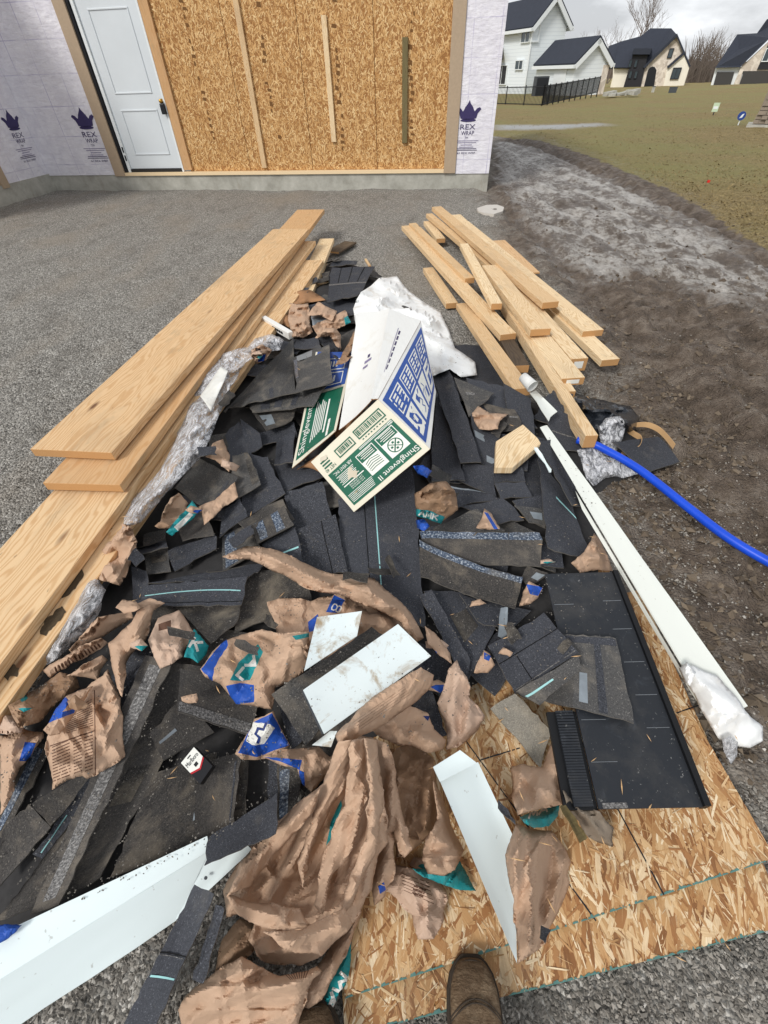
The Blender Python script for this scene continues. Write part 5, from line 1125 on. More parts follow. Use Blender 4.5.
# front left
sh([(-10, 830), (30, 738), (52, 748), (2, 838)], 'mottled', 'muddy shingle with long smeared band at the left edge', [('seal', .05, .95, .35, .7)])
sh([(120, 692), (160, 640), (166, 656), (126, 742)], 'granules', 'dark shingle with dashed edge right of the printed paper', [('light', .02, .95, .4, .43)])
sh([(0, 832), (29, 804), (51, 827), (-2, 888)], 'backing', 'brownish shingle back at the left above the white channel')
sh([(31, 803), (83, 774), (91, 780), (51, 827)], 'backing', 'shingle back just below the torn printed paper')
sh([(33, 854), (92, 774), (109, 769), (54, 867)], 'granules', 'dark strip with a short green thread at lower left', [('thread', .05, .5, .22, .27), ('tab', .3, 1, .66, .78)])
sh([(108, 772), (150, 690), (46, 902), (-4, 922)], 'backing', 'plain shingle back left of the chalky striped one')
sh([(160, 660), (213, 668), (99, 879), (42, 906)], 'backing', 'wide scuffed shingle back right of the chalky stripe', [('dust', .4, .8, .45, .62)], stiff=.3)
sh([(145, 655), (173, 661), (59, 905), (30, 915)], 'backing', 'long shingle with a chalky stripe running to the white channel', [('chalk', .28, .72, .03, .96)], stiff=.3)
sh([(127, 838), (150, 786), (168, 798), (142, 852)], 'granules', 'dark granule shingle wedge beside the sliver of brown paper')
sh([(150, 735), (181, 696), (214, 732), (163, 760)], 'backing', 'triangular shingle back left of the cigarette pack', [('film', .1, .5, .42, .5)])
sh([(180, 668), (262, 690), (250, 736), (177, 712)], 'backing', 'shingle with grey frosted lower band above the cigarette pack', [('chalk', .02, .97, .74, .97)])
sh([(238, 758), (249, 759), (245, 829), (232, 833)], 'mottled', 'narrow mottled shingle edge right of the cigarette pack', [('dust', .1, .9, .3, .7)])
sh([(268, 760), (298, 764), (292, 800), (268, 800)], 'granules', 'dark shingle in the hollow under the blue printed scrap', [('thread', .42, .46, .0, .95)])
sh([(277, 765), (303, 768), (296, 815), (278, 830)], 'mottled', 'muddy white streaked shingle beside the hanging brown paper', [('seal', .1, .5, .05, .9)])
sh([(152, 775), (216, 752), (208, 841), (110, 878)], 'backing', 'broad scuffed shingle back in front of the cigarette pack', [('film', .8, .9, .35, .7)])
sh([(195, 766), (241, 751), (233, 833), (194, 843)], 'backing', 'scuffed shingle back right under the cigarette pack', [('dark', .88, .92, .1, 1)])
# front right
sh([(274, 690), (376, 629), (402, 662), (291, 750)], 'granules', 'dark shingle underneath the dirty white metal panel')
sh([(395, 660), (418, 650), (447, 735), (428, 742)], 'granules', 'black shingle strip between paper folds right of the white panel')
# ------------------------------------------------------------------ ridge vent panel
vq = [(545, 574), (612, 572), (703, 807), (599, 809)]
vo, vg = piece('vent_panel', vq, 'vent_black', 'black plastic ridge vent panel lying on the strand board', 'vent panel', [('light', .04, .28, .975, .999)] + [('scuff', .72, .97, t, t + .0025) for t in (.12, .24, .38, .52, .66)] + [('scuff', .03, .3, t, t + .0025) for t in (.13, .62, .8)], stiff=1.0, maxrise=.25, jit=0.0, thk=.006, wav=.001, extra=.012)
def rail(gd, u0, v0, v1, w_, hh, mat, name, par, n=20, drop=0.02):
    v, f = [], []
    for i in range(n + 1):
        t = v0 + (v1 - v0) * i / n; p = samp(gd, np.array([min(max(u0, 0), 1)]), np.array([t]))[0]; q_ = samp(gd, np.array([0.5]), np.array([t]))[0]; e = p - q_; e /= np.linalg.norm(e)
        for a, zz_ in ((0, -drop), (w_, -drop), (w_, hh), (0, hh)): v.append(p + e * a + UPV * zz_)
        if i: b_ = len(v) - 8; f += [(b_ + k_, b_ + (k_ + 1) % 4, b_ + 4 + (k_ + 1) % 4, b_ + 4 + k_) for k_ in range(4)]
    f += [(0, 1, 2, 3), (len(v) - 1, len(v) - 2, len(v) - 3, len(v) - 4)]; return mk(name, v, f, MATS[mat], par)
rail(vg, 1.0, 0.0, 1.0, 0.016, 0.012, 'vent_edge', 'edge_channel', vo); 
rl = rail(vg, 0.0, 0.58, 1.0, 0.085, -0.008, 'vent_edge', 'louvre_base', vo)
for k in range(34):
    t = .585 + .41 * k / 34; p = samp(vg, np.array([0.0]), np.array([t]))[0]; q_ = samp(vg, np.array([.5]), np.array([t]))[0]; e = p - q_; e /= np.linalg.norm(e); f_ = np.array([-e[1], e[0], 0]); f_ = f_ / np.linalg.norm(f_) * .0028
    bbox_obj('louvre', p + e * .012 - UPV * .0075 - f_, e * .05, f_ * 2, UPV * .009, MATS['vent_black'], vo)
sh([(556, 634), (616, 638), (634, 722), (542, 700)], 'dusty', 'brown dusty shingle lying across the black vent panel', [('dark', .02, .98, .02, .1), ('dark', .62, .72, .1, .98), ('film', .4, .5, .5, .9)], extra=.0)
sh([(488, 646), (545, 613), (578, 653), (516, 694)], 'granules', 'black laminated shingle with raised tab left of the vent panel', [('tab', .0, 1.0, .38, .395), ('light', .02, .98, .93, .95), ('tab', .28, .29, .4, 1)])
sh([(515, 692), (578, 655), (582, 668), (540, 705)], 'dusty', 'edge of shingle with short green thread under the laminated one', [('thread', .02, .5, .4, .5)])
sh([(490, 709), (514, 693), (551, 730), (541, 768)], 'worn_grey', 'worn pale grey offcut lying on the strand board', off=.003)

# ------------------------------------------------------------------ lumber
def osb_paint(px0, px1, z, par, seed):
    a, b = W([px0, px1], z); r_ = np.random.default_rng(seed); v, f = [], []; d = (b - a); ln = np.linalg.norm(d); d /= ln; n_ = np.array([-d[1], d[0], 0])
    for k in range(150):
        t = r_.uniform(0, ln); w_ = r_.uniform(.003, .02); dp = abs(r_.normal(0, .0022)) + .0008; c_ = a + d * t; b0 = len(v); hz_ = UPV * (.0036 + r_.uniform(0, .0006))
        v += [c_ - d * w_ / 2 + hz_ - n_ * .001, c_ + d * w_ / 2 + hz_ - n_ * .001, c_ + d * w_ * .3 + n_ * dp + hz_, c_ - d * w_ * .35 + n_ * dp * .7 + hz_]; f.append((b0, b0 + 1, b0 + 2, b0 + 3))
    mk('edge_paint', v, f, MATS['osb_edge'], par, kind='stuff')
for o_ in [o for o in bpy.data.objects if o.name.startswith('strand_board_sheet')]:
    up_ = 'upper' in o_['label']; c_ = OSB1_PX if up_ else OSB2_PX; osb_paint(c_[0], c_[1], .030 if up_ else .014, o_, 5 + up_)
LG, RG = 'wide boards stacked at the left of the pile', 'cut lumber piled at the right'
lowb, _ = board([(-100, 715), (-25, 750)], [(292, 262), (325, 258)], .20, .20, .038, 'pine', 'lowest visible wide board of the left stack with mud on its edge', LG)
for pg in ([(58, 592), (63, 578), (72, 568), (80, 566), (84, 574), (78, 584), (70, 594), (62, 598)], [(40, 634), (44, 622), (54, 612), (62, 606), (66, 612), (56, 624), (46, 636)], [(1, 674), (6, 667), (12, 664), (19, 668), (17, 677), (10, 676), (8, 681)]):
    q_ = resample(pg, 2.5, .9, np.random.default_rng(int(pg[0][0]))); w_ = W(q_, .2014); mk('mud_stain', w_, [tuple(range(len(w_)))[::-1]], MATS['mud_clod_flat'], lowb)
board([(-100, 657), (-70, 758)], [(282, 242), (318, 240)], .245, .245, .04, 'pine', 'long board of the left stack that runs out at the left edge', LG, wid=.34)
board([(49, 479), (114, 489)], [(298, 208), (324, 211)], .30, .30, .04, 'pine', 'second board of the left stack, jutting out under the top one', LG)
board([(35, 445), (107, 457)], [(275, 227), (307, 231)], .35, .35, .04, 'pine', 'topmost wide board of the left stack', LG)
board([(285, 312), (302, 316)], [(320, 237), (334, 240)], .16, .16, .04, 'spruce', 'narrow board end at the far right of the left stack', LG)
board([(288, 314), (304, 318)], [(314, 259), (327, 259)], .12, .12, .04, 'spruce', 'short low board poking out beside the left stack', LG)
board([(309, 291), (331, 291)], [(311, 281), (330, 281)], .12, .12, .04, 'spruce', 'small cut block lying crosswise at the far end of the stack', LG)
board([(328, 250), (337, 253)], [(346, 240), (355, 243)], .04, .04, .02, 'weathered_wood', 'weathered splinter of board on the gravel beyond the stack', LG)
board([(368, 264), (372, 267)], [(364, 258), (367, 259)], .05, .05, .02, 'spruce', 'tiny pale stick on gravel beyond the ridge shingle', LG)
rb = lambda n, f, zn, zf, lab, thk=.046, mat='spruce', **k: board(n, f, zn, zf, thk, mat, lab, RG, ws=.93, **k)
rb([(521, 276), (534, 270)], [(486, 240), (503, 241)], .055, .05, 'reddish flat board lying behind the right lumber pile', .015, 'pine', wid=.25)
rb([(447, 305), (457, 301)], [(423, 269), (433, 266)], .06, .05, 'short block on the gravel at the left of the right lumber')
rb([(515, 391), (530, 386)], [(456, 305), (468, 301)], .22, .08, 'wide plank running down onto the shingles by the paper cup')
rb([(513, 367), (530, 364)], [(496, 332), (508, 328)], .15, .12, 'dark weathered block among the pale lumber', .05, 'weathered_wood')
rb([(437, 240), (445, 237)], [(424, 222), (431, 220)], .1, .1, 'short pale stub deep in the far end of the right pile')
rb([(586, 437), (598, 434)], [(500, 300), (507, 298)], .24, .13, 'long plank standing on edge, lowest toward the blue pipe', .07)
rb([(558, 394), (575, 389)], [(495, 291), (508, 289)], .17, .13, 'rough two by four just above the on-edge plank')
rb([(605, 361), (617, 358)], [(450, 215), (462, 214)], .12, .12, 'rightmost long two by four of the right pile')
rb([(564, 381), (583, 375)], [(484, 277), (500, 274)], .20, .15, 'two by four with white tag on its end, lower one')
rb([(573, 361), (587, 356)], [(497, 273), (508, 270)], .19, .16, 'two by four on edge with white tag on its end', .085)
rb([(586, 333), (601, 328)], [(455, 222), (470, 221)], .16, .14, 'two by four end showing right of the top board')
rb([(503, 338), (514, 330)], [(402, 227), (410, 224)], .17, .13, 'long orange two by four on the left flank of the right pile')
rb([(466, 279), (474, 277)], [(409, 224), (416, 222)], .19, .16, 'pale two by four lying on the orange one')
rb([(495, 272), (501, 269)], [(426, 214), (432, 213)], .17, .17, 'two by four end ending in mid pile under the top board')
rb([(531, 331), (551, 327)], [(482, 266), (497, 264)], .25, .22, 'short broad two by four on top in the middle')
rb([(493, 307), (501, 300)], [(461, 246), (467, 241)], .24, .25, 'short stud leaning steeply across the pile')
rb([(541, 304), (561, 300)], [(432, 206), (441, 207)], .25, .22, 'long top two by four of the right lumber pile')
bt_ = W([(495, 467), (513, 467), (541, 443), (538, 438), (523, 424), (496, 441)], float(T[int((w1(515, 450, .2)[0] - TX0) / TC), int((w1(515, 450, .2)[1] - TY0) / TC)]) + .05)
bb_ = bt_ - UPV * .038; v = np.vstack([bt_, bb_]); o = mk('cut_wood_block', v, [(0, 1, 2, 3, 4, 5), (11, 10, 9, 8, 7, 6)] + [(i, i + 6, (i + 1) % 6 + 6, (i + 1) % 6) for i in range(6)], MATS['spruce'], uv=np.column_stack([v[:, 1] * .6 + v[:, 0], v[:, 0] * .8 - v[:, 1] * .6]), label='pale cut end block of wood lying on black shingles', cat='wood block')
bv = o.modifiers.new('bevel', 'BEVEL'); bv.width = .003
for o_ in [o for o in bpy.data.objects if o.get('label', '').find('white tag on its end') > 0]:
    vv_ = np.array([v_.co for v_ in o_.data.vertices]); nr = vv_[[0, 3, 7, 4]]; 
    if nr[:, 1].mean() > vv_[[1, 2, 6, 5]][:, 1].mean(): nr = vv_[[1, 2, 6, 5]]
    ct_ = nr.mean(0); tq = ct_ + (nr - ct_) * .55; nx_ = np.cross(tq[1] - tq[0], tq[3] - tq[0]); nx_ /= np.linalg.norm(nx_); nx_ = nx_ if nx_[1] < 0 else -nx_; tq = tq + nx_ * .0012
    mk('end_tag', tq, [(0, 1, 2, 3)], MATS['print_white'], o_)
# paper cup and pale strip
p = W([(529, 383)], .27)[0]; d_ = np.array([.45, -.85, -.25]); d_ /= np.linalg.norm(d_)
v, f = tube_geo([p - d_ * .055, p + d_ * .03], [.026, .033], 20, False); v2, f2 = tube_geo([p + d_ * .028, p + d_ * .032], [.035, .035], 20, False); 
cup = mk('paper_cup', v, f, MATS['cup_white'], smooth=True, label='white paper cup lying on its side under the lumber', cat='cup'); sm = cup.modifiers.new('t', 'SOLIDIFY'); sm.thickness = .002
mk('rim', v2, f2, MATS['cup_white'], cup, smooth=True); v3, f3 = tube_geo([p - d_ * .054, p - d_ * .051], [.025, .025], 20); mk('base', v3, f3, MATS['cup_white'], cup)
piece('trim_offcut', [(529, 393), (536, 391), (557, 412), (548, 420)], 'cream_metal', 'pale greenish strip of trim under the near ends of the lumber', 'trim', thk=.003, extra=.02)

# ------------------------------------------------------------------ the carton
def th(x, y, z=.2):
    for _ in range(6):
        p = w1(x, y, z); z = float(T[int(np.clip((p[0] - TX0) / TC, 0, TN - 1)), int(np.clip((p[1] - TY0) / TC, 0, TM - 1))])
    return z
cA, cB, cC, cD = (311, 462), (378, 399), (430, 449), (354, 512)
zD = th(*cD) + .015; rA, rB, rC, rD = [rays([p])[0] for p in (cA, cB, cC, cD)]; tD = (zD - CAMH) / rD[2]
sA, sB, sC = np.linalg.solve(np.stack([rA, -rB, rC], 1), tD * rD); PA, PB, PC, PD = CAMO + sA * rA, CAMO + sB * rB, CAMO + sC * rC, CAMO + tD * rD
PE = w1(421, 321, PB[2] - .05); PF = w1(436, 392, max(PC[2] - .10, .28))
carton = empty('shingle_vent_carton', PD, 'torn open white carton with green end and blue side printing on top of the pile', 'carton')
def quadpanel(name, c, mat, thk=.004, n=10, m=8, bend=0.0, parent=None, back=None):
    c = [np.asarray(p, float) for p in c]; u, v = np.meshgrid(np.linspace(0, 1, n + 1), np.linspace(0, 1, m + 1), indexing='ij'); g_ = bil(c, u, v)
    nn = np.cross(c[1] - c[0], c[3] - c[0]); nn /= np.linalg.norm(nn); nn = nn if nn @ (CAMO - c[0]) > 0 else -nn
    g_ = g_ + (bend * 4 * u * (1 - u) + .004 * (fbm(u * 5, v * 5, int(c[0][0] * 977) % 91, 2) - .5))[..., None] * nn
    top = g_.reshape(-1, 3); bot = top - nn * thk; k = len(top); I, J = np.meshgrid(np.arange(n), np.arange(m), indexing='ij'); a = (I * (m + 1) + J).ravel()
    ft = np.stack([a, a + m + 1, a + m + 2, a + 1], 1); w_ = np.cross(top[ft[0][1]] - top[ft[0][0]], top[ft[0][3]] - top[ft[0][0]])
    if w_ @ nn < 0: ft = ft[:, ::-1]
    ix = lambda i, j: i * (m + 1) + j
    ring = [ix(i, 0) for i in range(n)] + [ix(n, j) for j in range(m)] + [ix(i, m) for i in range(n, 0, -1)] + [ix(0, j) for j in range(m, 0, -1)]
    sd_ = np.array([(ring[i], ring[i - 1], ring[i - 1] + k, ring[i] + k) for i in range(len(ring))]); F = np.vstack([ft, ft[:, ::-1] + k, sd_])
    mi = [0] * len(ft) + [1] * (len(F) - len(ft)); o = mk(name, np.vstack([top, bot]), F, [MATS[mat], MATS[back or 'cardboard']], parent, smooth=30, mi=mi); stamp(np.vstack([top, bot]), ft); return o, g_, nn
class Print:
    """flat print laid on a panel; coordinates 0..1 on the panel"""
    def __init__(s, g_, nn, fx): s.g, s.n, s.fx, s.lv = g_, nn, fx, 0; s.v, s.f, s.mi, s.mats = [], [], [], []
    def add(s, pts, faces, mat, lv):
        b = len(s.v); a = np.array([s.fx(x, y) for x, y in pts]); w_ = samp(s.g, a[:, 0], a[:, 1]) + s.n * (.0012 + .0004 * lv); s.v += list(w_)
        if mat not in s.mats: s.mats.append(mat)
        for q_ in faces:
            q_ = tuple(b + i for i in q_); p0, p1, p2 = [s.v[i] for i in q_[:3]]
            s.f.append(q_ if np.cross(p1 - p0, p2 - p0) @ s.n > 0 else q_[::-1]); s.mi.append(s.mats.index(mat))
    def rect(s, x0, y0, x1, y1, mat, lv=0, n=6):
        pts = []; fs = []
        for i in range(n + 1):
            for j in range(n + 1): pts.append((x0 + (x1 - x0) * i / n, y0 + (y1 - y0) * j / n))
        for i in range(n):
            for j in range(n): a = i * (n + 1) + j; fs.append((a, a + n + 1, a + n + 2, a + 1))
        s.add(pts, fs, mat, lv)
    def frame(s, x0, y0, x1, y1, t, mat, lv=1, ty=None):
        ty = ty or t; s.rect(x0, y0, x1, y0 + ty, mat, lv); s.rect(x0, y1 - ty, x1, y1, mat, lv); s.rect(x0, y0 + ty, x0 + t, y1 - ty, mat, lv); s.rect(x1 - t, y0 + ty, x1, y1 - ty, mat, lv)
    def text(s, st, x0, y0, x1, y1, mat, lv=2): v, f = text_geo(st); s.add([(x0 + (x1 - x0) * a, y0 + (y1 - y0) * b) for a, b in v], f, mat, lv)
    def poly(s, pts, mat, lv=2): s.add(pts, [tuple(range(len(pts)))], mat, lv)
    def seg(s, a, b, t, mat, lv=3):
        a, b = np.array(a, float), np.array(b, float); d = b - a; d /= np.linalg.norm(d); nn = np.array([-d[1], d[0]]) * t / 2; s.poly([a - nn, b - nn, b + nn, a + nn], mat, lv)
    def build(s, name, parent): return mk(name, s.v, s.f, [MATS[m] for m in s.mats], parent, mi=s.mi)
# end panel; text frame: origin B, x toward A, y toward C
eo, eg, en = quadpanel('end_panel', [PB, PA, PD, PC], 'box_cream', parent=carton)
p_ = Print(eg, en, lambda x, y: (x, y))
p_.rect(.05, .34, .95, .93, 'box_green', 0, 8)
def barcode(x0, x1, y0, y1):
    p_.frame(x0, y0, x1, y1, .012, 'box_green', 1, .018); r = random.Random(int(x0 * 100)); x = x0 + .03
    while x < x1 - .03: w_ = r.choice((.005, .009, .014)); p_.rect(x, y0 + .03, min(x + w_, x1 - .02), y1 - .04, 'print_black' if 0 else 'box_green', 2, 1); x += w_ + r.choice((.006, .01))
barcode(.06, .43, .10, .26); barcode(.48, .72, .12, .27)
for k in range(9): p_.rect(.08 + .038 * k, .285, .10 + .038 * k, .30, 'box_green', 1, 1)
p_.text('Shinglevent II', .06, .82, .56, .915, 'print_white')
for (x0, ic) in ((.09, 0), (.36, 1)):
    p_.frame(x0, .41, x0 + .23, .78, .008, 'print_white', 2, .012); p_.rect(x0 + .008, .55, x0 + .222, .77, 'print_white', 2, 3)
    for k in range(4): p_.rect(x0 + .03, .43 + .028 * k, x0 + .2 - .02 * (k % 2), .44 + .028 * k, 'print_white', 3, 1)
    if ic == 0:
        cx, cy = x0 + .115, .66; ring = [(cx + .075 * math.cos(t), cy + .095 * math.sin(t)) for t in np.linspace(0, 6.2832, 25)]
        for a, b in zip(ring[:-1], ring[1:]): p_.seg(a, b, .012, 'box_green', 4)
        p_.seg((cx - .05, cy - .07), (cx + .05, cy + .07), .014, 'box_green', 4); p_.seg((cx - .05, cy + .06), (cx + .05, cy - .06), .01, 'box_green', 4)
        for a_ in (0, 1.57, 3.14, 4.71): p_.rect(cx + .04 * math.cos(a_) - .012, cy + .05 * math.sin(a_) - .014, cx + .04 * math.cos(a_) + .012, cy + .05 * math.sin(a_) + .014, 'box_green', 4, 1)
    else:
        for k in range(5): p_.seg((x0 + .03, .6 + .03 * k), (x0 + .13, .57 + .035 * k), .009, 'box_green', 4); p_.seg((x0 + .13, .57 + .035 * k), (x0 + .2, .6 + .03 * k), .009, 'box_green', 4)
for k in range(2): p_.rect(.12, .355 + .018 * k, .5, .364 + .018 * k, 'print_white', 2, 2)
p_.rect(.06, .35, .115, .395, 'print_white', 2, 1)
for k in range(3): p_.rect(.066 + .016 * k, .357, .074 + .016 * k, .388, 'box_green', 3, 1)
p_.text('AIR VENT INC.', .64, .38, .9, .43, 'print_white')
for k in range(7): p_.rect(.66 + .01 * (k % 3), .46 + .022 * k, .9 - .02 * (k % 2), .469 + .022 * k, 'print_white', 2, 1)
p_.rect(.62, .63, .90, .645, 'print_white', 2, 1)
for k in range(3): p_.text('4 FT LENGTHS', .66, .66 + .03 * k, .84, .68 + .03 * k, 'print_white')
for k in range(6): p_.rect(.60 + .005 * k, .77 + .023 * k, .93, .778 + .023 * k, 'print_white', 2, 2)
for k in range(3): p_.rect(.82, .12 + .05 * k, .93, .145 + .05 * k, 'box_green', 1, 1)
p_.text('NET 40', .80, .26, .94, .31, 'box_green', 1)
st_ = [(.62 + .22 * math.cos(t) * (0.7 + 0.3 * math.sin(5 * t)) * .35 + .12, .56 + .1 * math.sin(t) * (.8 + .3 * math.cos(3 * t))) for t in np.linspace(0, 6.28, 16, endpoint=False)]
p_.poly(st_, 'bag_dirt', 5); st_ = [(.86 + .05 * math.cos(t), .1 + .035 * math.sin(t) * (1 + .4 * math.sin(4 * t))) for t in np.linspace(0, 6.28, 12, endpoint=False)]; p_.poly(st_, 'bag_dirt', 5)
p_.build('end_print', eo)
# blue side panel: x from near (B-C) to far, y from top edge down
so_, sg_, sn = quadpanel('side_panel', [PB, PE, PF, PC], 'box_white', parent=carton)
p_ = Print(sg_, sn, lambda x, y: (x, y)); p_.rect(.02, .07, .97, .92, 'box_blue', 0, 8)
for k in range(4):
    x0 = .07 + .225 * k; x1 = x0 + .185
    p_.frame(x0, .15, x1, .46, .012, 'print_white', 1, .02)
    for j in range(2):
        for i in range(4): p_.rect(x0 + .03 + .085 * j, .2 + .055 * i, x0 + .09 + .085 * j, .23 + .055 * i, 'print_white', 1, 1)
    p_.rect(x0, .5, x1, .86, 'print_white', 1, 4); cx = (x0 + x1) / 2
    if k == 0: p_.poly([(cx - .06, .56), (cx - .02, .54), (cx + .05, .66), (cx + .06, .78), (cx + .02, .8), (cx - .05, .7)], 'box_blue', 2); p_.rect(cx - .02, .62, cx + .02, .72, 'print_white', 3, 1)
    elif k == 1:
        p_.poly([(cx - .05, .57), (cx, .54), (cx + .02, .64), (cx - .03, .67)], 'box_blue', 2)
        for a, b in zip([(cx + .02, .62), (cx + .05, .7), (cx, .72), (cx + .04, .78)], [(cx + .05, .7), (cx, .72), (cx + .04, .78), (cx - .02, .82)]): p_.seg(a, b, .012, 'box_blue')
    elif k == 2: p_.rect(cx + .01, .68, cx + .06, .82, 'box_blue', 2, 1); p_.seg((cx - .05, .56), (cx - .01, .64), .01, 'box_blue'); p_.seg((cx - .01, .64), (cx - .05, .74), .01, 'box_blue')
    else: p_.rect(cx - .05, .56, cx + .05, .6, 'box_blue', 2, 1); p_.rect(cx - .03, .66, cx + .04, .8, 'box_blue', 2, 1)
p_.build('side_print', so_)
# top flaps, split down the middle
zt = PB[2]; f1 = [w1(358, 312, zt - .075), w1(390, 308, zt - .06), w1(374, 397, PB[2] - .01), w1(339, 430, PA[2] + .02)]
fo, fg, fnn = quadpanel('top_flap', f1, 'box_white', bend=-.01, parent=carton, n=8, m=14)
f2_ = [w1(389, 309, zt - .02), PE + UPV * .003, PB + UPV * .002, w1(371, 399, zt + .004)]
f2o, f2g, f2n = quadpanel('top_flap', f2_, 'box_white', bend=.0, parent=carton, n=8, m=14)
p_ = Print(f2g, f2n, lambda x, y: (x, y)); p_.seg((.45, .22), (.5, .75), .02, 'wrap_ink_faint', 1)
for k in range(7): p_.rect(.5 + .006 * k, .25 + .07 * k, .56 + .006 * k, .3 + .07 * k, 'wrap_ink', 1, 1)
p_.build('flap_print', f2o)
p_ = Print(fg, fnn, lambda x, y: (x, y)); p_.rect(.55, .5, .62, .53, 'wrap_ink', 1, 1); p_.rect(.48, .55, .68, .575, 'wrap_ink_faint', 1, 1); p_.rect(.46, .6, .6, .62, 'wrap_ink_faint', 1, 1); p_.build('flap_print', fo)
# green left flap opened outward
g1 = [w1(292, 468, PA[2] - .04), w1(336, 431, PA[2] + .015), w1(354, 352, .36), w1(316, 352, .28)]
go, gg, gn = quadpanel('side_flap', g1, 'box_cream', parent=carton, n=10, m=14)
p_ = Print(gg, gn, lambda x, y: (x, y)); p_.rect(.06, .03, .93, .52, 'box_green', 0, 8); p_.rect(.05, .55, .95, 1, 'box_blue', 0, 6); p_.rect(.05, .525, .95, .545, 'print_white', 1, 3)
p_.fx = lambda x, y: (1 - y, x)
p_ = Print(gg, gn, lambda x, y: (y, x)); p_.rect(.03, .06, .52, .93, 'box_green', 0, 8); p_.rect(.55, .05, 1, .95, 'box_blue', 0, 6)
v, f = text_geo('Shinglevent II'); p_.add([(.05 + .42 * a, .27 - .18 * b) for a, b in v], f, 'print_white', 2)
for k in range(6): p_.rect(.09 + .01 * k, .33 + .045 * k, .44 - .02 * (k % 3), .352 + .045 * k, 'print_white', 2, 3)
p_.rect(.1, .62, .42, .66, 'print_white', 2, 3); p_.rect(.04, .72, .2, .77, 'print_white', 2, 2)
for x0 in (.58, .76): p_.frame(x0, .2, x0 + .15, .85, .01, 'print_white', 2, .02); [p_.rect(x0 + .04, .3 + .08 * i, x0 + .11, .34 + .08 * i, 'print_white', 2, 1) for i in range(5)]
p_.build('flap_print', go)
quadpanel('bottom_panel', [PD + np.array([.02, .03, .005]), PC + np.array([-.01, .03, -.01]), PF + np.array([-.02, 0, -.02]), w1(330, 420, zD + .03)], 'cardboard', parent=carton)
quadpanel('inner_panel', [PA + np.array([.01, .02, -.01]), PD + np.array([-.01, .04, .01]), w1(318, 455, zD + .02), w1(296, 470, PA[2] - .08)], 'cardboard', parent=carton)

for q_, m_, l_, s_ in LATE: sh(q_, m_, l_, s_, stiff=.5, curl=.01)

# ------------------------------------------------------------------ plastic sheet, clear wrap, bags
sheet('plastic_sheet', [(353, 309), (361, 292), (379, 278), (397, 276), (409, 291), (424, 302), (440, 311), (449, 330), (455, 348), (475, 362), (477, 375), (461, 377), (450, 369), (433, 376), (418, 350), (400, 322), (375, 316), (356, 326)], ['bag_white'], 'large white plastic sheet spread behind the carton', 'plastic sheet', amp=.03, lam=.16, puff=.025, dl=6, stretch=2.2, ang=2.3, jag=.6)
sheet('plastic_wrap', [(256, 346), (240, 348), (224, 353), (206, 372), (190, 394), (181, 420), (172, 447), (160, 470), (142, 490), (129, 500), (122, 530), (140, 523), (172, 488), (188, 470), (202, 456), (216, 423), (231, 386), (246, 362), (262, 352)], ['clear_film'], 'long crinkled clear plastic wrap along the left lumber stack', 'plastic wrap', amp=.02, lam=.09, puff=.03, dl=8, stretch=2.6, ang=1.1, jag=.8, extra=.10)
sheet('packing_slip', [(200, 396), (221, 366), (228, 371), (211, 411)], ['white_print'], 'blank white slip under the clear wrap beside the left lumber', 'paper slip', amp=.004, puff=.0, tuck=0, jag=.2, extra=.02)
sheet('plastic_wrap', [(85, 580), (96, 576), (106, 590), (101, 610), (86, 630), (72, 645), (56, 660), (38, 668), (40, 655), (52, 642), (64, 622), (74, 602)], ['clear_film'], 'crumpled end of clear wrap against the muddy board at the left', 'plastic wrap', amp=.04, lam=.05, puff=.06, stretch=2.5, ang=1.0, wavy=.3, extra=.08)
sheet('plastic_wrap', [(243, 352), (255, 338), (272, 334), (284, 340), (280, 350), (262, 352)], ['clear_film'], 'small clear plastic scrap beside the white label box', 'plastic wrap', amp=.04, lam=.05, puff=.04, extra=.06)

# ------------------------------------------------------------------ paper
KG = 'torn brown shingle wrappers'
def kp(poly, label, prints=(), mat='kraft', **k): return sheet('kraft_wrapper', poly, [mat], label, 'wrapping paper', prints=prints, group=KG, **k)
# far part
sheet('cardboard_flap', [(262, 315), (299, 290), (311, 290), (326, 300), (300, 304), (290, 328)], ['cardboard'], 'flat brown cardboard flap at the far left of the pile', 'cardboard', amp=.004, puff=.03, tuck=0, jag=.2)
bx = W([(261, 317), (288, 333)], .22); d_ = bx[1] - bx[0]; o = bbox_obj('label_box', bx[0] - UPV * .05, d_, np.array([.03, .02, .004]), UPV * .05, MATS['box_white'], None, bev=.003, label='white box edge with black print beside the left lumber', cat='box')
for k in range(5): bbox_obj('printed_bar', bx[0] + d_ * (.42 + .08 * k) - UPV * .033 + np.array([-.0035, -.0035, 0]), d_ * .05, np.array([.003, .002, 0]), UPV * .016, MATS['print_black'], o)
kp([(289, 303), (308, 303), (313, 332), (303, 338), (292, 337), (288, 320)], 'crumpled brown paper strip hanging over the cardboard flap', amp=.03, lam=.06, puff=.05)
sheet('blue_film', [(311, 315), (334, 317), (328, 328), (313, 326)], ['film_strip'], 'pale blue film scrap among the brown paper at the far end', 'film', amp=.02, lam=.06, puff=.03)
kp([(312, 326), (330, 318), (345, 310), (351, 322), (340, 328), (318, 336)], 'paper wad with a teal corner below the ridge shingle', [('teal_print', [(344, 318), (350, 314), (351, 325), (346, 328)])], amp=.03, lam=.06, puff=.05)
kp([(315, 338), (323, 328), (335, 328), (341, 335), (341, 350), (336, 346), (330, 336)], 'curled brown paper above the dusty shingle pair', amp=.03, lam=.08, puff=.05)
kp([(334, 366), (344, 350), (354, 331), (361, 336), (360, 346), (346, 362)], 'dark brown torn layers beside the white carton flap', mat='kraft_dark', amp=.03, lam=.04, puff=.05, wavy=.3, ang=1.0)
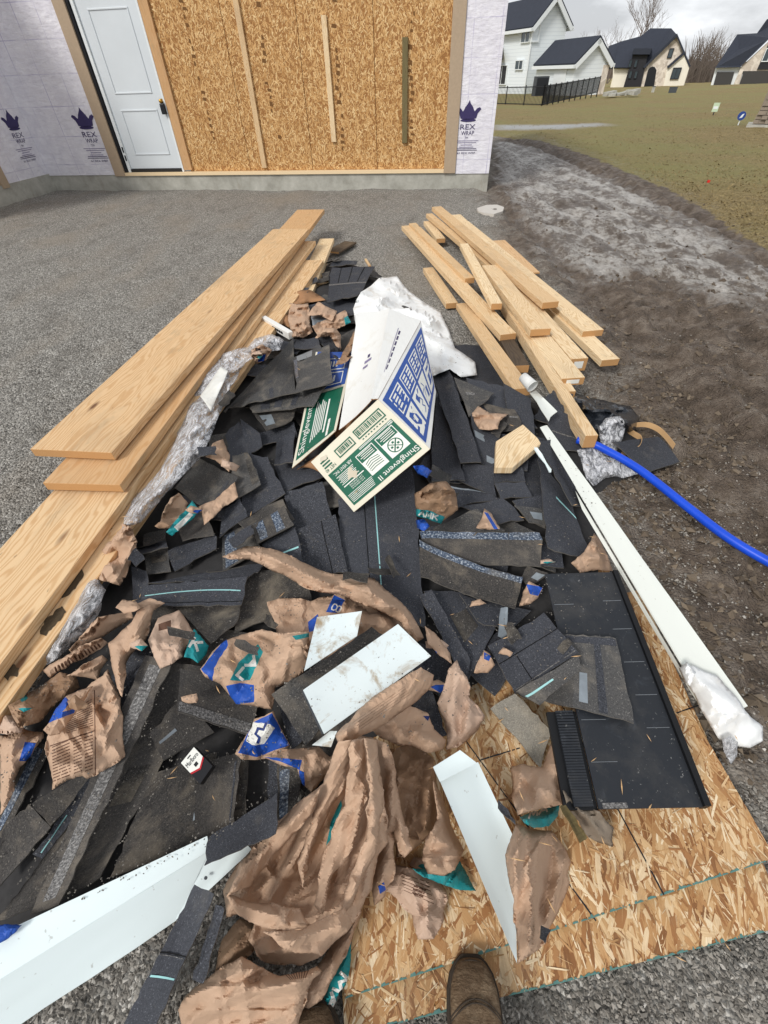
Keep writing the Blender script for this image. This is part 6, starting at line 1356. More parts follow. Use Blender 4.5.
kp([(251, 350), (262, 344), (272, 350), (266, 360), (256, 364)], 'tiny brown wad with blue corner by the clear wrap', [('blue_print', [(258, 356), (266, 354), (264, 361), (258, 362)])], amp=.03, lam=.05, puff=.03)
# left hollow
kp([(206, 457), (213, 443), (223, 439), (230, 455), (229, 472), (222, 466), (215, 460)], 'brown paper curl behind the square dusty flap', amp=.03, lam=.07, puff=.04)
kp([(198, 507), (215, 500), (235, 482), (238, 497), (222, 508), (213, 518), (204, 525)], 'brown paper edge sticking out below the square dusty flap', amp=.01, lam=.07, puff=.005)
kp([(159, 525), (166, 506), (179, 493), (188, 503), (183, 520), (170, 528)], 'brown paper lump in the hollow below the square flap', amp=.03, lam=.07, puff=.035)
sheet('teal_wrapper', [(166, 532), (176, 520), (186, 510), (192, 500), (198, 508), (194, 518), (182, 527), (172, 536)], ['teal_print'], 'narrow twisted teal and white wrapper in the left hollow', 'wrapper', amp=.02, lam=.04, puff=.02, prints=[('white_print', [(174, 527), (190, 512), (193, 515), (178, 531)])])
kp([(85, 552), (110, 527), (130, 525), (137, 542), (131, 562), (120, 586), (100, 580), (90, 570)], 'crumpled paper against the side of the left boards', amp=.04, lam=.1, puff=.05)
kp([(135, 604), (150, 598), (165, 603), (155, 610), (138, 609)], 'thin sliver of brown paper under the green thread shingle', amp=.01, puff=.01)
# left wads
kp([(0, 778), (0, 735), (22, 728), (43, 732), (44, 738), (29, 758), (20, 768), (10, 800), (0, 815)], 'rolled paper at the left edge with a small blue patch', [('blue_print', [(25, 742), (36, 743), (29, 761), (19, 761)])], amp=.03, lam=.1, puff=.05, ang=1.0, stretch=2)
kp([(-6, 732), (-4, 708), (10, 700), (24, 703), (28, 722), (20, 733)], 'greyish paper roll at the left edge below the boards', mat='kraft_pale', amp=.02, lam=.08, puff=.05)
kp([(8, 705), (34, 690), (60, 672), (76, 676), (80, 688), (58, 702), (40, 722), (20, 728)], 'finely crumpled paper mass below the muddy board', [('teal_print', [(20, 700), (26, 694), (28, 698), (23, 703)])], mat='kraft_dark', amp=.05, lam=.04, puff=.05, wavy=.4)
kp([(69, 650), (98, 617), (130, 609), (134, 618), (105, 636), (88, 645), (74, 656)], 'upper long paper fold left of the dark shingle stack', amp=.04, lam=.1, puff=.05, ang=.4, stretch=2)
bars = []
for k in range(14): bars += [('ink', bil([(54, 667), (100, 642), (103, 646), (57, 673)], np.array([k / 14, k / 14 + .03, k / 14 + .03, k / 14]), np.array([0, 0, 1, 1])))]
kp([(42, 670), (72, 652), (101, 638), (108, 643), (90, 655), (50, 678)], 'paper tube printed with a row of dark bars', bars, amp=.01, lam=.1, puff=.05, dl=5)
kp([(66, 676), (84, 664), (102, 655), (108, 660), (98, 680), (74, 676)], 'smooth brown paper fold under the barred tube', amp=.02, lam=.12, puff=.06)
tl = textlines([(53, 745), (92, 728), (90, 774), (54, 784)], 1, seed=2) if 0 else []
cols = []
for (a, b, c_, d_) in (([52, 746], [70, 738], [71, 776], [53, 783]), ([73, 737], [82, 733], [82, 772], [74, 775]), ([84, 733], [93, 730], [93, 770], [85, 773]), ([68, 712], [92, 698], [94, 726], [66, 734])): cols += textlines([a, b, c_, d_], 12, .98, .35, int(a[0]))
cols += [('ink', [(50, 745.5), (95, 730), (95, 731), (50, 746.7)]), ('ink', [(94, 690), (95, 690), (96, 775), (95, 775)])]
kp([(47, 737), (60, 715), (80, 695), (92, 682), (108, 669), (117, 690), (121, 698), (123, 725), (125, 757), (105, 770), (87, 779), (82, 776), (68, 780), (52, 790), (48, 760)], 'flat torn paper covered in columns of small print', cols, amp=.012, lam=.14, puff=.02, dl=4, tuck=.4)
kp([(43, 730), (55, 710), (66, 696), (80, 690), (93, 686), (84, 702), (76, 713), (60, 734), (50, 736)], 'paper fold with a bright blue printed patch', [('blue_print', [(45, 725), (51, 707), (66, 697), (70, 702), (62, 712), (76, 708), (74, 713), (58, 719)])], amp=.03, lam=.09, puff=.04)
kp([(108, 643), (122, 630), (137, 611), (150, 604), (154, 609), (146, 640), (130, 656), (126, 664), (122, 697), (117, 688), (112, 668)], 'upright paper fold right of the printed sheet', amp=.05, lam=.1, puff=.06, ang=1.2, stretch=2)
kp([(148, 640), (158, 618), (179, 610), (184, 616), (193, 631), (190, 642), (183, 652), (184, 656), (172, 664), (160, 669), (155, 659)], 'pale paper scrap with a dark printed box', [('ink', [(158.5, 624), (171, 620), (171, 628), (158.5, 631)])], mat='kraft_pale', amp=.02, lam=.07, puff=.025)
sheet('teal_wrapper', [(194, 629), (202, 638), (209, 646), (206, 655), (198, 663), (190, 658), (184, 657), (187, 648)], ['teal_print'], 'teal scrap with a white letter K beside the paper wad', 'wrapper', amp=.01, lam=.08, puff=.015, prints=letters('K', (189, 646), (8.5, 4.5), (5, -8), .28))
# middle wads
kp([(267, 602), (281, 598), (310, 601), (340, 593), (372, 605), (404, 619), (420, 640), (395, 641), (360, 655), (300, 664), (278, 640)], 'crushed paper behind the small white panel with blue print', [('blue_print', [(326, 612), (334, 595), (345, 600), (337, 613)]), ('blue_print', [(308, 622), (318, 614), (318, 630), (309, 632)])] + letters('CO', (331, 609), (3.6, 1.6), (3, -5.5), .3, .2), amp=.07, lam=.08, puff=.035)
kp([(222, 557), (236, 550), (246, 546), (262, 547), (282, 552), (300, 561), (320, 570), (342, 574), (360, 577), (374, 578), (386, 590), (400, 601), (411, 613), (424, 638), (416, 643), (400, 622), (384, 613), (369, 607), (350, 599), (331, 594), (319, 592), (295, 582), (272, 571), (250, 560)], 'long paper ribbon arching across the dark shingles', amp=.03, lam=.1, puff=.07, dl=6, ang=-.45, stretch=3, ridge=[((262, 553), (330, 585), .02, 5)])
teal2 = [('teal_print', [(230, 680), (238, 663), (258, 644), (263, 652), (250, 680), (240, 681)]), ('teal_print', [(292, 636), (309, 633), (309, 637), (296, 640)]), ('blue_print', [(201, 669), (226, 637), (228, 645), (214, 668), (213, 682)]), ('blue_print', [(226, 686), (240, 683), (254, 685), (254, 702), (234, 705)])] + letters('LA', (236, 676), (8, -9), (5.5, 4.5), .24, .2)
kp([(200, 669), (212, 652), (226, 640), (244, 634), (262, 629), (285, 633), (309, 632), (309, 645), (309, 663), (303, 673), (290, 682), (275, 688), (272, 710), (262, 708), (252, 706), (236, 704), (226, 691), (220, 684), (205, 677)], 'big paper wad with teal letters and blue corners', teal2, amp=.055, lam=.085, puff=.06, dl=9, ang=.6, stretch=1.3)
logo_p = [('blue_print', [(238, 753), (254, 722), (272, 713), (289, 745), (257, 757)]), ('white_print', [(246, 741), (253, 722), (270, 724), (275, 728), (264, 744), (252, 745)]), ('navy_ink', [(265, 722), (268, 723), (264, 731), (259, 730), (257, 734), (261, 737), (259, 744), (256, 743), (258, 738), (254, 734), (257, 727), (263, 728)])]
kp([(235, 754), (245, 737), (254, 719), (273, 711), (280, 726), (290, 745), (284, 752), (258, 760), (243, 760)], 'blue printed scrap with a pale interlocked emblem', logo_p, amp=.02, lam=.09, puff=.03)
kp([(262, 757), (290, 749), (306, 748), (318, 746), (330, 757), (338, 752), (334, 770), (326, 776), (312, 793), (302, 784), (297, 768), (280, 765)], 'scrunched paper with torn blue edge under the emblem scrap', [('blue_print', [(264, 757), (292, 759), (302, 760), (300, 770), (284, 763)]), ('blue_print', [(299, 770), (304, 772), (305, 786), (300, 784)])], amp=.05, lam=.05, puff=.04)
fo_ = random.Random(23); cnt = 0
while cnt < 16:
    c_ = np.array([fo_.uniform(130, 600), fo_.uniform(390, 660)])
    if not inpoly([c_], PILE_PX)[0] or (285 < c_[0] < 440 and c_[1] < 515) or (300 < c_[0] < 440 and c_[1] > 600): continue
    a = fo_.uniform(0, 6.28); l_, w_ = fo_.uniform(7, 17), fo_.uniform(4, 10); ex = np.array([math.cos(a), math.sin(a)]) * l_; ey = np.array([-math.sin(a), math.cos(a)]) * w_ * .7
    piece('shingle_offcut', [c_ - ex - ey * fo_.uniform(.5, 1), c_ + ex * fo_.uniform(.6, 1) - ey, c_ + ex + ey * fo_.uniform(.3, 1), c_ - ex * fo_.uniform(.7, 1) + ey], fo_.choice(['granules', 'dusty', 'backing', 'mottled']), 'small torn shingle offcut lying loose on top of the pile', 'shingle', group='small torn shingle offcuts on the pile', curl=.004, stiff=.6, wav=.003, jit=.8, thk=.003); cnt += 1
cnt = 0
SPOT = [(160, 520), (215, 500), (272, 350), (320, 320), (150, 600), (60, 690), (20, 720), (330, 640), (330, 770), (400, 880), (470, 600), (490, 660), (560, 560), (180, 700), (420, 640), (440, 690), (120, 650), (235, 475), (345, 900)]
for (sx, sy) in SPOT:
    c_ = np.array([sx + fo_.uniform(-22, 22), sy + fo_.uniform(-16, 16)]); nn_ = fo_.randint(5, 7); R_ = fo_.uniform(7, 15)
    pg = [c_ + np.array([math.cos(t), math.sin(t) * fo_.uniform(.3, .8)]) * R_ * fo_.uniform(.55, 1.15) for t in np.linspace(0, 6.283, nn_, endpoint=False)]
    pr_ = [(fo_.choice(['blue_print', 'teal_print']), [pg[0], pg[1], c_ * .5 + pg[2] * .5, c_])] if fo_.random() < .4 else ()
    sheet('paper_scrap', pg, [fo_.choice(['kraft', 'kraft', 'kraft_pale', 'kraft_dark'])], 'small torn scrap of brown wrapping paper among the shingles', 'paper scrap', prints=pr_, group='small torn paper scraps in the pile', amp=.014, lam=.08, puff=.0)
# white metal panels
def panel_(q, lab, ex=.012, mat='dirty_white_metal', **k): return piece('sheet_metal_offcut', q, mat, lab, 'sheet metal', group=None, stiff=1.0, maxrise=.4, jit=0.0, thk=.0016, wav=.001, extra=ex, **k)
panel_([(317, 617), (362, 611), (357, 636), (304, 671)], 'small white metal offcut behind the dark shingle')
sh([(272, 693), (372, 628), (392, 640), (306, 745)], 'dusty', 'dark shingle right under the large dirty white panel', stiff=.6)
wp, wg = panel_([(303, 690), (398, 624), (431, 656), (324, 734)], 'large dirty white metal panel lying on a dark shingle', .02)
rail(wg, 0, 0.02, .98, .004, .0, 'unit_grey', 'bent_edge', wp, drop=.03)
panel_([(312, 745), (330, 731), (337, 731), (331, 747)], 'small white metal corner under the large dirty panel', .0)
# right of the middle
kp([(472, 413), (478, 406), (490, 413), (508, 414), (500, 421), (498, 429), (479, 429), (474, 421)], 'crumpled paper wad above the cut wood block', amp=.05, lam=.06, puff=.04)
kp([(414, 494), (430, 483), (446, 481), (455, 491), (458, 510), (443, 521), (430, 514), (416, 509)], 'crumpled paper in the gap under the carton end', mat='kraft_dark', amp=.06, lam=.06, puff=.03)
sheet('teal_wrapper', [(416, 509), (430, 511), (445, 517), (441, 524), (428, 519), (416, 516)], ['teal_print'], 'teal wrapper strip with white letters below the carton end', 'wrapper', amp=.008, lam=.06, puff=.03, prints=letters('AMK', (419, 515), (5, 1.4), (1.2, -4.4), .28, .3))
sheet('blue_wrapper', [(413, 466), (423, 465), (432, 471), (427, 478), (418, 474)], ['blue_print'], 'blue wrapper scrap beside the carton corner', 'wrapper', amp=.03, lam=.04, puff=.03)
sheet('blue_wrapper', [(416, 520), (424, 519), (430, 526), (424, 531), (417, 528)], ['blue_print'], 'blue wrapper scrap under the teal lettered strip', 'wrapper', amp=.03, lam=.04, puff=.02)
kp([(476, 528), (484, 508), (492, 514), (500, 529), (490, 530)], 'small paper and blue film tuck above the frosted bands', [('blue_print', [(484, 512), (488, 513), (498, 529), (494, 529)])], amp=.02, lam=.05, puff=.012)
kp([(519, 606), (524, 590), (529, 581), (543, 588), (538, 598), (528, 605)], 'paper scrap with blue print left of the vent panel', [('blue_print', [(526, 584), (543, 587), (538, 596), (530, 594)])], amp=.03, lam=.05, puff=.03)
kp([(571, 563), (584, 552), (594, 533), (600, 538), (608, 556), (613, 571), (596, 570), (580, 573)], 'paper showing between the long shingle and cream trim', amp=.05, lam=.07, puff=.02)
kp([(474, 673), (484, 650), (490, 654), (495, 665), (488, 673)], 'small paper tuft with blue spot beside the laminated shingle', [('blue_print', [(484, 652), (491, 656), (489, 661), (484, 659)])], amp=.03, lam=.05, puff=.02)
kp([(425, 626), (436, 634), (450, 653), (452, 664), (440, 656), (428, 644)], 'thin paper strip with blue specks right of the white panel', [('blue_print', [(430, 647), (437, 652), (436, 662), (431, 655)])], amp=.03, lam=.05, puff=.03)
# foreground wads
kp([(449, 668), (457, 660), (467, 677), (469, 697), (485, 716), (478, 730), (467, 741), (446, 750), (447, 733), (437, 703), (443, 690)], 'upright pale paper cone at the right of the wad', mat='kraft_pale', amp=.03, lam=.12, puff=.06, ang=1.4, stretch=2)
kp([(393, 864), (410, 868), (436, 876), (446, 890), (444, 920), (434, 939), (418, 940), (412, 915), (396, 898), (386, 890)], 'pale printed paper hanging over the strand board edge', textlines([(400, 872), (432, 882), (438, 908), (404, 892)], 6, .9, .2, 9) + textlines([(414, 884), (428, 889), (424, 899), (412, 894)], 3, .9, .5, 10), mat='kraft_pale', amp=.03, lam=.07, puff=.02)
sheet('teal_wrapper', [(412, 868), (430, 868), (445, 866), (460, 861), (466, 872), (476, 891), (455, 889), (436, 882), (422, 876)], ['teal_print'], 'torn plain teal wrapper edge under the foreground paper', 'wrapper', amp=.02, lam=.06, puff=.02)
kp([(397, 748), (406, 744), (416, 747), (434, 759), (437, 790), (447, 813), (440, 830), (428, 838), (413, 850), (396, 858), (389, 830), (380, 800), (377, 782), (385, 765)], 'dark glossy brown paper bag bulging in the foreground', mat='kraft_dark', ridge=[((400, 750), (392, 835), .05, 12), ((432, 765), (425, 830), .05, 10), ((385, 772), (430, 790), .03, 10)], amp=.04, lam=.12, puff=.10, dl=14)
kp([(433, 780), (440, 792), (449, 816), (456, 835), (464, 850), (455, 870), (444, 876), (428, 874), (422, 860), (425, 838), (437, 820)], 'curled paper flap right of the dark paper bag', amp=.04, lam=.09, puff=.06, dl=8)
kp([(372, 730), (390, 716), (408, 705), (428, 713), (434, 729), (446, 740), (443, 750), (428, 753), (412, 746), (398, 746), (380, 738)], 'knotted paper twist below the large white panel', [('teal_print', [(425, 708), (431, 706), (429, 713)]), ('navy_ink', [(423, 716), (430, 716), (428, 721)])], amp=.06, lam=.06, puff=.07)
kp([(222, 940), (240, 918), (262, 925), (258, 945), (242, 962), (214, 975)], 'shadowed fold of paper beside the gravel gap', mat='kraft_dark', amp=.03, lam=.06, puff=.03, ang=1.0, stretch=2)  # the fold's shade is put into its darker kraft colour
sheet('teal_wrapper', [(352, 935), (351, 960), (346, 985), (332, 1012), (318, 1010), (326, 988), (338, 962)], ['teal_print'], 'teal wrapper roll with white letters beside the boot toe', 'wrapper', amp=.01, lam=.1, puff=.03, prints=letters('MA', (341, 973), (-7.5, 16), (8, 5), .2, .25))
kp([(345, 925), (355, 905), (362, 910), (352, 940), (340, 965), (322, 1000), (306, 1010), (300, 990), (318, 965)], 'brown paper fold along the teal lettered roll', amp=.03, lam=.07, puff=.05, ang=.9, stretch=2.5)
kp([(375, 738), (388, 744), (396, 770), (400, 800), (412, 850), (404, 858), (393, 832), (396, 870), (385, 897), (374, 906), (370, 880), (378, 850), (376, 800)], 'ragged paper strands hanging right of the main sheet', [('blue_print', [(378, 886), (384, 882), (386, 890), (380, 894)])], amp=.06, lam=.06, puff=.04, ang=1.5, stretch=3)
fr = dict(amp=.032, lam=.12, ang=.95, stretch=3.2, wavy=.35, dl=9)
kp([(340, 738), (358, 735), (374, 738), (382, 780), (388, 842), (378, 856), (372, 890), (353, 924), (322, 956), (300, 966), (264, 962), (248, 940), (254, 924), (238, 914), (226, 918), (223, 890), (240, 858), (270, 828), (290, 811), (318, 788), (333, 765)], 'largest brown paper sheet draped down the front of the pile', [('teal_print', [(331, 822), (341, 800), (342, 806), (333, 836), (326, 846)])] + textlines([(283, 966), (315, 968), (312, 958), (290, 957)], 1, 0, 0, 1), puff=.05, ridge=[((346, 744), (230, 898), .045, 15), ((352, 744), (262, 915), .038, 11), ((358, 744), (292, 868), .048, 14), ((364, 744), (312, 935), .038, 12), ((372, 746), (338, 925), .040, 11), ((378, 770), (362, 900), .038, 9), ((230, 905), (296, 922), .03, 14), ((296, 922), (345, 905), .03, 12), ((262, 955), (330, 935), .04, 14)], **fr)
kp([(242, 956), (258, 966), (280, 976), (300, 972), (317, 966), (322, 972), (308, 990), (297, 1032), (182, 1034), (178, 1010), (186, 995), (214, 973)], 'lower brown paper fold at the bottom edge of the photo', [('ink', bil([(280, 970), (312, 968), (306, 978), (290, 980)], np.array([k / 9, k / 9 + .05, k / 9 + .08, k / 9 + .03]), np.array([0, 0, 1, 1]))) for k in range(9)], ridge=[((186, 998), (262, 962), .05, 14), ((215, 1000), (300, 985), .05, 16), ((240, 958), (250, 1030), .04, 16)], amp=.04, lam=.14, puff=.06, ang=.3, stretch=1.5, dl=10)
kp([(335, 735), (342, 727), (356, 712), (375, 695), (392, 684), (408, 674), (421, 667), (434, 675), (432, 686), (416, 702), (396, 716), (376, 730), (352, 741), (338, 743)], 'rolled paper along the lower edge of the white panel', textlines([(352, 722), (410, 682), (416, 692), (362, 730)], 5, .9, .12, 4), amp=.035, lam=.08, puff=.07, ang=.75, stretch=3, wavy=.2)
for (pg_, lb_) in (([(338, 742), (352, 740), (346, 780), (312, 848), (303, 888), (297, 862), (312, 815)], 'pointed pale fold lying on the largest paper sheet'),
        ([(352, 740), (364, 738), (368, 790), (352, 850), (330, 880), (322, 915), (314, 905), (322, 860), (345, 805)], 'narrow middle fold running down the largest paper sheet'),
        ([(364, 738), (377, 740), (383, 800), (377, 850), (352, 905), (335, 926), (345, 890), (366, 840), (370, 790)], 'right hand fold running down the largest paper sheet'),
        ([(225, 893), (262, 903), (300, 908), (312, 926), (290, 931), (262, 927), (238, 915)], 'turned up hem at the lower left of the largest paper sheet'),
        ([(262, 932), (300, 930), (345, 908), (353, 924), (322, 956), (290, 952)], 'bottom fold of the largest paper sheet above the gravel'),
        ([(240, 862), (290, 811), (320, 788), (313, 812), (280, 850), (250, 886), (226, 897)], 'left edge fold of the largest paper sheet')):
    q0 = np.asarray(pg_, float); cen_ = q0.mean(0); dv = q0 - cen_; _, _, vt = np.linalg.svd(dv); e_ = vt[0] * np.abs(dv @ vt[0]).max() * .8
    kp(pg_, lb_, amp=.02, lam=.08, puff=.012, dl=4, ang=.95, stretch=2.5, ridge=[(cen_ - e_, cen_ + e_, .022, 9)])
# white flashing in front and the paper right of it
fo, fgd = piece('white_flashing', [(440, 781), (478, 762), (514, 838), (517, 963)], 'white_metal', 'pointed white metal flashing lying on the strand board', 'flashing', stiff=1, maxrise=.3, jit=0.0, thk=.002, wav=.001, extra=.012)
lip, _ = piece('bent_lip', [(433, 767), (460, 750), (477, 763), (440, 782)], 'white_metal', None, None, stiff=1, maxrise=.3, jit=0.0, thk=.002, wav=.001, extra=.006, st=False); lip.parent = fo
kp([(516, 823), (530, 828), (552, 831), (566, 850), (571, 862), (570, 884), (562, 905), (554, 921), (537, 951), (518, 964), (516, 930), (511, 890), (505, 855)], 'smooth paper bag end lying on the strand board', amp=.03, lam=.12, puff=.06, ang=1.3, stretch=2, ridge=[((520, 830), (512, 900), .04, 10), ((540, 835), (528, 945), .05, 13), ((565, 858), (545, 925), .04, 9)])
sheet('teal_wrapper', [(520, 817), (540, 810), (560, 804), (558, 816), (549, 826), (534, 828), (524, 823)], ['teal_print'], 'teal and white lettered neck of the right paper', 'wrapper', amp=.02, lam=.05, puff=.05, prints=letters('MA', (529, 818), (8, -3), (1.5, -7), .22, .25))
kp([(510, 768), (520, 764), (542, 767), (550, 745), (564, 725), (570, 750), (575, 783), (565, 788), (562, 804), (540, 809), (518, 815), (511, 796)], 'crumpled upper paper beside the vent panel', amp=.05, lam=.09, puff=.07)
sheet('grey_cloth', [(563, 790), (572, 796), (585, 806), (600, 812), (614, 828), (613, 847), (597, 842), (582, 830), (572, 815)], ['grey_cloth'], 'shiny grey-brown cloth fold under the vent panel corner', 'cloth', amp=.03, lam=.06, puff=.03, ang=-.7, stretch=3)
pc, _ = piece('trim_offcut', [(560, 806), (566, 804), (588, 838), (581, 842)], 'treated_wood', 'dark olive stick on the strand board by the cloth', 'stick', thk=.008, extra=.008)
piece('asphalt_shingle', [(541, 925), (551, 930), (546, 942), (540, 938)], 'granules', 'tiny black shingle chip on the strand board edge', 'shingle', group=SG)
piece('asphalt_shingle', [(498, 800), (512, 815), (516, 824), (500, 812)], 'granules', 'dark shingle scrap between the flashing and the right paper', 'shingle', group=SG)

# ------------------------------------------------------------------ white channel at the lower left
za, zb_, zc_ = .145, .125, .02
A_, B_ = W([(-60, 962), (207, 836)], [za, za - .02]); C_, D_ = W([(210, 850), (-60, 1016)], [zb_ - .02, zb_]); 
wc = empty('white_channel', A_, 'long white metal channel at the lower left corner', 'metal channel')
quadpanel('top_face', [A_, B_, C_, D_], 'white_metal', thk=.0015, parent=wc, back='white_metal')
E1, E2 = W([(176, 921), (-60, 1078)], zc_)
quadpanel('side_face', [D_ - UPV * .001, C_ - UPV * .001, E1, E2], 'white_metal', thk=.0015, parent=wc, back='white_metal')
quadpanel('end_tab', W([(208, 850), (240, 838), (252, 850), (176, 920)], [zb_ - .022, .095, .075, zc_ + .002]), 'white_metal', thk=.0015, parent=wc, back='white_metal')
sh([(207, 838), (278, 793), (276, 833), (205, 866)], 'granules', 'dark granule shingle lying on the white channel end')
v, f = tube_geo(W([(206, 878)], .075) + np.array([[0, 0, 0], [0, 0, .004]]), .004, 8); mk('rivet', v, f, MATS['unit_grey'], wc)
piece('asphalt_shingle', [(195, 884), (214, 895), (152, 1034), (118, 1034)], 'granules', 'long loose shingle strip with a teal line lying on gravel', 'shingle', [('thread', .08, .95, .60, .615), ('tab', 0, 1, .44, .45), ('light', 0.02, .98, .46, .465)], SG, stiff=.5, extra=.03)
piece('asphalt_shingle', [(215, 905), (224, 908), (204, 984), (193, 980)], 'granules', 'thin black shingle sliver standing beside the brown paper', 'shingle', (), SG, extra=.02)
sheet('blue_tarp', [(-10, 925), (8, 924), (22, 925), (6, 940), (-10, 950)], ['blue_print'], 'small corner of blue sheeting above the white channel', 'plastic sheet', amp=.02, lam=.06, puff=.01)
# ------------------------------------------------------------------ cigarette pack
zp_ = max(th(196, 766), th(194, 752), th(210, 766), th(200, 780), th(184, 763)) + .008; q_ = W([(180.5, 763), (194, 746.5), (212.5, 766), (200, 784)], [zp_ + .022, zp_ + .03, zp_ + .028, zp_ + .02])
pk_n = np.cross(q_[1] - q_[0], q_[3] - q_[0]); pk_n /= np.linalg.norm(pk_n); pk_n = pk_n if pk_n[2] > 0 else -pk_n
v = np.vstack([q_, q_ - pk_n * .021]); F_ = [(0, 1, 2, 3), (7, 6, 5, 4)] + [(i, i + 4, (i + 1) % 4 + 4, (i + 1) % 4) for i in range(4)]
pk = mk('cigarette_pack', v, F_, MATS['pack_black'], label='black and white cigarette pack with red chevron lying on shingles', cat='cigarette pack')
u, vv = np.meshgrid(np.linspace(0, 1, 9), np.linspace(0, 1, 9), indexing='ij'); pg = bil(q_, u, vv)
p_ = Print(pg, pk_n, lambda x, y: (y, x))    # x along the side away from the far end, y across
p_.poly([(.02, .02), (.50, .02), (.66, .5), (.50, .98), (.02, .98)], 'print_white', 0); 
p_.poly([(.50, .02), (.57, .02), (.73, .5), (.66, .5)], 'print_red', 1); p_.poly([(.66, .5), (.73, .5), (.57, .98), (.50, .98)], 'print_red', 1)
v, f = text_geo('Marlboro'); p_.add([(.34 - .16 * b, .1 + .8 * a) for a, b in v], f, 'print_black', 2); p_.rect(.42, .4, .54, .6, 'print_black', 2, 1); p_.rect(.09, .38, .13, .6, 'print_black', 2, 1)
p_.build('pack_print', pk)
# ------------------------------------------------------------------ right edge: trim, bag, film, pipe, veneer
ct = empty('cream_trim', w1(640, 560, .1), 'long cream metal trim running down the right side of the pile', 'trim')
A_, B_, C_, D_ = W([(540, 427), (547, 425), (748, 706), (716, 722)], [.225, .225, .085, .08]); quadpanel('face', [A_, B_, C_, D_], 'cream_metal', thk=.0015, parent=ct, back='cream_metal', n=6, m=20)
t0 = .30; L0 = A_ * (1 - t0) + D_ * t0; fl_ = W([(582, 509), (692, 694)], [.15, .055]); quadpanel('flange', [fl_[0], L0 - UPV * .016, D_ - UPV * .014, fl_[1]], 'cream_metal', thk=.0015, parent=ct, back='cream_metal')
e_ = (D_ - A_); v, f = tube_geo([L0 + UPV * .002, D_ + UPV * .002], .004, 6); mk('hem', v, f, MATS['cream_metal'], ct)
piece('trim_offcut', [(533, 448), (537, 447), (551, 470), (550, 473)], 'white_metal', 'thin white trim sliver right of the cut wood block', 'trim', thk=.002, extra=.012)
sheet('plastic_bag', [(684, 668), (692, 665), (704, 671), (718, 676), (734, 694), (752, 718), (763, 726), (763, 741), (750, 748), (736, 746), (718, 738), (704, 715), (694, 694), (687, 684)], ['bag_white'], 'bulging white plastic bag at the lower end of the cream trim', 'plastic bag', amp=.035, lam=.09, puff=.035, dl=8, ang=-.9, stretch=2.5, jag=.5)
sheet('plastic_bag', [(679, 668), (687, 662), (696, 672), (690, 686), (684, 682)], ['bag_white'], 'small knotted corner of the white bag on the cream trim', 'plastic bag', amp=.03, lam=.05, puff=.05)
sheet('clear_scrap', [(722, 740), (730, 736), (738, 742), (737, 756), (731, 764), (724, 752)], ['clear_film'], 'clear plastic scrap under the white bag on gravel', 'plastic scrap', amp=.02, lam=.04, puff=.01)
sheet('black_tarp', [(574, 392), (592, 398), (612, 402), (630, 406), (640, 418), (634, 432), (612, 428), (596, 436), (580, 424)], ['tarp_black'], 'shiny black plastic bunched under the lumber ends', 'plastic sheet', amp=.06, lam=.09, puff=.07)
sheet('film_bundle', [(598, 428), (606, 418), (620, 416), (626, 424), (622, 440), (614, 456), (602, 452)], ['clear_film'], 'crumpled clear film beside the black plastic', 'plastic film', amp=.06, lam=.05, puff=.05)
piece('asphalt_shingle', [(612, 442), (659, 437), (680, 462), (648, 472)], 'granules', 'dark shingle on the mud under the curled veneer strip', 'shingle', (), SG, stiff=.4)
sheet('white_film', [(577, 450), (592, 446), (612, 456), (638, 474), (624, 478), (606, 478), (594, 486), (586, 478), (582, 464)], ['clear_film'], 'spread white film on the mud under the blue pipe', 'plastic film', amp=.03, lam=.06, puff=.02)
pz = [(577, 440, .17), (590, 443, .175), (604, 449, .17), (640, 470, .16), (690, 509, .14), (730, 539, .13), (776, 566, .12), (860, 610, .09)]
_pp = [w1(*p) for p in pz]; _dd2 = _pp[-1] - _pp[-2]; _dd2[2] = 0; _dd2 /= np.linalg.norm(_dd2)
_pp += [_pp[-1] + _dd2 * .45 - UPV * .045, _pp[-1] + _dd2 * 1.0 + np.array([.05, .12, -.07]), _pp[-1] + _dd2 * 1.7 + np.array([.2, .42, -.07]), _pp[-1] + _dd2 * 2.6 + np.array([.5, 1.0, -.06])]
path = catmull(_pp, 8); v, f = tube_geo(path, .0185, 16); bp = mk('blue_pipe', v, f, MATS['pipe_blue'], smooth=True, label='bright blue plastic pipe running to the right edge over mud', cat='pipe')
v2, f2 = tube_geo([path[0] + (path[0] - path[1]) * .02, path[0] - (path[1] - path[0]) * .06], .0150, 14); mk('bore_shade', v2, f2, MATS['print_black'], bp)  # black disc on the capped end stands in for the shaded hollow
vp = [(620, 456, .07), (630, 454, .06), (638, 449, .07), (639, 441, .08), (632, 436, .08), (627, 432, .07), (632, 428, .07), (645, 427, .075), (656, 431, .075), (664, 438, .07), (673, 449, .06)]
path = catmull([w1(*p) for p in vp], 6); wv = [np.array([0.0, -.01, .034]) for _ in path]; g_ = np.array([[p, p + w_] for p, w_ in zip(path, wv)]); vv, ff, _ = grid_mesh(g_, .001)
nn = len(path); v = []; f = []
tg = np.gradient(path, axis=0); tg /= np.linalg.norm(tg, axis=1)[:, None]
for p, t in zip(path, tg):
    s_ = np.cross(t, UPV); s_ /= np.linalg.norm(s_) + 1e-9; v += [p, p + UPV * .032, p + UPV * .032 + s_ * .0015, p + s_ * .0015]
for i in range(nn - 1): f += [(4 * i + k, 4 * i + (k + 1) % 4, 4 * i + 4 + (k + 1) % 4, 4 * i + 4 + k) for k in range(4)]
f += [(0, 1, 2, 3), (4 * nn - 1, 4 * nn - 2, 4 * nn - 3, 4 * nn - 4)]
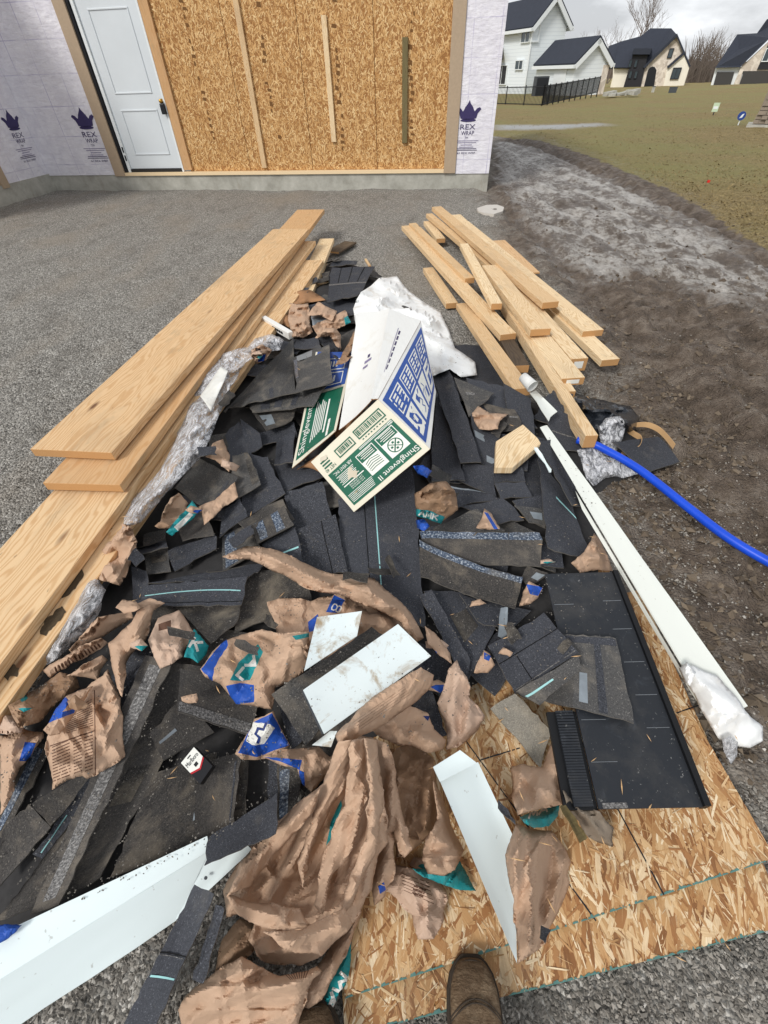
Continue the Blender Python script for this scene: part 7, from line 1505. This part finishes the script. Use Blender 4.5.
mk('veneer_strip', v, f, MATS['veneer'], label='thin tan veneer strip curled on edge over a dark shingle', cat='veneer')

# ------------------------------------------------------------------ boots of the person who took the picture
def boot(px_, py_, ang, label, toe_z=.05):
    p = w1(px_, py_, toe_z); root = empty('work_boot', [0, 0, 0], label, 'boot'); d = np.array([math.sin(ang), math.cos(ang), 0]); s = np.array([d[1], -d[0], 0]); tip = np.array([p[0], p[1], 0]) + UPV * .034
    prof = [(0.0, .018, .012, .030), (.008, .032, .012, .042), (.025, .044, .012, .054), (.05, .052, .012, .063), (.09, .055, .012, .071), (.13, .052, .012, .084), (.17, .046, .012, .105), (.20, .043, .012, .145), (.24, .043, .012, .20), (.285, .037, .012, .20), (.30, .020, .012, .19)]
    v, f = [], []; n = 18
    for (l, w_, z0, z1) in prof:
        for k in range(n):
            t = 2 * math.pi * k / n; c_, s_ = math.cos(t), math.sin(t); hz_ = (z0 + z1) / 2 + (z1 - z0) / 2 * (abs(s_) ** .75) * (1 if s_ > 0 else -1); v.append(tip - d * l + s * w_ * (abs(c_) ** .7) * (1 if c_ > 0 else -1) + UPV * hz_)
    for i in range(len(prof) - 1): f += [(i * n + k, i * n + (k + 1) % n, (i + 1) * n + (k + 1) % n, (i + 1) * n + k) for k in range(n)]
    f += [tuple(range(n))[::-1], tuple((len(prof) - 1) * n + k for k in range(n))]
    u_ = mk('upper', v, f, MATS['boot_leather'], root, smooth=True); ss = u_.modifiers.new('s', 'SUBSURF'); ss.levels = ss.render_levels = 2
    ol = [(l, w_ + .005) for l, w_, _, _ in prof]; ol[0] = (-.006, .02); pts = [tip - d * l + s * w_ for l, w_ in ol] + [tip - d * l - s * w_ for l, w_ in ol[::-1]]; m = len(pts)
    so2 = mk('sole', [p - UPV * .0 for p in pts] + [p + UPV * .022 for p in pts], [tuple(range(m))[::-1], tuple(range(m, 2 * m))] + [(i, (i + 1) % m, (i + 1) % m + m, i + m) for i in range(m)], MATS['boot_sole'], root); bv = so2.modifiers.new('b', 'BEVEL'); bv.width = .004; bv.segments = 2
    st = []
    for k in range(-9, 10):
        t = k / 9 * 1.5; l_, w_ = .052 - .047 * math.cos(t) , .05 * math.sin(t); st.append(tip - d * l_ + s * w_ * 1.02 + UPV * (.036 if abs(k) < 9 else .034))
    v, f = tube_geo(catmull(st, 2), .0022, 5); mk('welt_stitch', v, f, MATS['boot_sole'], root, smooth=True)
    for (lm, hz0) in ((.062, .066), (.068, .067)):
        sm_ = [tip - d * (lm + .03 * abs(math.sin(t)) ** 2) + s * .0545 * math.sin(t) + UPV * (.030 + (hz0 - .030) * max(0, math.cos(t)) ** .55 + .004) for t in np.linspace(-1.5, 1.5, 17)]
        v, f = tube_geo(catmull(sm_, 2), .0016, 5); mk('toe_seam', v, f, MATS['boot_sole'], root, smooth=True)
    lc = []
    for k in range(4): a = tip - d * (.12 + .02 * k) + UPV * (.082 + .012 * k + .004 * k * k / 3); lc.append(tube_geo([a - s * .025, a + UPV * .006, a + s * .025], .003, 6))
    v, f = join(lc); mk('laces', v, f, MATS['kraft'] if 0 else MATS['treated_wood'], root); return root
boot(470, 957, .05, 'muddy brown leather work boot on the strand board edge'); boot(314, 1003, -.12, 'toe of the other brown boot at the bottom edge by the teal roll')

# ------------------------------------------------------------------ grit and splinters lying on top of everything in the pile
gp = np.vstack([RNG.uniform((120, 280), (620, 860), (5200, 2)), RNG.uniform((0, 640), (300, 900), (2200, 2))]); gp = gp[inpoly(gp, PILE_PX)]
gx_ = W(gp, .18)[:, :2]; S_ = Surf(gx_.min(0), gx_.max(0), 0, 0); gz_ = S_(gx_); p3 = W(gp, gz_); p3[:, 2] = S_(p3[:, :2]); okk = np.abs(p3[:, 2] - gz_) < .01; p3 = p3[okk]
stones('loose_grit', p3 + np.array([0, 0, .001]), RNG.uniform(.0012, .0034, len(p3)), MATS['crushed_stone'], (.0, .6))
gp = np.vstack([RNG.uniform((120, 330), (620, 800), (50, 2)), RNG.uniform((350, 720), (768, 980), (30, 2))]); gx_ = W(gp, .12)[:, :2]; S_ = Surf(gx_.min(0), gx_.max(0), 0, 0); gz_ = S_(gx_); p3 = W(gp, gz_); p3[:, 2] = S_(p3[:, :2]) + .003
v, f = [], []
for p in p3:
    a = RNG.uniform(0, 3.14); l_ = RNG.uniform(.005, .02); w_ = RNG.uniform(.001, .002); d = np.array([math.cos(a), math.sin(a), RNG.normal(0, .1)]); s_ = np.array([-d[1], d[0], 0]) * w_; b = len(v)
    v += [p - d * l_, p + s_, p + d * l_, p - s_, p + UPV * .0015]; f += [(b, b + 1, b + 4), (b + 1, b + 2, b + 4), (b + 2, b + 3, b + 4), (b + 3, b, b + 4)]
mk('wood_splinters', v, f, MATS['veneer'], kind='stuff')
